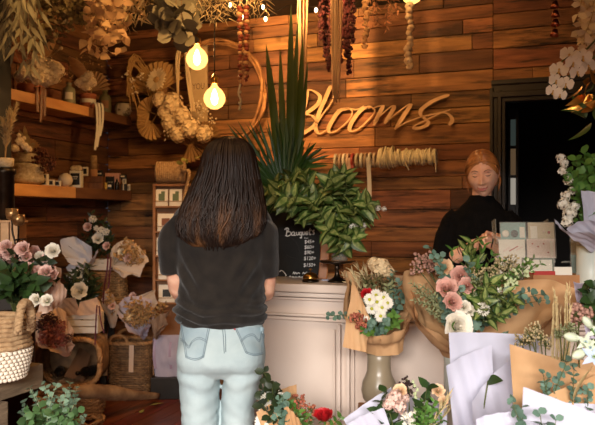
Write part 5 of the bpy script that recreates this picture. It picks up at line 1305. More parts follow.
part(g, 'cup', MB().lathe([(.03, 0), (.045, .01), (.05, .05), (.045, .055), (.04, .02)], 20, T=M.Translation(p)), [M_KNIT])
m = MB(); m.lathe([(.07, 0), (.07, .02), (.05, .03), (.05, p.z - .04), (.06, p.z - .03), (.06, p.z)], 20, T=M.Translation((p.x, p.y, 0)), capt=True); part(g, 'stand', m, [M_IRON])
for px, py, r in ((10, 112, .03), (16, 106, .026), (14, 116, .026), (3, 122, .03)):
    e = P(px, py, 3.9); b_ = p + UP * .03; m = MB(); c = catmull(arc(b_, e, -.08, .06), 5); m.tube(c, .003, 4)
    for k in range(170):
        u = U(.25, 1); i = min(int(u * (len(c) - 1)), len(c) - 2); q = c[i].lerp(c[i + 1], U(0, 1)); d = (c[i + 1] - c[i]).normalized() + rv(.55); m.leaf(fr(q, d, U(0, 6)), r * U(.9, 1.8), .0022, 'lance', .25, 0, 3, 1)
    part(g, 'pampas_plume', m, [M_STRAW, M_PALE])
def little_box(px, zoff, w, h, d, body, lab, label, dd=.09, grp='small boxed candles and soaps on the lower shelf', lw=.7, lh=.6):
    p = onshelf(px, ZL + zoff, dd); yaw = M.Rotation(TH + U(-.1, .1), 4, 'Z'); T_ = M.Translation(p) @ yaw; g = thing('candle_box', label, 'box', p, grp)
    part(g, 'box', MB().box((0, 0, h / 2), (w, d, h), T_, bev=.002), [body])
    if lab: part(g, 'label', MB().box((0, -d / 2 - .0006, h * .5), (w * lw, .001, h * lh), T_), [lab])
    return g
M_PINKB = mat('pink_card', (198, 146, 128), .6); M_YEL = mat('yellow_card', (196, 164, 70), .6); M_RISE = mat('rustic_riser', (128, 82, 46), .7, 0, (98, 60, 34), 6, 5, (6, 6, 1))
little_box(44, 0, .06, .045, .04, M_LABEL, M_BLKL, 'white box with a black front, nearest the knitted pot', .08)
little_box(44.5, .046, .05, .04, .04, M_LABEL, M_BLKL, 'white box stacked on another beside the knitted pot', .08)
little_box(51, 0, .048, .045, .04, M_LABEL, M_BLKL, 'middle of the three low white boxes on the shelf front', .06)
little_box(57.5, 0, .045, .042, .04, M_LABEL, M_BLKL, 'low white box next to the round white vase', .06)
p = onshelf(45.5, ZL + .087, .08); solo('cork_jar', 'tiny amber jar on top of the stacked white boxes', 'jar', MB().lathe([(.016, 0), (.018, .004), (.018, .03), (.012, .038), (.014, .04), (.014, .05), (.004, .051)], 16, T=M.Translation(p), capt=True), [M_CORK])
p = onshelf(65.5, ZL, .07); solo('round_vase', 'small round white vase on the lower shelf', 'vase', MB().lathe([(.02, 0), (.044, .02), (.055, .05), (.044, .085), (.022, .098), (.018, .104), (.014, .10), (.012, .08)], 24, T=M.Translation(p)), [mat('matt_white', (214, 196, 166), .7)])
p = onshelf(76.5, ZL, .07); T_ = M.Translation(p) @ M.Rotation(TH, 4, 'Z'); g = thing('gift_candle', 'black labelled candle jar topped with a cream dried flower', 'candle', p)
part(g, 'jar', MB().box((0, 0, .065), (.088, .07, .13), T_, bev=.006), [M_LABEL]); part(g, 'label', MB().box((0, -.0358, .065), (.07, .001, .09), T_), [M_BLKL])
part(g, 'lettering', MB().box((0, -.0368, .082), (.04, .001, .006), T_).box((0, -.0368, .066), (.03, .001, .004), T_), [M_LABEL])
for x in (-.02, .0, .02): place(g, 'dried_flower', LIB['cream_hydrangea'], frz(T_ @ V((x, 0, .15)), UP - FWD * .5 + rv(.3)) @ scl(.026))
p = onshelf(92, ZL, .13); T_ = M.Translation(p) @ M.Rotation(TH, 4, 'Z'); m = MB(); m.box((0, 0, .026), (.20, .10, .052), T_, bev=.003); m.box((0, .01, .079), (.19, .09, .05), T_, bev=.003)
solo('wooden_riser', 'rustic two step wooden riser in the middle of the lower shelf', 'riser', m, [M_RISE])
RZ = .1045
p = onshelf(93.5, ZL + RZ, .13); g = thing('pillar_candle', 'tall kraft wrapped pillar candle standing on the wooden riser', 'candle', p); T_ = M.Translation(p)
part(g, 'wrapper', MB().lathe([(.031, 0), (.032, .002), (.032, .055), (.031, .056)], 22, T=T_, capt=True), [M_KRAFT]); part(g, 'wax', MB().lathe([(.029, .056), (.029, .165), (.026, .17), (.004, .168)], 22, T=T_, capt=True), [mat('speckled_wax', (170, 140, 98), .6, 0, (140, 108, 70), 50, 2)]); part(g, 'wick', MB().tube([T_ @ V((0, 0, .165)), T_ @ V((.002, 0, .182))], .0014, 5), [M_BLKL])
little_box(85.5, RZ, .04, .07, .035, M_LABEL, M_BLKL, 'slim white and black box on the riser before the pillar candle', .13)
little_box(100, RZ, .05, .055, .04, M_BLKL, M_LABEL, 'black box with a pale label on the riser beyond the pillar candle', .13, lh=.2)
p = onshelf(113, ZL, .15); g = thing('gift_box', 'pink gift card box with a black scalloped front on the lower shelf', 'box', p); T_ = M.Translation(p) @ M.Rotation(TH, 4, 'Z')
part(g, 'box', MB().box((0, 0, .075), (.125, .04, .15), T_, bev=.003), [M_PINKB]); m = MB(); m.box((-.02, -.022, .06), (.075, .004, .11), T_)
for x in range(5): m.ball(T_ @ V((-.05 + .015 * x, -.022, .116)), (.008, .003, .008), 8)
part(g, 'black_front', m, [M_BLKL]); part(g, 'lettering', MB().box((-.02, -.0245, .07), (.045, .001, .008), T_), [M_LABEL])
little_box(105.5, 0, .022, .055, .03, M_YEL, None, 'narrow yellow box in front of the pink gift box', .05)
little_box(110, 0, .04, .06, .03, M_BLKL, M_LABEL, 'black box with a pale band at the front of the lower shelf', .045, lh=.3)
bottle(117, ZL, .05, .019, .09, mat('black_glaze', (34, 28, 24), .25), 'small black bottle among the boxes on the lower shelf', 'scent_bottle')
bottle(121.5, ZL, .06, .017, .075, mat('amber_glaze', (96, 60, 32), .25), 'little amber bottle near the far end of the lower shelf', 'scent_bottle')
little_box(124, 0, .045, .055, .035, M_BLKL, M_LABEL, 'black and cream box, lowest of the far stack', .04, lh=.9, lw=.2)
little_box(124.5, .056, .028, .045, .03, M_LABEL, M_BLKL, 'slim pale box in the middle of the far stack', .05, lw=.3)
little_box(123.5, .102, .05, .035, .035, M_BLKL, M_LABEL, 'black lidded box on top of the far stack', .05, lh=.3)
little_box(129, 0, .022, .055, .03, M_LABEL, M_BLKL, 'narrow white box at the far end of the lower shelf', .04, lw=.3)
# ================================================================ BASKETS, GIFTS AND ROSES IN THE CORNER
M_WICK = mat('brown_wicker', (186, 136, 86), .6, .3, (150, 104, 62), 20, 3); M_WICKD = mat('dark_wicker', (138, 102, 66), .6, .3, (102, 72, 46), 20, 3); M_SEAG = mat('seagrass', (176, 136, 88), .75, .3, (140, 102, 62), 20, 3)
M_JUTE = mat('jute', (178, 146, 108), .85, .12, (150, 118, 84), 50, 3, bump=.4, bs=80); M_CROCH = mat('white_crochet', (222, 208, 188), .9, .08)
M_TIMB = mat('grey_timber', (138, 116, 92), .75, 0, (100, 82, 64), 5, 6, (6, 1, 6), bump=.3, bs=20); M_WHITEB = mat('white_wood', (224, 212, 196), .6, .04)
M_WPAP = mat('white_paper', (226, 226, 238), .7, 0, transl=.25); M_LPAP = mat('lilac_paper', (196, 186, 204), .7, 0, transl=.25); M_PEACH = mat('peach_tissue', (240, 206, 182), .75, 0, transl=.4); M_TULLE = mat('pale_tulle', (222, 206, 192), .75, 0, transl=.45); M_CRIM = mat('crimson_ribbon', (88, 22, 30), .5)
def woven(mb, T, z0, z1, rows, ring, stakes=28, r=.0065, amp=.004, mi=0, n=112, sr=None):
    for k in range(rows):
        z = lerp(z0, z1, (k + .5) / rows); pts = []
        for i in range(n + 1):
            a = 2 * pi * i / n; x, y = ring(a, (z - z0) / (z1 - z0)); q = 1 + amp / .2 * cos(a * stakes / 2 + pi * (k % 2)); pts.append(T @ V((x * q, y * q, z)))
        mb.tube(pts, r, 5, mi, cap=False)
    for i in range(stakes):
        a = 2 * pi * i / stakes; mb.tube([T @ V((*ring(a, 0), z0)), T @ V((*ring(a, .5), (z0 + z1) / 2)), T @ V((*ring(a, 1), z1))], sr or r * .8, 5, mi)
def sq(a, w, d, e=4.0):
    c, s = cos(a), sin(a); return w * math.copysign(abs(c) ** (2 / e), c), d * math.copysign(abs(s) ** (2 / e), s)
def braid(mb, pts, r, mi=0, tw=14, closed=False):
    c = [V(p) for p in pts]
    for s in range(3):
        o = []
        for i, p in enumerate(c):
            t = (c[min(i + 1, len(c) - 1)] - c[max(i - 1, 0)]).normalized(); x = t.cross(UP) if abs(t.z) < .9 else t.cross(V((1, 0, 0))); x.normalize(); y = t.cross(x); A = i * tw / 10 + s * 2.094
            o.append(p + (x * cos(A) + y * sin(A)) * r * .7)
        mb.tube(o, r * .62, 5, mi)
FR = lambda p: M.Translation(p) @ M((RGT, FWD, UP)).transposed().to_4x4()     # x: image right, y: away, z: up
# ---- dark low table along the wall
p = P(95, 303, 5.60); tz = p.z - .01; p.z = 0; Tt = FR(p)
tb = thing('side_table', 'dark low wooden table behind the baskets carrying the wrapped gifts', 'table', p)
part(tb, 'tabletop', MB().box((0, 0, tz - .02), (.40, .30, .04), Tt, bev=.005), [M_FRAME])
for x in (-.10, .10):
    for y in (-.12, .12): part(tb, 'leg', MB().box((x, y, (tz - .04) / 2), (.045, .045, tz - .04), Tt, bev=.004), [M_FRAME])
# ---- upright handled basket
p = P(132, 385, 5.62); p.z = .002; T_ = FR(p); W0, W1, D0, D1, BH = .158, .176, .12, .14, .385
bk = thing('wicker_basket', 'upright rectangular wicker basket with an arched handle and a pale ribbon', 'basket', p)
rg = lambda a, u: sq(a, lerp(W0, W1, u), lerp(D0, D1, u))
m = MB(); woven(m, T_, .01, BH, 26, rg, 30, .0085, .005); m.box((0, 0, .012), (W0 * 1.9, D0 * 1.9, .012), T_); part(bk, 'woven_body', m, [M_WICKD])
m = MB(); braid(m, [T_ @ V((*rg(2 * pi * i / 90, 1), BH + .008)) for i in range(91)], .014); part(bk, 'braided_rim', m, [M_WICK])
for y in (-D1, D1):
    m = MB(); braid(m, catmull([T_ @ V((-.15, y, BH)), T_ @ V((-.13, y, BH + .055)), T_ @ V((-.075, y, BH + .075)), T_ @ V((-.02, y, BH + .055)), T_ @ V((0, y, BH))], 8), .012); part(bk, 'handle', m, [M_WICK])
m = MB(); ribbon(m, [T_ @ V((.035, -D1 - .02, BH + .0)), T_ @ V((.033, -D1 - .024, BH - .10)), T_ @ V((.030, -D1 - .022, BH - .21))], .036, V(RGT)); part(bk, 'ribbon', m, [mat('blush_ribbon', (206, 168, 140), .45)])
# ---- flat basket and the open basket lying on it
p = P(72, 405, 4.86); p.z = .002; T_ = FR(p)
fbk = thing('wicker_basket', 'flat round basket of brown twigs on the floor under the open basket', 'basket', p)
m = MB(); rg2 = lambda a, u: (lerp(.20, .235, u) * cos(a), lerp(.19, .22, u) * sin(a)); woven(m, T_, .01, .15, 12, rg2, 26, .008, .006); m.lathe([(.19, .012), (.001, .012)], 24, T=T_, capb=False); part(fbk, 'woven_body', m, [M_WICK])
m = MB(); braid(m, [T_ @ V((*rg2(2 * pi * i / 80, 1), .158)) for i in range(81)], .015); part(fbk, 'braided_rim', m, [M_WICK])
z0 = .182; p = P(73, 385, 5.10); p.z = z0; T_ = FR(p)
ob = thing('wicker_basket', 'open wicker basket lying on its side with dark bottles inside', 'basket', p)
OW, OH, OD = .245, .33, .17
def oring(a, y):       # mouth of the basket faces the shop; arched top
    x, z = sq(a, OW * (1 - .1 * y), OH / 2, 3.2); return T_ @ V((x, -OD + y * .3, OH / 2 + z + .012 + .02 * (x / OW) * (1 if z > 0 else 0)))
m = MB()
for k in range(13):
    y = (k + .5) / 13; m.tube([oring(2 * pi * i / 80, y) + V((0, 0, .003 * cos(i * 1.2 + k * pi))) for i in range(81)], .0085, 5, cap=False)
for i in range(34): m.tube([oring(2 * pi * i / 34, q / 4) for q in range(5)], .006, 5)
m.box((0, .135, OH / 2 + .012), (OW * 1.75, .012, OH * .95), T_); part(ob, 'woven_body', m, [M_WICKD])
m = MB(); braid(m, [oring(2 * pi * i / 110, -.03) for i in range(111)], .017); part(ob, 'braided_rim', m, [M_WICK])
M_WINE = mat('dark_bottle', (20, 18, 16), .12, spec=.7)
def wine(o, d, label, hh=.26, grp='dark bottles in the open basket'):
    T2 = frz(o, d); m = MB(); m.lathe([(.030, 0), (.036, .004), (.036, hh * .6), (.028, hh * .7), (.013, hh * .78), (.012, hh * .95), (.015, hh * .96), (.015, hh)], 20, T=T2, capt=True)
    g = thing('wine_bottle', label, 'bottle', o, grp); part(g, 'glass', m, [M_WINE]); q = MB(); q.lathe([(.0366, hh * .18), (.0366, hh * .5)], 20, T=T2, capb=False); part(g, 'label', q, [M_BLKL])
fl_ = z0 + .05
o = T_ @ V((-.12, .08, .07)); wine(o, -FWD * .9 + RGT * .25 + UP * .1, 'dark bottle lying in the open basket beside the kraft bag', .23)
o = T_ @ V((.14, .09, .075)); wine(o, -FWD * .92 - RGT * .3 + UP * .08, 'dark bottle lying in the open basket on the far side of the kraft bag', .23)
m = MB(); q = T_ @ V((.02, -.05, .035)); Tq = FR(q) @ M.Rotation(.25, 4, 'Y') @ M.Rotation(-.2, 4, 'X'); 
m.sheet([Tq @ V(c) for c in ((-.075, 0, 0), (.075, 0, 0), (.05, .05, .19), (-.03, .06, .22))], 10, 10, .02, .012, .006, 3); m.sheet([Tq @ V(c) for c in ((.075, .09, 0), (-.075, .09, 0), (-.03, .065, .22), (.05, .055, .19))], 10, 10, .02, .012, .006, 4)
m.sheet([Tq @ V(c) for c in ((.075, 0, 0), (.075, .09, 0), (.05, .055, .19), (.05, .05, .19))], 6, 8, .005, .006, .004, 5); m.sheet([Tq @ V(c) for c in ((-.075, .09, 0), (-.075, 0, 0), (-.03, .06, .22), (-.03, .065, .22))], 6, 8, .005, .006, .004, 6)
solo('kraft_bag', 'crumpled brown kraft bag between the bottles in the open basket', 'bag', m, [mat('dark_kraft', (118, 82, 54), .75)])
# ---- driftwood and twig wreath
M_DRIFT = mat('driftwood', (172, 136, 98), .8, 0, (120, 86, 58), 9, 6, (1, 1, 1), bump=.4, bs=18)
a, b = P(73, 387, 4.72), P(157, 388, 5.25); a.z, b.z = .235, .045; a.z = .20; m = MB(); n = 30; c = catmull([a, a.lerp(b, .25) + UP * .012, a.lerp(b, .55) - UP * .012, a.lerp(b, .8) + UP * .0, b], 8)
a2 = P(73, 396, 4.60); b2 = P(158, 392, 5.24); a2.z = .236; b2.z = .05
c = catmull([a2, a2.lerp(b2, .3) + UP * .006, a2.lerp(b2, .6) + UP * .0, b2], 10); k = len(c) - 1
vs, fs = [], []; NN = 14
for i, q in enumerate(c):
    u = i / k; r = .047 * (.75 + .35 * sin(pi * u ** .8)) * (1 - .45 * u ** 4) * (.6 if i == 0 else 1); t = (c[min(i + 1, k)] - c[max(i - 1, 0)]).normalized(); x = t.cross(UP).normalized(); y = t.cross(x)
    for jx in range(NN):
        A = 2 * pi * jx / NN; rr = r * (1 + .18 * NZ.noise(V((cos(A) * 1.5, sin(A) * 1.5, u * 5))) + .10 * sin(3 * A + u * 4)); vs.append(q + (x * cos(A) + y * sin(A)) * rr)
for i in range(k):
    for jx in range(NN): fs.append((i * NN + jx, i * NN + (jx + 1) % NN, (i + 1) * NN + (jx + 1) % NN, (i + 1) * NN + jx))
fs += [tuple(range(NN - 1, -1, -1)), tuple(k * NN + jx for jx in range(NN))]; m.add(vs, fs)
solo('driftwood_log', 'smooth grey brown driftwood log lying on the floor before the baskets', 'driftwood', m, [M_DRIFT])
p = P(82, 401, 4.65); p.z = .018; m = MB()
for s in range(4):
    ph = U(0, 6); m.tube([p + V((.15 * (1 + .05 * sin(5 * A + ph)) * cos(A), .11 * (1 + .05 * cos(4 * A + ph)) * sin(A), .022 + .014 * sin(6 * A + ph))) for A in [2 * pi * i / 60 for i in range(61)]], .011, 6)
solo('twig_wreath', 'small wreath of golden brown twigs lying on the floor by the driftwood', 'wreath', m, [M_WICK])
M_FALL = mat('fallen_leaf', (150, 146, 74), .6, .2)
for px, py, rr, lab in ((92, 410, .4, 'long yellow green fallen leaf on the floor near the twig wreath'), (88, 407, .2, 'yellow green fallen leaf closest to the twig wreath'), (140, 413, 1.3, 'small fallen leaf alone on the open floor'), (150, 405, .1, 'curled fallen leaf on the floor below the driftwood tip')):
    q = PZ(px, py, .004); m = MB(); m.leaf(M.Translation(q) @ M.Rotation(rr - 1.2, 4, 'Z'), .10 if py != 413 else .06, .017, 'ovate', -.15, .25, 5, 0); solo('fallen_leaf', lab, 'leaf', m, [M_FALL], 'fallen leaves on the floor')
# ---- gifts on the table
def crate(p, w, d, h, label, slats=3, nm='gift_crate'):
    T_ = FR(p); g = thing(nm, label, 'crate', p)
    for y in (-d / 2, d / 2): 
        for k in range(slats): part(g, 'slat', MB().box((0, y, h * (k + .5) / slats), (w, .010, h / slats * .86), T_, bev=.002), [M_WHITEB])
    for x in (-w / 2 + .006, w / 2 - .006): part(g, 'end_panel', MB().box((x, 0, h / 2), (.012, d - .012, h), T_, bev=.002), [M_WHITEB])
    part(g, 'base', MB().box((0, 0, .006), (w - .03, d - .012, .010), T_), [M_WHITEB]); return g, T_
M_ROSEW = mat('white_rose', (242, 235, 220), .6, .10, transl=.2); M_ROSEP = mat('blush_rose', (232, 196, 184), .6, .14, transl=.2); M_ROSEK = mat('pink_lisianthus', (226, 176, 160), .6, .16, transl=.2); M_ROSER = mat('red_rose', (176, 24, 30), .55, .12)
M_LEAF = mat('rose_leaf', (52, 76, 34), .45, .3, (38, 58, 28), 30, 3, transl=.15); M_DLEAF = mat('dark_leaf', (38, 50, 26), .45, .3, transl=.1); M_SAGEL = mat('sage_leaf', (122, 146, 122), .6, .2, (98, 124, 100), 20, 3, transl=.15, sat=.01); M_FRESH = mat('fresh_leaf', (84, 122, 52), .45, .3, transl=.2, sat=.012)
for nm, mt, o_, rf in (('white_rose', M_ROSEW, 1, .02), ('blush_rose', M_ROSEP, .9, .02), ('pink_lisianthus', M_ROSEK, 1.1, .06), ('red_rose', M_ROSER, .8, .02)): lib(nm, rose_mb(o_, rf), [mt, M_FRESH])
lib('white_daisy', daisy_mb(15, 2), [M_WHITEP, M_FRESH, mat('daisy_eye', (176, 176, 50), .7)]); lib('white_mum', pompon_mb(90, .5, .13), [M_WHITEP, M_FRESH]); lib('dried_pom', pompon_mb(60, .5, .15), [M_BUFF, M_BARK])
lib('pink_pom', pompon_mb(60, .5, .2, 4), [M_ROSEK, M_FRESH])
def bloom(root, key, px, py, t, s, d=None, nm=None, j=.3):
    return place(root, nm or key, LIB[key], frz(P(px, py, t), (d if d is not None else -FWD + UP * .45) + rv(j), U(0, 6)) @ scl(s))
def leafy(root, b_, tips, t, L, W, n, mt, shape='ovate', nm='leaf_sprig', ang=50, st=None, r=.002, inner=None, u0=.3, droop=-.08, curl=.2, jit=.06, pair=True, taper=.3):
    for (x, y) in tips:
        m = MB(); sprig(m, arc(b_, P(x, y, t + U(-jit, jit)), droop, U(-.08, .08)), L * U(.85, 1.15), W, n, shape, 0, 1, r, ang, pair, curl, u0, taper, .18, inner)
        part(root, nm, m, [st or M_STEM, mt] + ([M_VARC] if inner else []))
# seagrass planter, white crate and its flowers
p = P(110, 303, 5.55); p.z = tz + .001; T_ = FR(p); pl = thing('seagrass_basket', 'coarse seagrass basket on the dark table under the white flower crate', 'basket', p)
hs = P(110, 271, 5.55).z - tz; m = MB(); woven(m, T_, .005, hs, 14, lambda a, u: sq(a, lerp(.135, .115, u), .10, 3), 22, .009, .006); part(pl, 'woven_body', m, [M_SEAG])
m = MB(); m.box((0, 0, hs * .45), (.21, .165, hs * .8), T_, bev=.02); part(pl, 'liner', m, [M_SEAG])
p = P(103, 271, 5.52); p.z = tz + hs + .012; g, T_ = crate(p, .20, .13, .085, 'small white slatted crate holding white flowers, on the seagrass basket')
fw = thing('crate_flowers', 'white and blush flowers with dark leaves standing in the small white crate', 'flowers', p + UP * .012)
b_ = p + UP * .03
for k, px, py, s_ in (('white_rose', 98, 239, .036), ('white_mum', 101, 231, .034), ('white_mum', 106, 232, .03), ('blush_rose', 88, 227, .03), ('white_mum', 93, 219, .03), ('blush_rose', 107, 246, .028), ('white_mum', 96, 228, .02)): bloom(fw, k, px, py, 5.34, s_, nm=k)
leafy(fw, b_, [(86, 222), (92, 214), (104, 222), (110, 236), (84, 236), (99, 218), (108, 226), (90, 240)], 5.38, .07, .016, 8, M_DLEAF)
def papercone(label, apex, rim_pts, name='paper_wrap', mt=M_WPAP, cat='wrapping paper', seed=1, group=None):
    m = MB(); apex = V(apex)
    for i, (q0, q1) in enumerate(zip(rim_pts, rim_pts[1:])):
        s_ = (q1 - q0).normalized() * .012; m.sheet([apex - s_, apex + s_, q1, q0], 12, 12, .02, .014, .008, seed + i)
    return m
def wrapped(label, apex, rims, mt, flowers=(), tips=(), t=5.3, lm=None, seed=1, L=.05, W=.015, shape='ovate', cat='bouquet', rib=None):
    g = thing('wrapped_bouquet', label, cat, V(apex), 'wrapped bouquets and gifts in the corner')
    for i, r_ in enumerate(rims): part(g, 'paper_wrap', papercone('', apex, [P(*q) for q in r_], seed=seed + i * 5), [mt])
    for f in flowers: bloom(g, f[0], f[1], f[2], t, f[3])
    if tips: leafy(g, V(apex), tips, t, L, W, 8, lm or M_DLEAF, shape)
    if rib: part(g, 'ribbon', MB().tube([V(apex) + UP * .012, V(apex) - UP * .008], .022, 10), [rib])
    return g
wrapped('white paper parcel flaring toward the wall beside the small white crate', P(91, 262, 5.36), [[(60, 240, 5.3), (65, 257, 5.24), (78, 264, 5.22)], [(60, 240, 5.32), (76, 237, 5.4), (92, 247, 5.38)], [(78, 264, 5.2), (92, 258, 5.18), (96, 248, 5.3)]], M_WPAP, seed=2)
wrapped('white paper cone poking out below the flaring parcel, above the white rose', P(88, 304, 5.12), [[(66, 268, 5.3), (75, 262, 5.34), (86, 259, 5.34)], [(66, 276, 5.22), (76, 270, 5.2), (86, 259, 5.3)]], M_WPAP, seed=8)
wrapped('pale tulle bouquet of dried flowers lying toward the card stand', P(112, 268, 5.34), [[(116, 244, 5.4), (126, 240, 5.42), (136, 244, 5.44), (148, 258, 5.42), (149, 262, 5.34)], [(149, 262, 5.32), (140, 277, 5.26), (124, 278, 5.24), (116, 270, 5.22)], [(116, 272, 5.3), (110, 256, 5.38), (116, 244, 5.4)]], M_TULLE,
        [('dried_pom', 126, 250, .04), ('dried_pom', 134, 255, .045), ('dried_pom', 130, 262, .04), ('dried_pom', 140, 262, .035), ('blush_rose', 128, 258, .03), ('white_rose', 122, 252, .028)], [(126, 240), (132, 242), (138, 246), (144, 252)], 5.32, M_BUFF, 20, rib=M_CRIM)
q = MB(); s0 = P(109, 258, 5.26)
g = thing('dark_ribbon', 'dark crimson ribbon running down over the white crate and seagrass basket', 'ribbon', P(104, 303, 5.2))
for x0, x1, x2, y2 in ((108, 107, 103, 304), (111, 110, 108, 290)): m = MB(); ribbon(m, [P(x0, 257, 5.26), P(x1, 270, 5.22), P(x2 + 1, lerp(270, y2, .6), 5.24), P(x2, y2, 5.24)], .012, RGT); part(g, 'ribbon_tail', m, [M_CRIM])
# lower crate with rose, peach tissue
p = P(82, 330, 5.0); p.z = z0 + OH + .055; zc = p.z; g, T_ = crate(p, .27, .15, .145, 'larger white slatted crate with peach tissue and a cream rose, on the open basket')
ft = thing('crate_flowers', 'cream rose with dark leaves and peach tissue filling the larger white crate', 'flowers', p + UP * .012); b_ = p + UP * .06
bloom(ft, 'white_rose', 80, 291, 4.9, .050, -FWD + UP * .25, j=.05); bloom(ft, 'white_rose', 83, 274, 5.05, .024); bloom(ft, 'white_mum', 85, 281, 5.0, .02)
leafy(ft, b_, [(68, 280), (72, 274), (78, 270), (88, 274), (94, 280), (97, 288), (70, 290), (90, 268), (84, 268), (66, 286)], 5.02, .085, .018, 9, M_DLEAF)
for i, (c) in enumerate((((62, 316, 4.95), (80, 314, 4.9), (76, 298, 4.88), (57, 296, 4.95)), ((76, 315, 4.9), (102, 315, 4.95), (97, 297, 4.95), (80, 302, 4.9)), ((62, 312, 5.05), (104, 312, 5.05), (99, 300, 5.1), (60, 303, 5.08)))): part(ft, 'tissue_paper', MB().sheet([P(*q) for q in c], 12, 10, .015, .02, .012, 30 + i), [M_PEACH])
g = thing('dark_ribbon', 'crimson ribbon hanging from the larger white crate over the open basket', 'ribbon', P(97, 335, 4.86))
for pts in (((97, 305), (96, 320), (95, 345)), ((99, 306), (101, 322), (104, 333))): m = MB(); ribbon(m, [P(x, y, 4.84) for x, y in pts], .010, RGT); part(g, 'ribbon_tail', m, [M_CRIM])
# wrapped bouquets beside and over the handled basket
wrapped('slim white paper cone of pale dried flowers above the basket handle', P(114, 326, 5.3), [[(103, 296, 5.3), (108, 289, 5.28), (114, 294, 5.26), (119, 306, 5.26)], [(103, 297, 5.26), (106, 310, 5.2), (118, 316, 5.2)]], M_TULLE, [('dried_pom', 108, 302, .03), ('blush_rose', 112, 306, .026)], [(108, 292), (112, 296)], 5.24, M_BUFF, 40)
wrapped('lilac paper bouquet of mauve dried flowers resting on the handled basket', P(146, 336, 5.36), [[(117, 306, 5.36), (124, 298, 5.42), (138, 296, 5.44), (152, 300, 5.42), (156, 312, 5.36)], [(156, 312, 5.3), (150, 326, 5.22), (140, 336, 5.2)], [(117, 308, 5.3), (124, 322, 5.22), (140, 336, 5.2)]], M_LPAP,
        [('dried_pom', 130, 317, .055), ('dried_pom', 140, 312, .055), ('dried_pom', 146, 318, .05), ('dried_pom', 137, 322, .05), ('bleached_hydrangea', 129, 317, .035), ('dried_pom', 150, 312, .045), ('dried_pom', 134, 308, .045)], [(126, 304), (132, 300), (140, 300), (148, 304)], 5.28, M_BUFF, 50)
wrapped('brown kraft cone bouquet tucked between the lilac bouquet and the card stand', P(156, 338, 5.34), [[(150, 320, 5.26), (160, 314, 5.24), (171, 308, 5.26)], [(171, 308, 5.3), (168, 324, 5.22), (158, 336, 5.2)]], mat('taupe_paper', (170, 140, 116), .75, transl=.2), (), [(160, 304), (166, 304)], 5.32, M_BUFF, 60)
wrapped('long lilac and grey bouquet lying behind the lilac paper bouquet', P(118, 312, 5.5), [[(120, 303, 5.5), (138, 296, 5.5), (156, 289, 5.5)], [(156, 289, 5.5), (158, 304, 5.42), (146, 324, 5.34)]], M_TULLE, [('dried_pom', 128, 300, .03), ('blush_rose', 133, 296, .025)], (), 5.44, None, 70)
# pink dried bouquet lying on the open basket
zr = z0 + OH + .04
M_DPINK = mat('dusty_pink_dried', (176, 106, 92), .85, .25, transl=.2); M_DWINE = mat('wine_dried', (70, 36, 34), .85, .3)
lib('dusty_pom', pompon_mb(70, .55, .16), [M_DPINK, M_BARK]); lib('wine_pom', pompon_mb(60, .55, .14), [M_DWINE, M_BARK])
g = wrapped('dusty pink dried bouquet in pale tissue resting on the front of the open basket', P(70, 352, 4.62), [[(33, 322, 4.66), (40, 308, 4.7), (54, 305, 4.72), (66, 312, 4.72), (74, 330, 4.66)], [(33, 322, 4.62), (36, 338, 4.56), (48, 347, 4.5), (62, 351, 4.5)], [(74, 330, 4.62), (75, 345, 4.56), (66, 351, 4.5)]], M_PEACH,
    [('dusty_pom', 50, 328, .05), ('dusty_pom', 57, 334, .05), ('dusty_pom', 46, 336, .045), ('wine_pom', 47, 318, .05), ('wine_pom', 54, 322, .04), ('dusty_pom', 60, 326, .04), ('wine_pom', 40, 326, .04), ('dusty_pom', 53, 342, .045), ('dusty_pom', 62, 340, .04), ('wine_pom', 68, 338, .03), ('dusty_pom', 42, 341, .035)], (), 4.58, None, 80)
# gift bag by the card stand
p = P(167, 376, 5.3); p.z = .24; T_ = FR(p)
p2 = P(170, 378, 5.42); zb = P(170, 375, 5.42).z
st_ = thing('crate_stand', 'dark crate on the floor under the white gift bag', 'crate', V((p2.x, p2.y, 0))); part(st_, 'body', MB().box((0, 0, zb / 2), (.26, .2, zb), FR(V((p2.x, p2.y, 0))), bev=.004), [M_FRAME])
T_ = FR(V((p2.x, p2.y, zb + .001))); g = thing('gift_bag', 'pale white gift bag with lilac ribbon handles beside the handled basket', 'bag', V((p2.x, p2.y, zb)))
m = MB(); w, d, h_ = .105, .05, .30
for i, c in enumerate((((-w, -d, 0), (w, -d, 0), (w * 1.1, -d, h_), (-w * 1.1, -d, h_)), ((w, d, 0), (-w, d, 0), (-w * 1.1, d, h_), (w * 1.1, d, h_)), ((w, -d, 0), (w, d, 0), (w * 1.1, d, h_), (w * 1.1, -d, h_)), ((-w, d, 0), (-w, -d, 0), (-w * 1.1, -d, h_), (-w * 1.1, d, h_)), ((-w, -d, .002), (w, -d, .002), (w, d, .002), (-w, d, .002)))): m.sheet([T_ @ V(q) for q in c], 12, 12, .006, .012, .008, 90 + i)
part(g, 'bag_body', m, [M_LPAP]); 
for x in (-.10, .02): m = MB(); ribbon(m, [T_ @ V((x, -d - .004, h_)), T_ @ V((x - .01, -d - .02, h_ * .6)), T_ @ V((x + .0, -d - .014, .06))], .02, RGT); part(g, 'ribbon_handle', m, [mat('mauve_ribbon', (170, 146, 168), .45)])
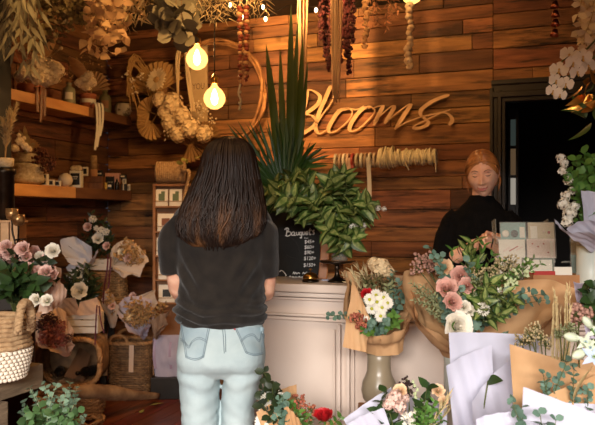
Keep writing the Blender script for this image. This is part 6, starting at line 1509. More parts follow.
# ---- greeting-card stand with a spool of rope on top
p = P(176, 310, 5.62); pz = p.copy(); pz.z = 0; T_ = FR(pz); SW, SZ = .34, P(176, 184, 5.62).z
cs_ = thing('card_stand', 'tall honey wood card stand with tiers of cards behind the person in jeans', 'stand', pz)
for x in (-SW / 2, SW / 2): part(cs_, 'side_rail', MB().box((x, 0, SZ / 2), (.022, .07, SZ), T_, bev=.003), [M_RACKW])
part(cs_, 'back_panel', MB().box((0, .03, SZ / 2), (SW - .02, .01, SZ), T_), [M_RACKW]); part(cs_, 'top_rail', MB().box((0, 0, SZ - .01), (SW + .02, .075, .02), T_, bev=.003), [M_RACKW])
ys = (207, 232, 256, 280, 303)
for i, y in enumerate(ys):
    z = P(176, y, 5.62).z; part(cs_, 'shelf', MB().box((0, -.012, z), (SW - .022, .05, .014), T_, bev=.002), [M_RACKW]); part(cs_, 'retaining_bar', MB().tube([T_ @ V((-SW / 2, -.036, z + .045)), T_ @ V((SW / 2, -.036, z + .045))], .003, 6), [M_RACKW])
M_PHOTO = mat('photo_brown', (120, 74, 50), .6); M_PHG = mat('photo_green', (92, 106, 76), .6)
CL = [('pale card with grey green leaves on the top tier of the card stand', M_CARDW, M_PHG), ('second pale leafy card on the top tier, nearer the person in jeans', M_CARDW, M_PHG), ('white card with a brown motif on the second tier of the card stand', M_CARDW, M_PHOTO), ('pale card with faint drawing on the third tier of the card stand', M_CARDW, M_CARDC), ('white card with green photo panels on the fourth tier of the card stand', M_CARDW, M_PHG), ('white card with a dark reddish picture on the lowest visible tier', M_CARDW, M_NAVY)]
for (lab, bd0, mo), px, y in zip(CL, (162, 176, 166, 165, 167, 167), (207, 207, 232, 256, 280, 303)):
    z = P(176, y, 5.62).z + .008; xo = (px - 176) / 700 * 5.62; q = T_ @ V((xo, -.018, z)); Tq = FR(q) @ M.Rotation(radians(-5), 4, 'X'); w, h_ = ((.10, .135) if px in (162, 176) else (.13, .14))
    g = thing('greeting_card', lab, 'card', q, 'cards on the wooden card stand'); part(g, 'card', MB().box((0, 0, h_ / 2), (w, .003, h_), Tq), [bd0])
    m = MB(); m.box((0, -.0022, h_ * .52), (w * (.5 if mo is not M_CARDC else .3), .001, h_ * .42), Tq)
    if mo is M_PHG: m.box((w * .1, -.0024, h_ * .8), (w * .3, .001, h_ * .15), Tq)
    part(g, 'printed_picture', m, [mo])
s0 = P(171, 165, 5.62); s0.z = SZ + .092; T_ = FR(s0) @ M.Rotation(pi / 2, 4, 'Y')
sp = thing('rope_spool', 'fat spool of brown jute rope lying on top of the card stand', 'spool', s0 - UP * .09); m = MB(); n = 16; pts = []
for i in range(15 * 24): pts.append(T_ @ V((.082 * cos(2 * pi * i / 24), .082 * sin(2 * pi * i / 24), lerp(-.115, .115, i / 360))))
m.tube(pts, .0085, 6); m.lathe([(.074, -.118), (.074, .118)], 24, T=T_, capt=True); part(sp, 'wound_rope', m, [M_JUTE])
m = MB(); braid(m, catmull([T_ @ V((-.0, -.09, .10)), P(189, 172, 5.45), P(186, 190, 5.47), P(183, 203, 5.47)], 10), .012); part(sp, 'rope_end', m, [M_JUTE])
m = MB()
for px, py in ((176, 163), (188, 160), (182, 158), (194, 158)): 
    T2 = fr(P(px, py, 5.46), rv(1) + RGT, U(0, 6)); m.leaf(T2, .07, .02, 'ovate', .3, .2, 5, 0)
solo('ivy_sprig', 'yellow green leaf sprig lying over the rope spool', 'plant', m, [M_FALL])
# ---- timber bench with market basket
e = P(43.5, 363, 2.6); zt, zbm = e.z, P(43.5, 387, 2.6).z; xf, yf = e.x, e.y
bn = thing('timber_bench', 'weathered grey timber bench with a thick top carrying the two-tone basket', 'bench', V((xf - .22, yf - .6, 0)))
part(bn, 'top', MB().box((xf - .22, yf - .6, (zt + zbm) / 2), (.44, 1.2, zt - zbm), bev=.006), [M_TIMB])
lg = P(17, 410, 2.44)
for y in (lg.y - .10, yf - 1.1):
    for x in (lg.x - .055, xf - .40): part(bn, 'leg', MB().box((x, y, zbm / 2 - .0005), (.11, .12, zbm - .001), bev=.006), [M_TIMB])
p = P(0, 372, 2.34); p.z = zt + .001; p += V((-.035, -.0, 0)); T_ = M.Translation(p)
mk = thing('market_basket', 'two-tone basket, tan jute above white crochet, with a rope handle', 'basket', p)
m = MB(); BR = lambda z: .104 + .020 * sin(min(1, z / .11) * pi / 2)
for k in range(8):
    z = .008 + .0125 * k
    for i in range(44):
        a = 2 * pi * (i + .5 * (k % 2)) / 44; r = BR(z); m.ball((r * cos(a), r * sin(a), z), (.0095, .0095, .0078), 6, 0, T_ @ M.Identity(4), 4)
m.lathe([(.02, .001), (.098, .003), (BR(.05), .05), (BR(.1), .105)], 30, T=T_); part(mk, 'crochet_band', m, [M_CROCH])
m = MB()
for k in range(7):
    z = .112 + .0145 * k; r = .124 - .003 * k; m.tube([T_ @ V((r * cos(2 * pi * i / 40), r * sin(2 * pi * i / 40), z + .002 * sin(i * 2.1))) for i in range(41)], .0088, 6, cap=False)
m.lathe([(.122, .105), (.103, .21)], 30, T=T_, capb=False); part(mk, 'jute_band', m, [M_JUTE])
for px0, px1, s_ in ((17, 31.5, 0),):
    a, b, t_ = P(18, 333, 2.22), P(31, 330, 2.36), P(26, 303, 2.3); m = MB(); braid(m, catmull([a, a.lerp(t_, .5) - RGT * .008, P(22, 305.5, 2.28), t_, P(30, 308, 2.33), b.lerp(t_, .45) + RGT * .008, b], 10), .0125, tw=9); part(mk, 'rope_handle', m, [M_JUTE])
# ---- pink roses in a bucket beyond the bench
p = P(15, 330, 3.02); p.z = 0; rb = thing('rose_bucket', 'dark bucket of blush pink roses with broad green leaves', 'flowers', p)
zt_ = P(22, 312, 3.02).z; part(rb, 'bucket', MB().lathe([(.065, 0), (.085, zt_), (.092, zt_), (.08, zt_ - .01), (.075, zt_ - .1)], 28, T=M.Translation(p)), [M_IRON])
b_ = V((p.x, p.y, zt_ - .02))
RS = [(14, 250), (23, 249), (6, 247), (30, 261), (18, 272), (8, 274), (26, 278), (49, 268), (12, 280), (2, 257), (9, 254), (16, 258), (20, 266), (26, 257), (29, 268), (35, 252), (40, 257), (43, 263), (46, 272), (53, 251), (40, 280), (52, 276), (36, 272), (10, 264), (4, 268), (33, 262), (47, 258)]
for i, (x, y) in enumerate(RS): bloom(rb, 'white_rose' if i in (19, 16) else 'blush_rose', x, y, 2.92 + U(-.06, .08), .0235 * U(.85, 1.15), nm='rose_bloom')
for x, y in ((36, 300), (47, 301)): bloom(rb, 'white_rose', x, y, 2.78, .022, nm='rose_bloom')
leafy(rb, b_, [(3, 272), (12, 275), (20, 272), (26, 276), (34, 282), (8, 285), (28, 288), (16, 282), (38, 290), (2, 290)], 2.86, .075, .024, 4, M_LEAF, 'ovate', taper=.1, u0=.6, ang=35)
leafy(rb, b_, [(x, y + 4) for x, y in RS], 2.94, .06, .016, 6, M_DLEAF)
for i, c in enumerate((((36, 312, 2.98), (56, 308, 3.02), (61, 268, 3.06), (48, 266, 3.0)), ((40, 314, 2.96), (60, 306, 3.04), (66, 292, 3.06), (55, 276, 3.02)))): part(rb, 'tissue_wrap', MB().sheet([P(*q) for q in c], 12, 12, .012, .016, .01, 100 + i), [M_PEACH])
# candle holder and wooden box behind the roses
p = P(14, 262, 3.5); M_MERC = mat('mercury_glass', (190, 146, 92), .3, .1, (120, 84, 52), 40, 3, metal=.6); p0 = p.copy(); p0.z = 0
cdl = thing('candle_stand', 'dark iron stand with two small gold glass candle cups behind the roses', 'candle holder', p0)
m = MB(); m.lathe([(.11, 0), (.11, .02), (.012, .03), (.010, p.z)], 18, T=M.Translation(p0), capt=True); c1, c2 = P(12, 220, 3.5), P(18.5, 226, 3.46)
m.tube(catmull([p, P(15, 244, 3.5), P(12.5, 232, 3.5), c1], 6), .005, 6); m.tube(catmull([P(15, 250, 3.5), P(18, 240, 3.48), c2], 6), .005, 6); m.tube([P(14, 240, 3.5), P(26, 239, 3.5)], .005, 6); part(cdl, 'iron_frame', m, [M_IRON])
for c in (c1, c2): part(cdl, 'candle_cup', MB().lathe([(.012, 0), (.026, .008), (.031, .03), (.030, .058), (.027, .058), (.027, .03), (.01, .01)], 20, T=M.Translation(c)), [M_MERC])
p = P(5, 256, 3.75); zp = p.z; w = .075; T_ = FR(V((p.x, p.y, 0)))
bs_ = thing('slatted_box', 'pale wooden slatted box on a dark plinth behind the roses', 'box', V((p.x, p.y, 0)))
part(bs_, 'plinth', MB().box((0, 0, zp / 2), (.2, .15, zp), T_), [M_FRAME])
for k in range(4): part(bs_, 'slat', MB().box((-.075 + .05 * k, -.06, zp + .09), (.042, .012, .18), T_, bev=.002), [M_SIGN])
part(bs_, 'back', MB().box((0, .0, zp + .09), (.19, .10, .175), T_), [M_RACKW]); part(bs_, 'lid', MB().box((0, -.01, zp + .186), (.205, .13, .012), T_, bev=.003), [M_SIGN])
# ---- eucalyptus bucket in front of the bench
p = P(54, 440, 2.5); p.z = 0; eu = thing('eucalyptus_bucket', 'bushy bunch of sage and green eucalyptus in a bucket below the bench end', 'plant', p)
zt_ = .44; part(eu, 'bucket', MB().lathe([(.09, 0), (.12, zt_), (.128, zt_), (.115, zt_ - .01), (.11, zt_ - .1)], 28, T=M.Translation(p)), [mat('zinc', (130, 128, 122), .4, metal=.8)])
b_ = V((p.x, p.y, zt_ - .04))
leafy(eu, b_, [(30, 388), (44, 384), (56, 386), (70, 384), (77, 388), (66, 392), (24, 402), (22, 412), (36, 396), (84, 416), (60, 398), (74, 404)], 2.5, .030, .013, 13, M_SAGEL, 'ovate', nm='eucalyptus_sprig', ang=60, taper=.35, jit=.1, st=mat('pale_stem', (150, 156, 120), .6))
leafy(eu, b_, [(28, 412), (40, 408), (52, 410), (62, 412), (46, 418), (34, 420), (58, 420), (70, 418), (26, 420), (78, 412)], 2.44, .044, .020, 8, mat('jade_leaf', (78, 110, 66), .45, .25, transl=.2), 'round', nm='eucalyptus_sprig', ang=60, taper=.3, jit=.08)
# ================================================================ BOUQUETS IN FRONT OF THE COUNTER
M_PAPW = mat('white_wrap', (208, 208, 224), .65, 0, (202, 202, 220), 6, 3, transl=.22); M_KRW = mat('kraft_wrap', (204, 162, 118), .72, 0, (190, 146, 102), 10, 4, bump=.1, bs=22, transl=.08)
M_TAUPE = mat('taupe_glaze', (140, 126, 104), .3, 0, (128, 114, 92), 5, 3); M_PALEV = mat('pale_glaze', (196, 200, 190), .4); M_BLOCK = mat('block_wood', (156, 104, 62), .6, 0, (124, 80, 46), 8, 4, (1, 1, .2))
M_EUC = mat('blue_eucalyptus', (104, 132, 116), .6, .2, (86, 114, 96), 20, 3, transl=.15, sat=.01); M_RUST = mat('rust_filler', (164, 92, 70), .8, .25, sat=.01); M_DUST = mat('dusty_filler', (170, 128, 112), .8, .25); M_OAT = mat('oat_filler', (184, 164, 124), .8, .25, transl=.15)
M_THYME = mat('feathery_green', (142, 146, 106), .7, .25, transl=.2, sat=.01); M_BELLW = mat('green_white_bell', (206, 216, 168), .55, .12, transl=.25); M_BERRY = mat('dark_berry', (52, 30, 26), .4, .3); M_STRW2 = mat('pale_reed', (206, 184, 136), .8, .15, transl=.2)
M_TWEED = mat('tweedia', (216, 226, 200), .5, .1, transl=.25); M_TWEEDB = mat('tweedia_blue', (180, 198, 226), .5, .1, transl=.2); M_PINKS = mat('pink_stock', (232, 200, 186), .65, .1, transl=.25)
lib('white_blossom', pompon_mb(16, 1.0, .3, 5), [M_WHITEP, M_FRESH]); lib('green_bell', bell_mb(), [M_BELLW, M_FRESH]); lib('tweedia_star', star_mb(), [M_TWEED, M_FRESH, M_TWEEDB]); lib('tweedia_blue', star_mb(), [M_TWEEDB, M_FRESH, M_TWEED]); lib('pink_stock', pompon_mb(40, .6, .24, 4), [M_PINKS, M_FRESH]); lib('peach_rose', rose_mb(1, .03), [mat('peach_rose', (236, 204, 166), .6, .08, transl=.2), M_FRESH])
def filler(root, b_, tips, t, mt, r=.005, spread=.02, n=26, nm='filler_sprig', jit=.04, st=None):
    for (x, y) in tips:
        e = P(x, y, t + U(-jit, jit)); m = MB(); m.tube(arc(b_, e, -.06, U(-.05, .05)), .0016, 4)
        for k in range(n):
            q = e + V((U(-1, 1), U(-1, 1), U(-1.3, .7))) * spread; m.tube([e - (e - b_).normalized() * spread, q], .0007, 3); m.ball(q, U(.6, 1.2) * r, 5, 1, m=3)
        part(root, nm, m, [st or M_STEM, mt])
# ---------------- A: daisies in kraft paper in the taupe vase
va = P(379, 407, 2.62); zv = va.z; top = P(379, 347, 2.62)
sk = V((va.x, va.y, 0)); T_ = FR(sk)
stool = thing('plant_stool', 'plain wooden stool before the counter holding the taupe vase', 'stool', sk)
part(stool, 'seat', MB().box((0, 0, zv - .016), (.145, .145, .03), T_, bev=.004), [M_BLOCK])
for x in (-.055, .055):
    for y in (-.055, .055): part(stool, 'leg', MB().box((x, y, (zv - .031) / 2), (.03, .03, zv - .031), T_, bev=.003), [M_BLOCK])
hv = top.z - zv; base = V((va.x, va.y, zv + .0005))
solo('taupe_vase', 'glossy taupe vase with a round belly and straight neck under the daisy bouquet', 'vase', MB().lathe([(.030, 0), (.040, .006), (.060, .03 * hv / .21), (.0665, .29 * hv), (.062, .42 * hv), (.050, .53 * hv), (.0445, .62 * hv), (.0435, .78 * hv), (.045, hv), (.040, hv), (.038, .75 * hv), (.02, .3 * hv)], 48, T=M.Translation(base)), [M_TAUPE])
tie = P(379, 334, 2.62)
A = thing('wrapped_bouquet', 'kraft paper bouquet of white daisies and eucalyptus in the taupe vase', 'bouquet', tie, 'wrapped bouquets before the counter')
m = wrap(MB(), tie, UP + -FWD * .22, [(-180, .17, .10), (-135, .21, .12), (-105, .24, .125), (-78, .215, .138), (-50, .05, .135), (0, .03, .11), (40, .04, .115), (75, .09, .115), (105, .15, .12), (140, .18, .11)], .088, fold=.013, crumple=.014, seed=3, tail=.055, tr=.082, pw=.5); part(A, 'paper_wrap', m, [M_KRW])
m = wrap(MB(), tie, UP - FWD * .3, [(-180, .15, .1), (-80, .13, .12), (-30, .05, .112), (30, .055, .112), (70, .10, .115), (120, .14, .115)], .082, fold=.009, crumple=.012, seed=8, tail=.05, tr=.076, pw=.5); part(A, 'paper_wrap', m, [M_KRW]); part(A, 'paper_wrap', MB().sheet([P(343, 347, 2.50), P(366, 352, 2.46), P(370, 318, 2.50), P(353, 281, 2.58)], 16, 16, -.012, .008, .006, 14, 0, 8), [M_KRW])
TA = 2.50
for x, y in ((369.5, 299.6), (376, 295), (383.6, 297.4), (371.8, 308.6), (382, 307.5), (380.7, 316), (366, 322), (387.5, 303), (377, 302)): bloom(A, 'white_daisy', x, y, TA + U(-.02, .02), .0235, -FWD + UP * .15, 'daisy', .25)
bloom(A, 'red_rose', 367, 294.5, TA + .02, .020, UP * .6 - FWD, j=.1); bloom(A, 'bleached_hydrangea', 381, 268, 2.66, .042, nm='dried_bloom'); bloom(A, 'bleached_hydrangea', 374, 264, 2.68, .03, nm='dried_bloom'); bloom(A, 'bleached_hydrangea', 387, 272, 2.66, .03, nm='dried_bloom')
leafy(A, tie, [(394, 272), (400, 282), (404, 297), (399, 306), (392, 290), (362, 300), (358, 312), (392, 322)], 2.56, .030, .013, 8, M_EUC, 'round', 'eucalyptus_sprig', 62)
leafy(A, tie, [(368, 330), (376, 334), (384, 330), (372, 324), (386, 322)], 2.46, .026, .013, 6, M_EUC, 'round', 'eucalyptus_sprig', 65)
leafy(A, tie, [(329, 316)], 2.5, .030, .013, 8, M_EUC, 'round', 'eucalyptus_sprig', 66, droop=-.12, jit=.0)
leafy(A, tie, [(398, 322), (394, 316), (390, 326), (370, 333), (364, 330)], 2.46, .036, .015, 5, M_FRESH, 'ovate', ang=50)
leafy(A, tie, [(394, 282), (388, 286), (366, 288), (372, 286)], 2.56, .03, .008, 9, M_THYME, 'lance', ang=45)
leafy(A, tie, [(346, 278), (352, 271), (358, 268), (364, 267)], 2.64, .045, .004, 14, M_OAT, 'lance', 'dried_grass', 22, u0=.4)
filler(A, tie, [(372, 280), (378, 277), (384, 283), (366, 278), (390, 278)], 2.6, M_OLIVE); filler(A, tie, [(359, 318), (355, 316), (363, 321), (361, 325)], 2.47, M_RUST, .0055, .016)
# ---------------- B: big kraft bouquet with roses and lisianthus
vb = P(463, 400, 2.42); vb.z = 0; zt_ = P(463, 345, 2.42).z; solo('tall_vase', 'tall pale grey vase almost hidden behind the white paper bouquet', 'vase', MB().lathe([(.062, 0), (.065, .01), (.065, zt_ - .06), (.068, zt_), (.060, zt_), (.057, zt_ - .06), (.05, .4)], 40, T=M.Translation(vb)), [M_PALEV])
tie = V((vb.x, vb.y, zt_ + .01)); B = thing('wrapped_bouquet', 'largest kraft bouquet of pink lisianthus, white rose and variegated leaves', 'bouquet', tie, 'wrapped bouquets before the counter')
ax = UP - FWD * .30 + RGT * .05
m = wrap(MB(), tie, ax, [(-180, .16, .18), (-140, .20, .20), (-112, .22, .225), (-90, .17, .21), (-60, .085, .19), (-25, .030, .15), (5, .030, .13), (30, .05, .16), (55, .09, .24), (75, .13, .32), (92, .19, .40), (110, .20, .36), (140, .15, .22)], .085, fold=.007, crumple=.016, seed=5, tail=.045, tr=.075, n=120, pw=.5); part(B, 'paper_wrap', m, [M_KRW])
m = wrap(MB(), tie, ax, [(-180, .14, .16), (-120, .17, .19), (-70, .11, .17), (-35, .05, .13), (35, .07, .15), (62, .12, .25), (80, .16, .30), (100, .18, .3), (140, .15, .2)], .08, fold=.010, crumple=.016, seed=9, tail=.03, tr=.07, n=120, pw=.5); part(B, 'paper_wrap', m, [M_KRW])
TB_ = 2.24
for k, x, y, s_, t in (('peach_rose', 444, 268, .026, .12), ('pink_lisianthus', 460.5, 276.5, .030, .08), ('pink_lisianthus', 446.6, 289, .030, .02), ('pink_lisianthus', 467, 286, .024, .05), ('pink_lisianthus', 452, 302, .026, -.02), ('white_rose', 457, 326, .039, -.07), ('white_rose', 464, 307, .018, 0), ('white_mum', 483, 309, .022, -.02), ('white_mum', 494.5, 294, .024, .03), ('white_mum', 486, 293, .02, .04), ('white_rose', 470, 311, .016, 0)): bloom(B, k, x, y, TB_ + t, s_, -FWD + UP * .4, j=.25)
leafy(B, tie, [(476, 288), (484, 300), (503, 293), (498, 307), (473, 300), (501, 314), (513, 300), (490, 284), (510, 306), (480, 310), (496, 300)], 2.24, .062, .019, 5, M_VAR, 'ovate', 'variegated_sprig', 45, inner=2, u0=.55)
leafy(B, tie, [(440, 256), (429, 248), (458, 288), (448, 312), (472, 325), (442, 304), (468, 262), (463, 318), (478, 318), (436, 296)], 2.27, .034, .0155, 8, M_EUC, 'round', 'eucalyptus_sprig', 62)
leafy(B, tie, [(541, 294), (530, 291), (520, 298), (546, 300), (512, 312)], 2.26, .032, .0145, 8, M_EUC, 'round', 'eucalyptus_sprig', 62, droop=-.1)
leafy(B, tie, [(411, 283), (416, 292), (420, 302), (428, 310), (422, 286), (432, 298), (438, 308), (414, 300)], 2.26, .020, .004, 18, M_THYME, 'lance', 'feathery_sprig', 45, u0=.35)
leafy(B, tie, [(452, 250), (470, 252), (484, 246), (492, 256), (478, 262), (500, 262)], 2.40, .05, .010, 8, M_FRESH, 'lance', ang=40); leafy(B, tie, [(466, 250), (480, 254), (472, 244)], 2.42, .07, .018, 4, M_VAR, 'ovate', 'variegated_sprig', 40, inner=2, u0=.6)
filler(B, tie, [(420, 258), (425, 262), (430, 256), (416, 266), (432, 266), (436, 262)], 2.42, M_DUST, .006, .022, 30); filler(B, tie, [(500, 262), (508, 266), (494, 270), (488, 276), (478, 272), (512, 260), (484, 286), (505, 276)], 2.36, M_OAT, .0045, .024, 34); filler(B, tie, [(470, 294), (456, 296), (478, 280), (490, 302)], 2.28, M_THYME, .004, .02, 24)
for k in range(34):
    u = U(0, 1); x, y = lerp(502, 532, u) + U(-4, 4), lerp(288, 262, u) + U(-6, 7); place(B, 'green_bell', LIB['green_bell'], frz(P(x, y, 2.27 + U(-.04, .04)), UP + rv(.5)) @ scl(U(.009, .0125)))
for e in ((533, 259), (528, 266), (520, 264), (536, 264)): m = MB(); m.tube(arc(tie, P(*e, 2.28), -.05, .05), .002, 4); part(B, 'flower_stem', m, [M_STEM])
leafy(B, tie, [(533, 258), (540, 264), (526, 262), (518, 268)], 2.28, .026, .007, 8, M_FRESH, 'ovate', ang=50, u0=.6)
# ---------------- low display bench carrying the front bouquets (below the picture)
q = P(480, 520, 1.9); dz = .42; dbn = thing('display_bench', 'low wooden bench carrying the front row of bouquets', 'bench', V((q.x, q.y, 0))); T_ = FR(V((q.x, q.y, 0)))
part(dbn, 'top', MB().box((.075, -.02, dz - .02), (.85, .78, .04), T_, bev=.005), [M_BLOCK])
for x in (-.30, .45):
    for y in (-.36, .32): part(dbn, 'leg', MB().box((x, y, (dz - .04) / 2), (.05, .05, dz - .04), T_, bev=.004), [M_BLOCK])
def bundle(root, a, b_, r=.02):
    """Tied stems from the tie point down to the bench."""
    m = MB()
    for k in range(9): o = V((U(-1, 1), U(-1, 1), 0)) * r; m.tube([V(a) - o * .6 + UP * .02, V(b_) + o], .0035, 5)
    part(root, 'stem_bundle', m, [M_STEM]); 
def front_bouquet(label, foot_px, t, sheets, mt, seed):
    """Paper-wrapped bunch whose sheets rise from a tied foot on the bench."""
    f = P(foot_px, 425, t); f.z = dz + .001; tie = V((f.x, f.y, dz + .13))
    g = thing('wrapped_bouquet', label, 'bouquet', f, 'wrapped bouquets before the counter'); bundle(g, tie, f)
    for i, c in enumerate(sheets):
        # c: bottom-left, bottom-right, top-right, top-left pixels with depths, bulge
        part(g, 'paper_wrap', MB().sheet([q if isinstance(q, V) else P(*q) for q in c[:4]], 26, 26, c[4], .007, .006, seed + i, 0, 7.0), [mt])
    part(g, 'twine_tie', MB().tube([tie + UP * .012, tie - UP * .012], .026, 12), [M_TWINE]); return g, tie
# ---------------- C: white paper bouquet
f = P(487, 425, 2.02); tC = V((f.x, f.y, dz + .13)); bL, bR = tC - RGT * .03, tC + RGT * .03
C_, tie = front_bouquet('tall white paper bouquet standing in front of the pale grey vase', 487, 2.02, [
    (bL - RGT * .05 + FWD * .03, bR + RGT * .05 + FWD * .03, (541, 335, 2.06), (448.5, 332.5, 2.06), -.02),
    (bL - RGT * .04 - FWD * .01, bR - FWD * .01, (492, 345, 1.98), (446, 366, 1.97), -.015),
    (bL - FWD * .03, bR + RGT * .03 - FWD * .03, (520, 352, 1.93), (472, 402, 1.92), -.02),
    (bR + RGT * .05 + FWD * .12, bL - RGT * .05 + FWD * .12, (460, 350, 2.22), (536, 350, 2.22), -.03)], M_PAPW, 11)
m = MB(); a = P(488, 381, 1.93); m.leaf(fr(a, P(503, 379, 1.88) - a, .9), .052, .017, 'ovate', .15, .25, 6, 1); m.tube(arc(tie, a, 0, .05), .002, 4); part(C_, 'leaf_sprig', m, [M_STEM, M_LEAF])
leafy(C_, tie, [(470, 342), (500, 340), (520, 344), (484, 344)], 2.16, .05, .016, 6, M_LEAF, 'ovate')
# ---------------- D: kraft bouquet with dried grasses
f = P(560, 425, 1.80); tD = V((f.x, f.y, dz + .13)); bL, bR = tD - RGT * .03, tD + RGT * .03
D_, tie = front_bouquet('kraft paper bouquet with pale dried grasses behind the front white one', 560, 1.80, [
    (bL - RGT * .07, bR + RGT * .08, (606, 377, 1.78), (509.5, 344, 1.82), -.02),
    (bR + RGT * .08 + FWD * .12, bL - RGT * .06 + FWD * .12, (520, 352, 1.98), (600, 362, 1.98), -.03)], M_KRW, 23)
part(D_, 'paper_wrap', MB().sheet([bL + RGT * .02 - FWD * .03, bR + RGT * .09 - FWD * .03, P(612, 372, 1.70), P(541, 397, 1.70)], 22, 22, -.015, .006, .006, 27, 0, 7), [M_KRW])
for k in range(13):
    x = U(553, 571); e = P(x, U(282, 312), 1.92 + U(-.03, .03)); b_ = P(lerp(562, x, .6), 368, 1.9); m = MB(); c = catmull(arc(tie, e, -.02, U(-.02, .02)), 6); m.tube(c, .0012, 4)
    n = 46
    for i in range(n):
        u = lerp(.58, 1, i / n); j_ = min(int(u * (len(c) - 1)), len(c) - 2); q = c[j_].lerp(c[j_ + 1], (u * (len(c) - 1)) % 1 if j_ < len(c) - 1 else 0); d = (c[j_ + 1] - c[j_]).normalized() + rv(.22); m.leaf(fr(q, d, U(0, 6)), U(.012, .022), .0016, 'lance', .1, 0, 3, 1)
    part(D_, 'dried_grass', m, [M_STRW2, M_STRW2])
filler(D_, tie, [(534, 326), (528, 337), (540, 334), (522, 338), (545, 340), (530, 332)], 1.9, M_OAT, .0035, .018, 34); filler(D_, tie, [(578, 312), (574, 308), (582, 316)], 2.0, M_DUST, .006, .02, 30); filler(D_, tie, [(566, 328), (560, 332), (572, 326)], 1.86, M_THYME, .0035, .014, 26)
# ---------------- E: white bouquet nearest the camera, eucalyptus in front
f = P(545, 425, 1.56); tE = V((f.x, f.y, dz + .13)); bL, bR = tE - RGT * .03, tE + RGT * .03
E_, tie = front_bouquet('white paper bouquet with a silver eucalyptus stem, lowest in front', 545, 1.56, [
    (bL - RGT * .05, bR + RGT * .10, (606, 418, 1.54), (523.5, 387, 1.58), -.012),
    (bL - RGT * .10 - FWD * .02, bR - FWD * .02, (520, 410, 1.53), (476, 419, 1.54), -.012),
    (bR + RGT * .08 + FWD * .1, bL - RGT * .04 + FWD * .1, (530, 400, 1.70), (602, 404, 1.70), -.02)], M_PAPW, 31)
leafy(E_, tie, [(512, 402), (540, 414), (521, 408)], 1.50, .030, .0155, 9, M_EUC, 'round', 'eucalyptus_sprig', 62, u0=.45, jit=.0, droop=-.04)
leafy(E_, tie, [(556, 420)], 1.49, .03, .0145, 9, M_EUC, 'round', 'eucalyptus_sprig', 62, u0=.4, jit=0)
leafy(D_, tD, [(543, 374), (548, 378)], 1.69, .026, .0125, 11, M_EUC, 'round', 'eucalyptus_sprig', 55, u0=.35, jit=0)
leafy(D_, tD, [(567, 361), (588, 388), (576, 394), (574, 368)], 1.68, .026, .0125, 11, M_EUC, 'round', 'eucalyptus_sprig', 58, u0=.45, jit=.01)
m = MB(); a = P(573, 402, 1.64); m.leaf(fr(a, P(588, 366, 1.62) - a, .5), .098, .012, 'lance', .1, .4, 8, 1); m.tube([tD, a], .002, 4); part(D_, 'dried_leaf', m, [M_STRAW, M_STRW2])
# ---------------- tweedia stem at the frame's edge
f = P(612, 425, 1.60); f.z = dz + .001; TW_ = thing('tweedia_bunch', 'cluster of pale green and blue star flowers beside the kraft bouquet with grasses', 'flowers', f); tie = f + UP * .05
for x, y, k, s_ in ((587, 322, 'b', .018), (571, 337, 'b', .020), (579, 354, 'b', .022), (585, 342, 's', .024), (594, 357, 't', .030), (596, 330, 's', .024), (590, 347, 's', .02)):
    e = P(x, y, 1.58 + U(-.02, .02)); m = MB(); m.tube(arc(tie, P(606, 350, 1.6), -.01, .02) + [e + UP * .0], .0022, 5); part(TW_, 'flower_stem', m, [M_FRESH])
    if k == 'b':
        m = MB(); d = (e - P(604, 345, 1.6)).normalized(); T_ = frz(e, d); m.lathe([(.001, -s_ * 1.0), (s_ * .35, -s_ * .8), (s_ * .52, -s_ * .1), (s_ * .46, s_ * .4), (s_ * .25, s_ * .75), (s_ * .02, s_ * .9)], 10, T=T_, wob=lambda a, z: 1 + .1 * cos(5 * a)); part(TW_, 'flower_bud', m, [M_TWEED])
    else: place(TW_, 'star_flower', LIB['tweedia_star' if k == 's' else 'tweedia_blue'], frz(e, -FWD + rv(.35)) @ scl(s_))
# ---------------- F: white wrapped mixed bouquet in the middle of the foreground
f = P(405, 425, 2.05); tF = V((f.x, f.y, dz + .13)); bL, bR = tF - RGT * .03, tF + RGT * .03
F_, tie = front_bouquet('white paper bouquet of blush stock, berries and ferny leaves in the middle foreground', 405, 2.05, [
    (bL - RGT * .02, bR, (391, 387, 2.10), (343, 419, 2.06), -.01), (bL - RGT * .01 - FWD * .03, bR - FWD * .03, (384, 408, 1.98), (348, 424, 1.98), -.015),
    (bL + FWD * .06, bR + RGT * .04 + FWD * .06, (445, 404, 2.2), (390, 390, 2.2), -.02), (bR - RGT * .04, bR + RGT * .06, (449, 398, 2.08), (428, 416, 1.98), -.01)], M_PAPW, 41)
for k, x, y, s_ in (('pink_stock', 392, 401, .022), ('pink_stock', 400, 406, .022), ('pink_stock', 396, 396, .02), ('pink_stock', 388, 404, .017), ('peach_rose', 400, 391, .017), ('peach_rose', 438, 391, .016), ('white_mum', 412, 422, .032), ('pink_stock', 404, 398, .016), ('peach_rose', 443, 401, .013)): bloom(F_, k, x, y, 2.0 + U(-.02, .02), s_)
for y in range(381, 412, 4): place(F_, 'snapdragon_floret', LIB['green_bell'], frz(P(414 + U(-3, 3) + (y - 381) * .12, y, 2.02), UP - FWD * .5 + rv(.5)) @ scl(.008 + .0001 * (y - 381)))
filler(F_, tie, [(407, 379), (403, 386), (409, 388), (406, 394)], 2.04, M_BERRY, .0055, .014, 12, 'berry_sprig')
leafy(F_, tie, [(427, 388), (431, 392), (381, 402), (384, 392), (389, 412), (378, 412)], 2.02, .055, .018, 5, M_LEAF, 'ovate', u0=.5); leafy(F_, tie, [(418, 412), (426, 406), (434, 402), (438, 412), (430, 418), (442, 420), (422, 402), (424, 420)], 1.98, .026, .008, 11, M_FRESH, 'ovate', 'fern_sprig', 55, u0=.4)
leafy(F_, tie, [(446, 402), (449, 408), (447, 398)], 2.0, .05, .003, 10, M_STRW2, 'lance', 'dried_reed', 12, u0=.5)
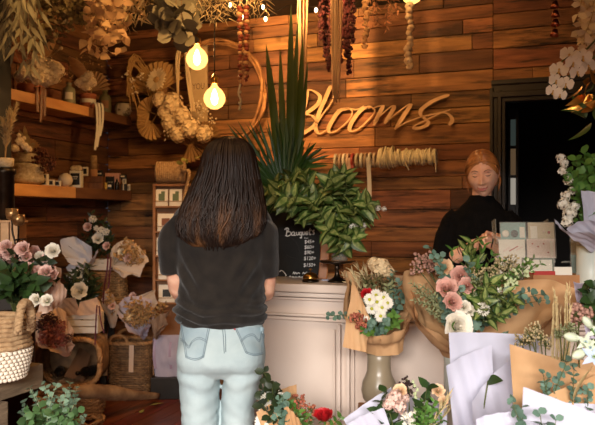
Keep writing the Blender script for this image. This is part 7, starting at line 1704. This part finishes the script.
# ---------------- G: kraft bouquet low beside the customer
f = P(292, 425, 2.42); f.z = .40; stg = V((f.x, f.y, 0)); solo('flower_bucket', 'low dark bucket under the small kraft bouquet at the foot of the counter', 'bucket', MB().lathe([(.07, 0), (.09, .38), (.095, .385), (.085, .375), (.08, .2)], 28, T=M.Translation(stg)), [M_IRON])
tie = V((f.x, f.y, .46)); G_ = thing('wrapped_bouquet', 'small kraft bouquet of white daisies and a red rose at the foot of the counter', 'bouquet', V((f.x, f.y, .39)), 'wrapped bouquets before the counter'); bundle(G_, tie, V((f.x, f.y, .39)))
for i, c in enumerate((((284, 470, 2.46), (300, 470, 2.46), (296, 384, 2.50), (272, 393, 2.46)), ((280, 470, 2.36), (292, 470, 2.36), (276, 402, 2.30), (256, 412, 2.32)), ((288, 470, 2.36), (304, 470, 2.36), (302, 422, 2.28), (284, 405, 2.28)), ((296, 470, 2.42), (308, 470, 2.42), (338, 420, 2.38), (318, 426, 2.34)))): part(G_, 'paper_wrap', MB().sheet([P(*q) for q in c], 18, 18, -.012, .008, .008, 60 + i, 0, 8), [M_KRW])
for x, y, s_ in ((267, 400, .030), (278, 397, .026), (262, 422, .028), (272, 404, .022), (264, 408, .02)): bloom(G_, 'white_daisy', x, y, 2.34, s_, -FWD + UP * .5, 'daisy')
bloom(G_, 'red_rose', 324, 417, 2.34, .030, UP + -FWD * .4, j=.1)
leafy(G_, tie, [(264, 372), (267, 382), (272, 388), (262, 390), (260, 400), (276, 392)], 2.31, .042, .016, 8, M_DLEAF, 'round', u0=.4); leafy(G_, tie, [(281, 404), (283, 398), (280, 410)], 2.28, .034, .016, 8, M_EUC, 'round', 'eucalyptus_sprig', 65, u0=.5)
leafy(G_, tie, [(299, 412), (289, 398), (304, 416), (294, 408), (312, 420), (308, 410), (340, 418)], 2.36, .032, .011, 7, M_FRESH, 'ovate', u0=.5); filler(G_, tie, [(299, 398), (301, 406), (313, 408), (296, 404), (306, 414), (272, 414)], 2.38, M_RUST, .0055, .018, 24)
# ---------------- H: white bouquet on the counter end
h0 = P(590, 268, 2.74); h0.z = CTOP; hz = P(590, 246, 2.72).z
H_ = thing('wrapped_bouquet', 'white paper bouquet of white blossom and leaves in a vase on the counter end', 'bouquet', h0, 'wrapped bouquets before the counter'); part(H_, 'vase', MB().lathe([(.045, 0), (.05, .01), (.05, hz - CTOP), (.045, hz - CTOP), (.043, .02)], 28, T=M.Translation(h0)), [M_PALEV])
tie = V((h0.x, h0.y, hz - .02))
a0 = tie - RGT * .02; a1 = tie + RGT * .05
for i, c in enumerate(((a0 - FWD * .02, a1 - FWD * .02, (612, 196, 2.62), (581, 191, 2.62), -.02), (a1 - FWD * .03, a0 - FWD * .04, (553.5, 219, 2.60), (568, 232, 2.56), -.01), (a0 - FWD * .05, a1 - FWD * .05, (600, 222, 2.54), (566, 228, 2.55), -.02), (a0 - FWD * .06, a1 - FWD * .06, (606, 238, 2.5), (566, 232, 2.52), -.012))): part(H_, 'paper_wrap', MB().sheet([q if isinstance(q, V) else P(*q) for q in c[:4]], 20, 20, c[4], .007, .006, 80 + i, 0, 8), [M_PAPW])
for x, y, s_ in ((561, 158, .018), (564, 163, .016), (563, 171, .018), (569, 181, .018), (563, 204, .024), (569, 214, .026), (574, 206, .02), (566, 196, .018), (572, 190, .016), (567, 222, .022)): bloom(H_, 'white_blossom', x, y, 2.7, s_, nm='white_blossom')
leafy(H_, tie, [(576, 160), (584, 154), (592, 158), (598, 166), (578, 176), (588, 172), (594, 182), (580, 190), (571, 172), (584, 164)], 2.72, .05, .022, 7, M_FRESH, 'round', u0=.4)
leafy(H_, tie, [(562, 160), (566, 176), (566, 200)], 2.72, .03, .010, 8, M_FRESH, 'ovate', u0=.4)
# lilac paper and leaves between the counter end and the grasses
g = thing('wrapped_bouquet', 'lilac paper corner and leaves rising behind the dried grasses', 'bouquet', P(596, 330, 2.15), 'wrapped bouquets before the counter')
f = P(596, 425, 2.1); f.z = dz + .001; bundle(g, P(596, 345, 2.12), f)
part(g, 'paper_wrap', MB().sheet([P(588, 345, 2.1), P(606, 345, 2.1), P(612, 284, 2.15), P(572, 282, 2.15)], 16, 16, -.02, .008, .008, 95), [M_LPAP]); leafy(g, P(597, 340, 2.12), [(588, 290), (594, 286), (600, 294), (590, 300)], 2.08, .05, .02, 5, M_LEAF, 'ovate', u0=.5); filler(g, P(597, 340, 2.12), [(586, 312), (592, 306), (580, 318)], 2.05, M_DUST, .006, .018, 24)
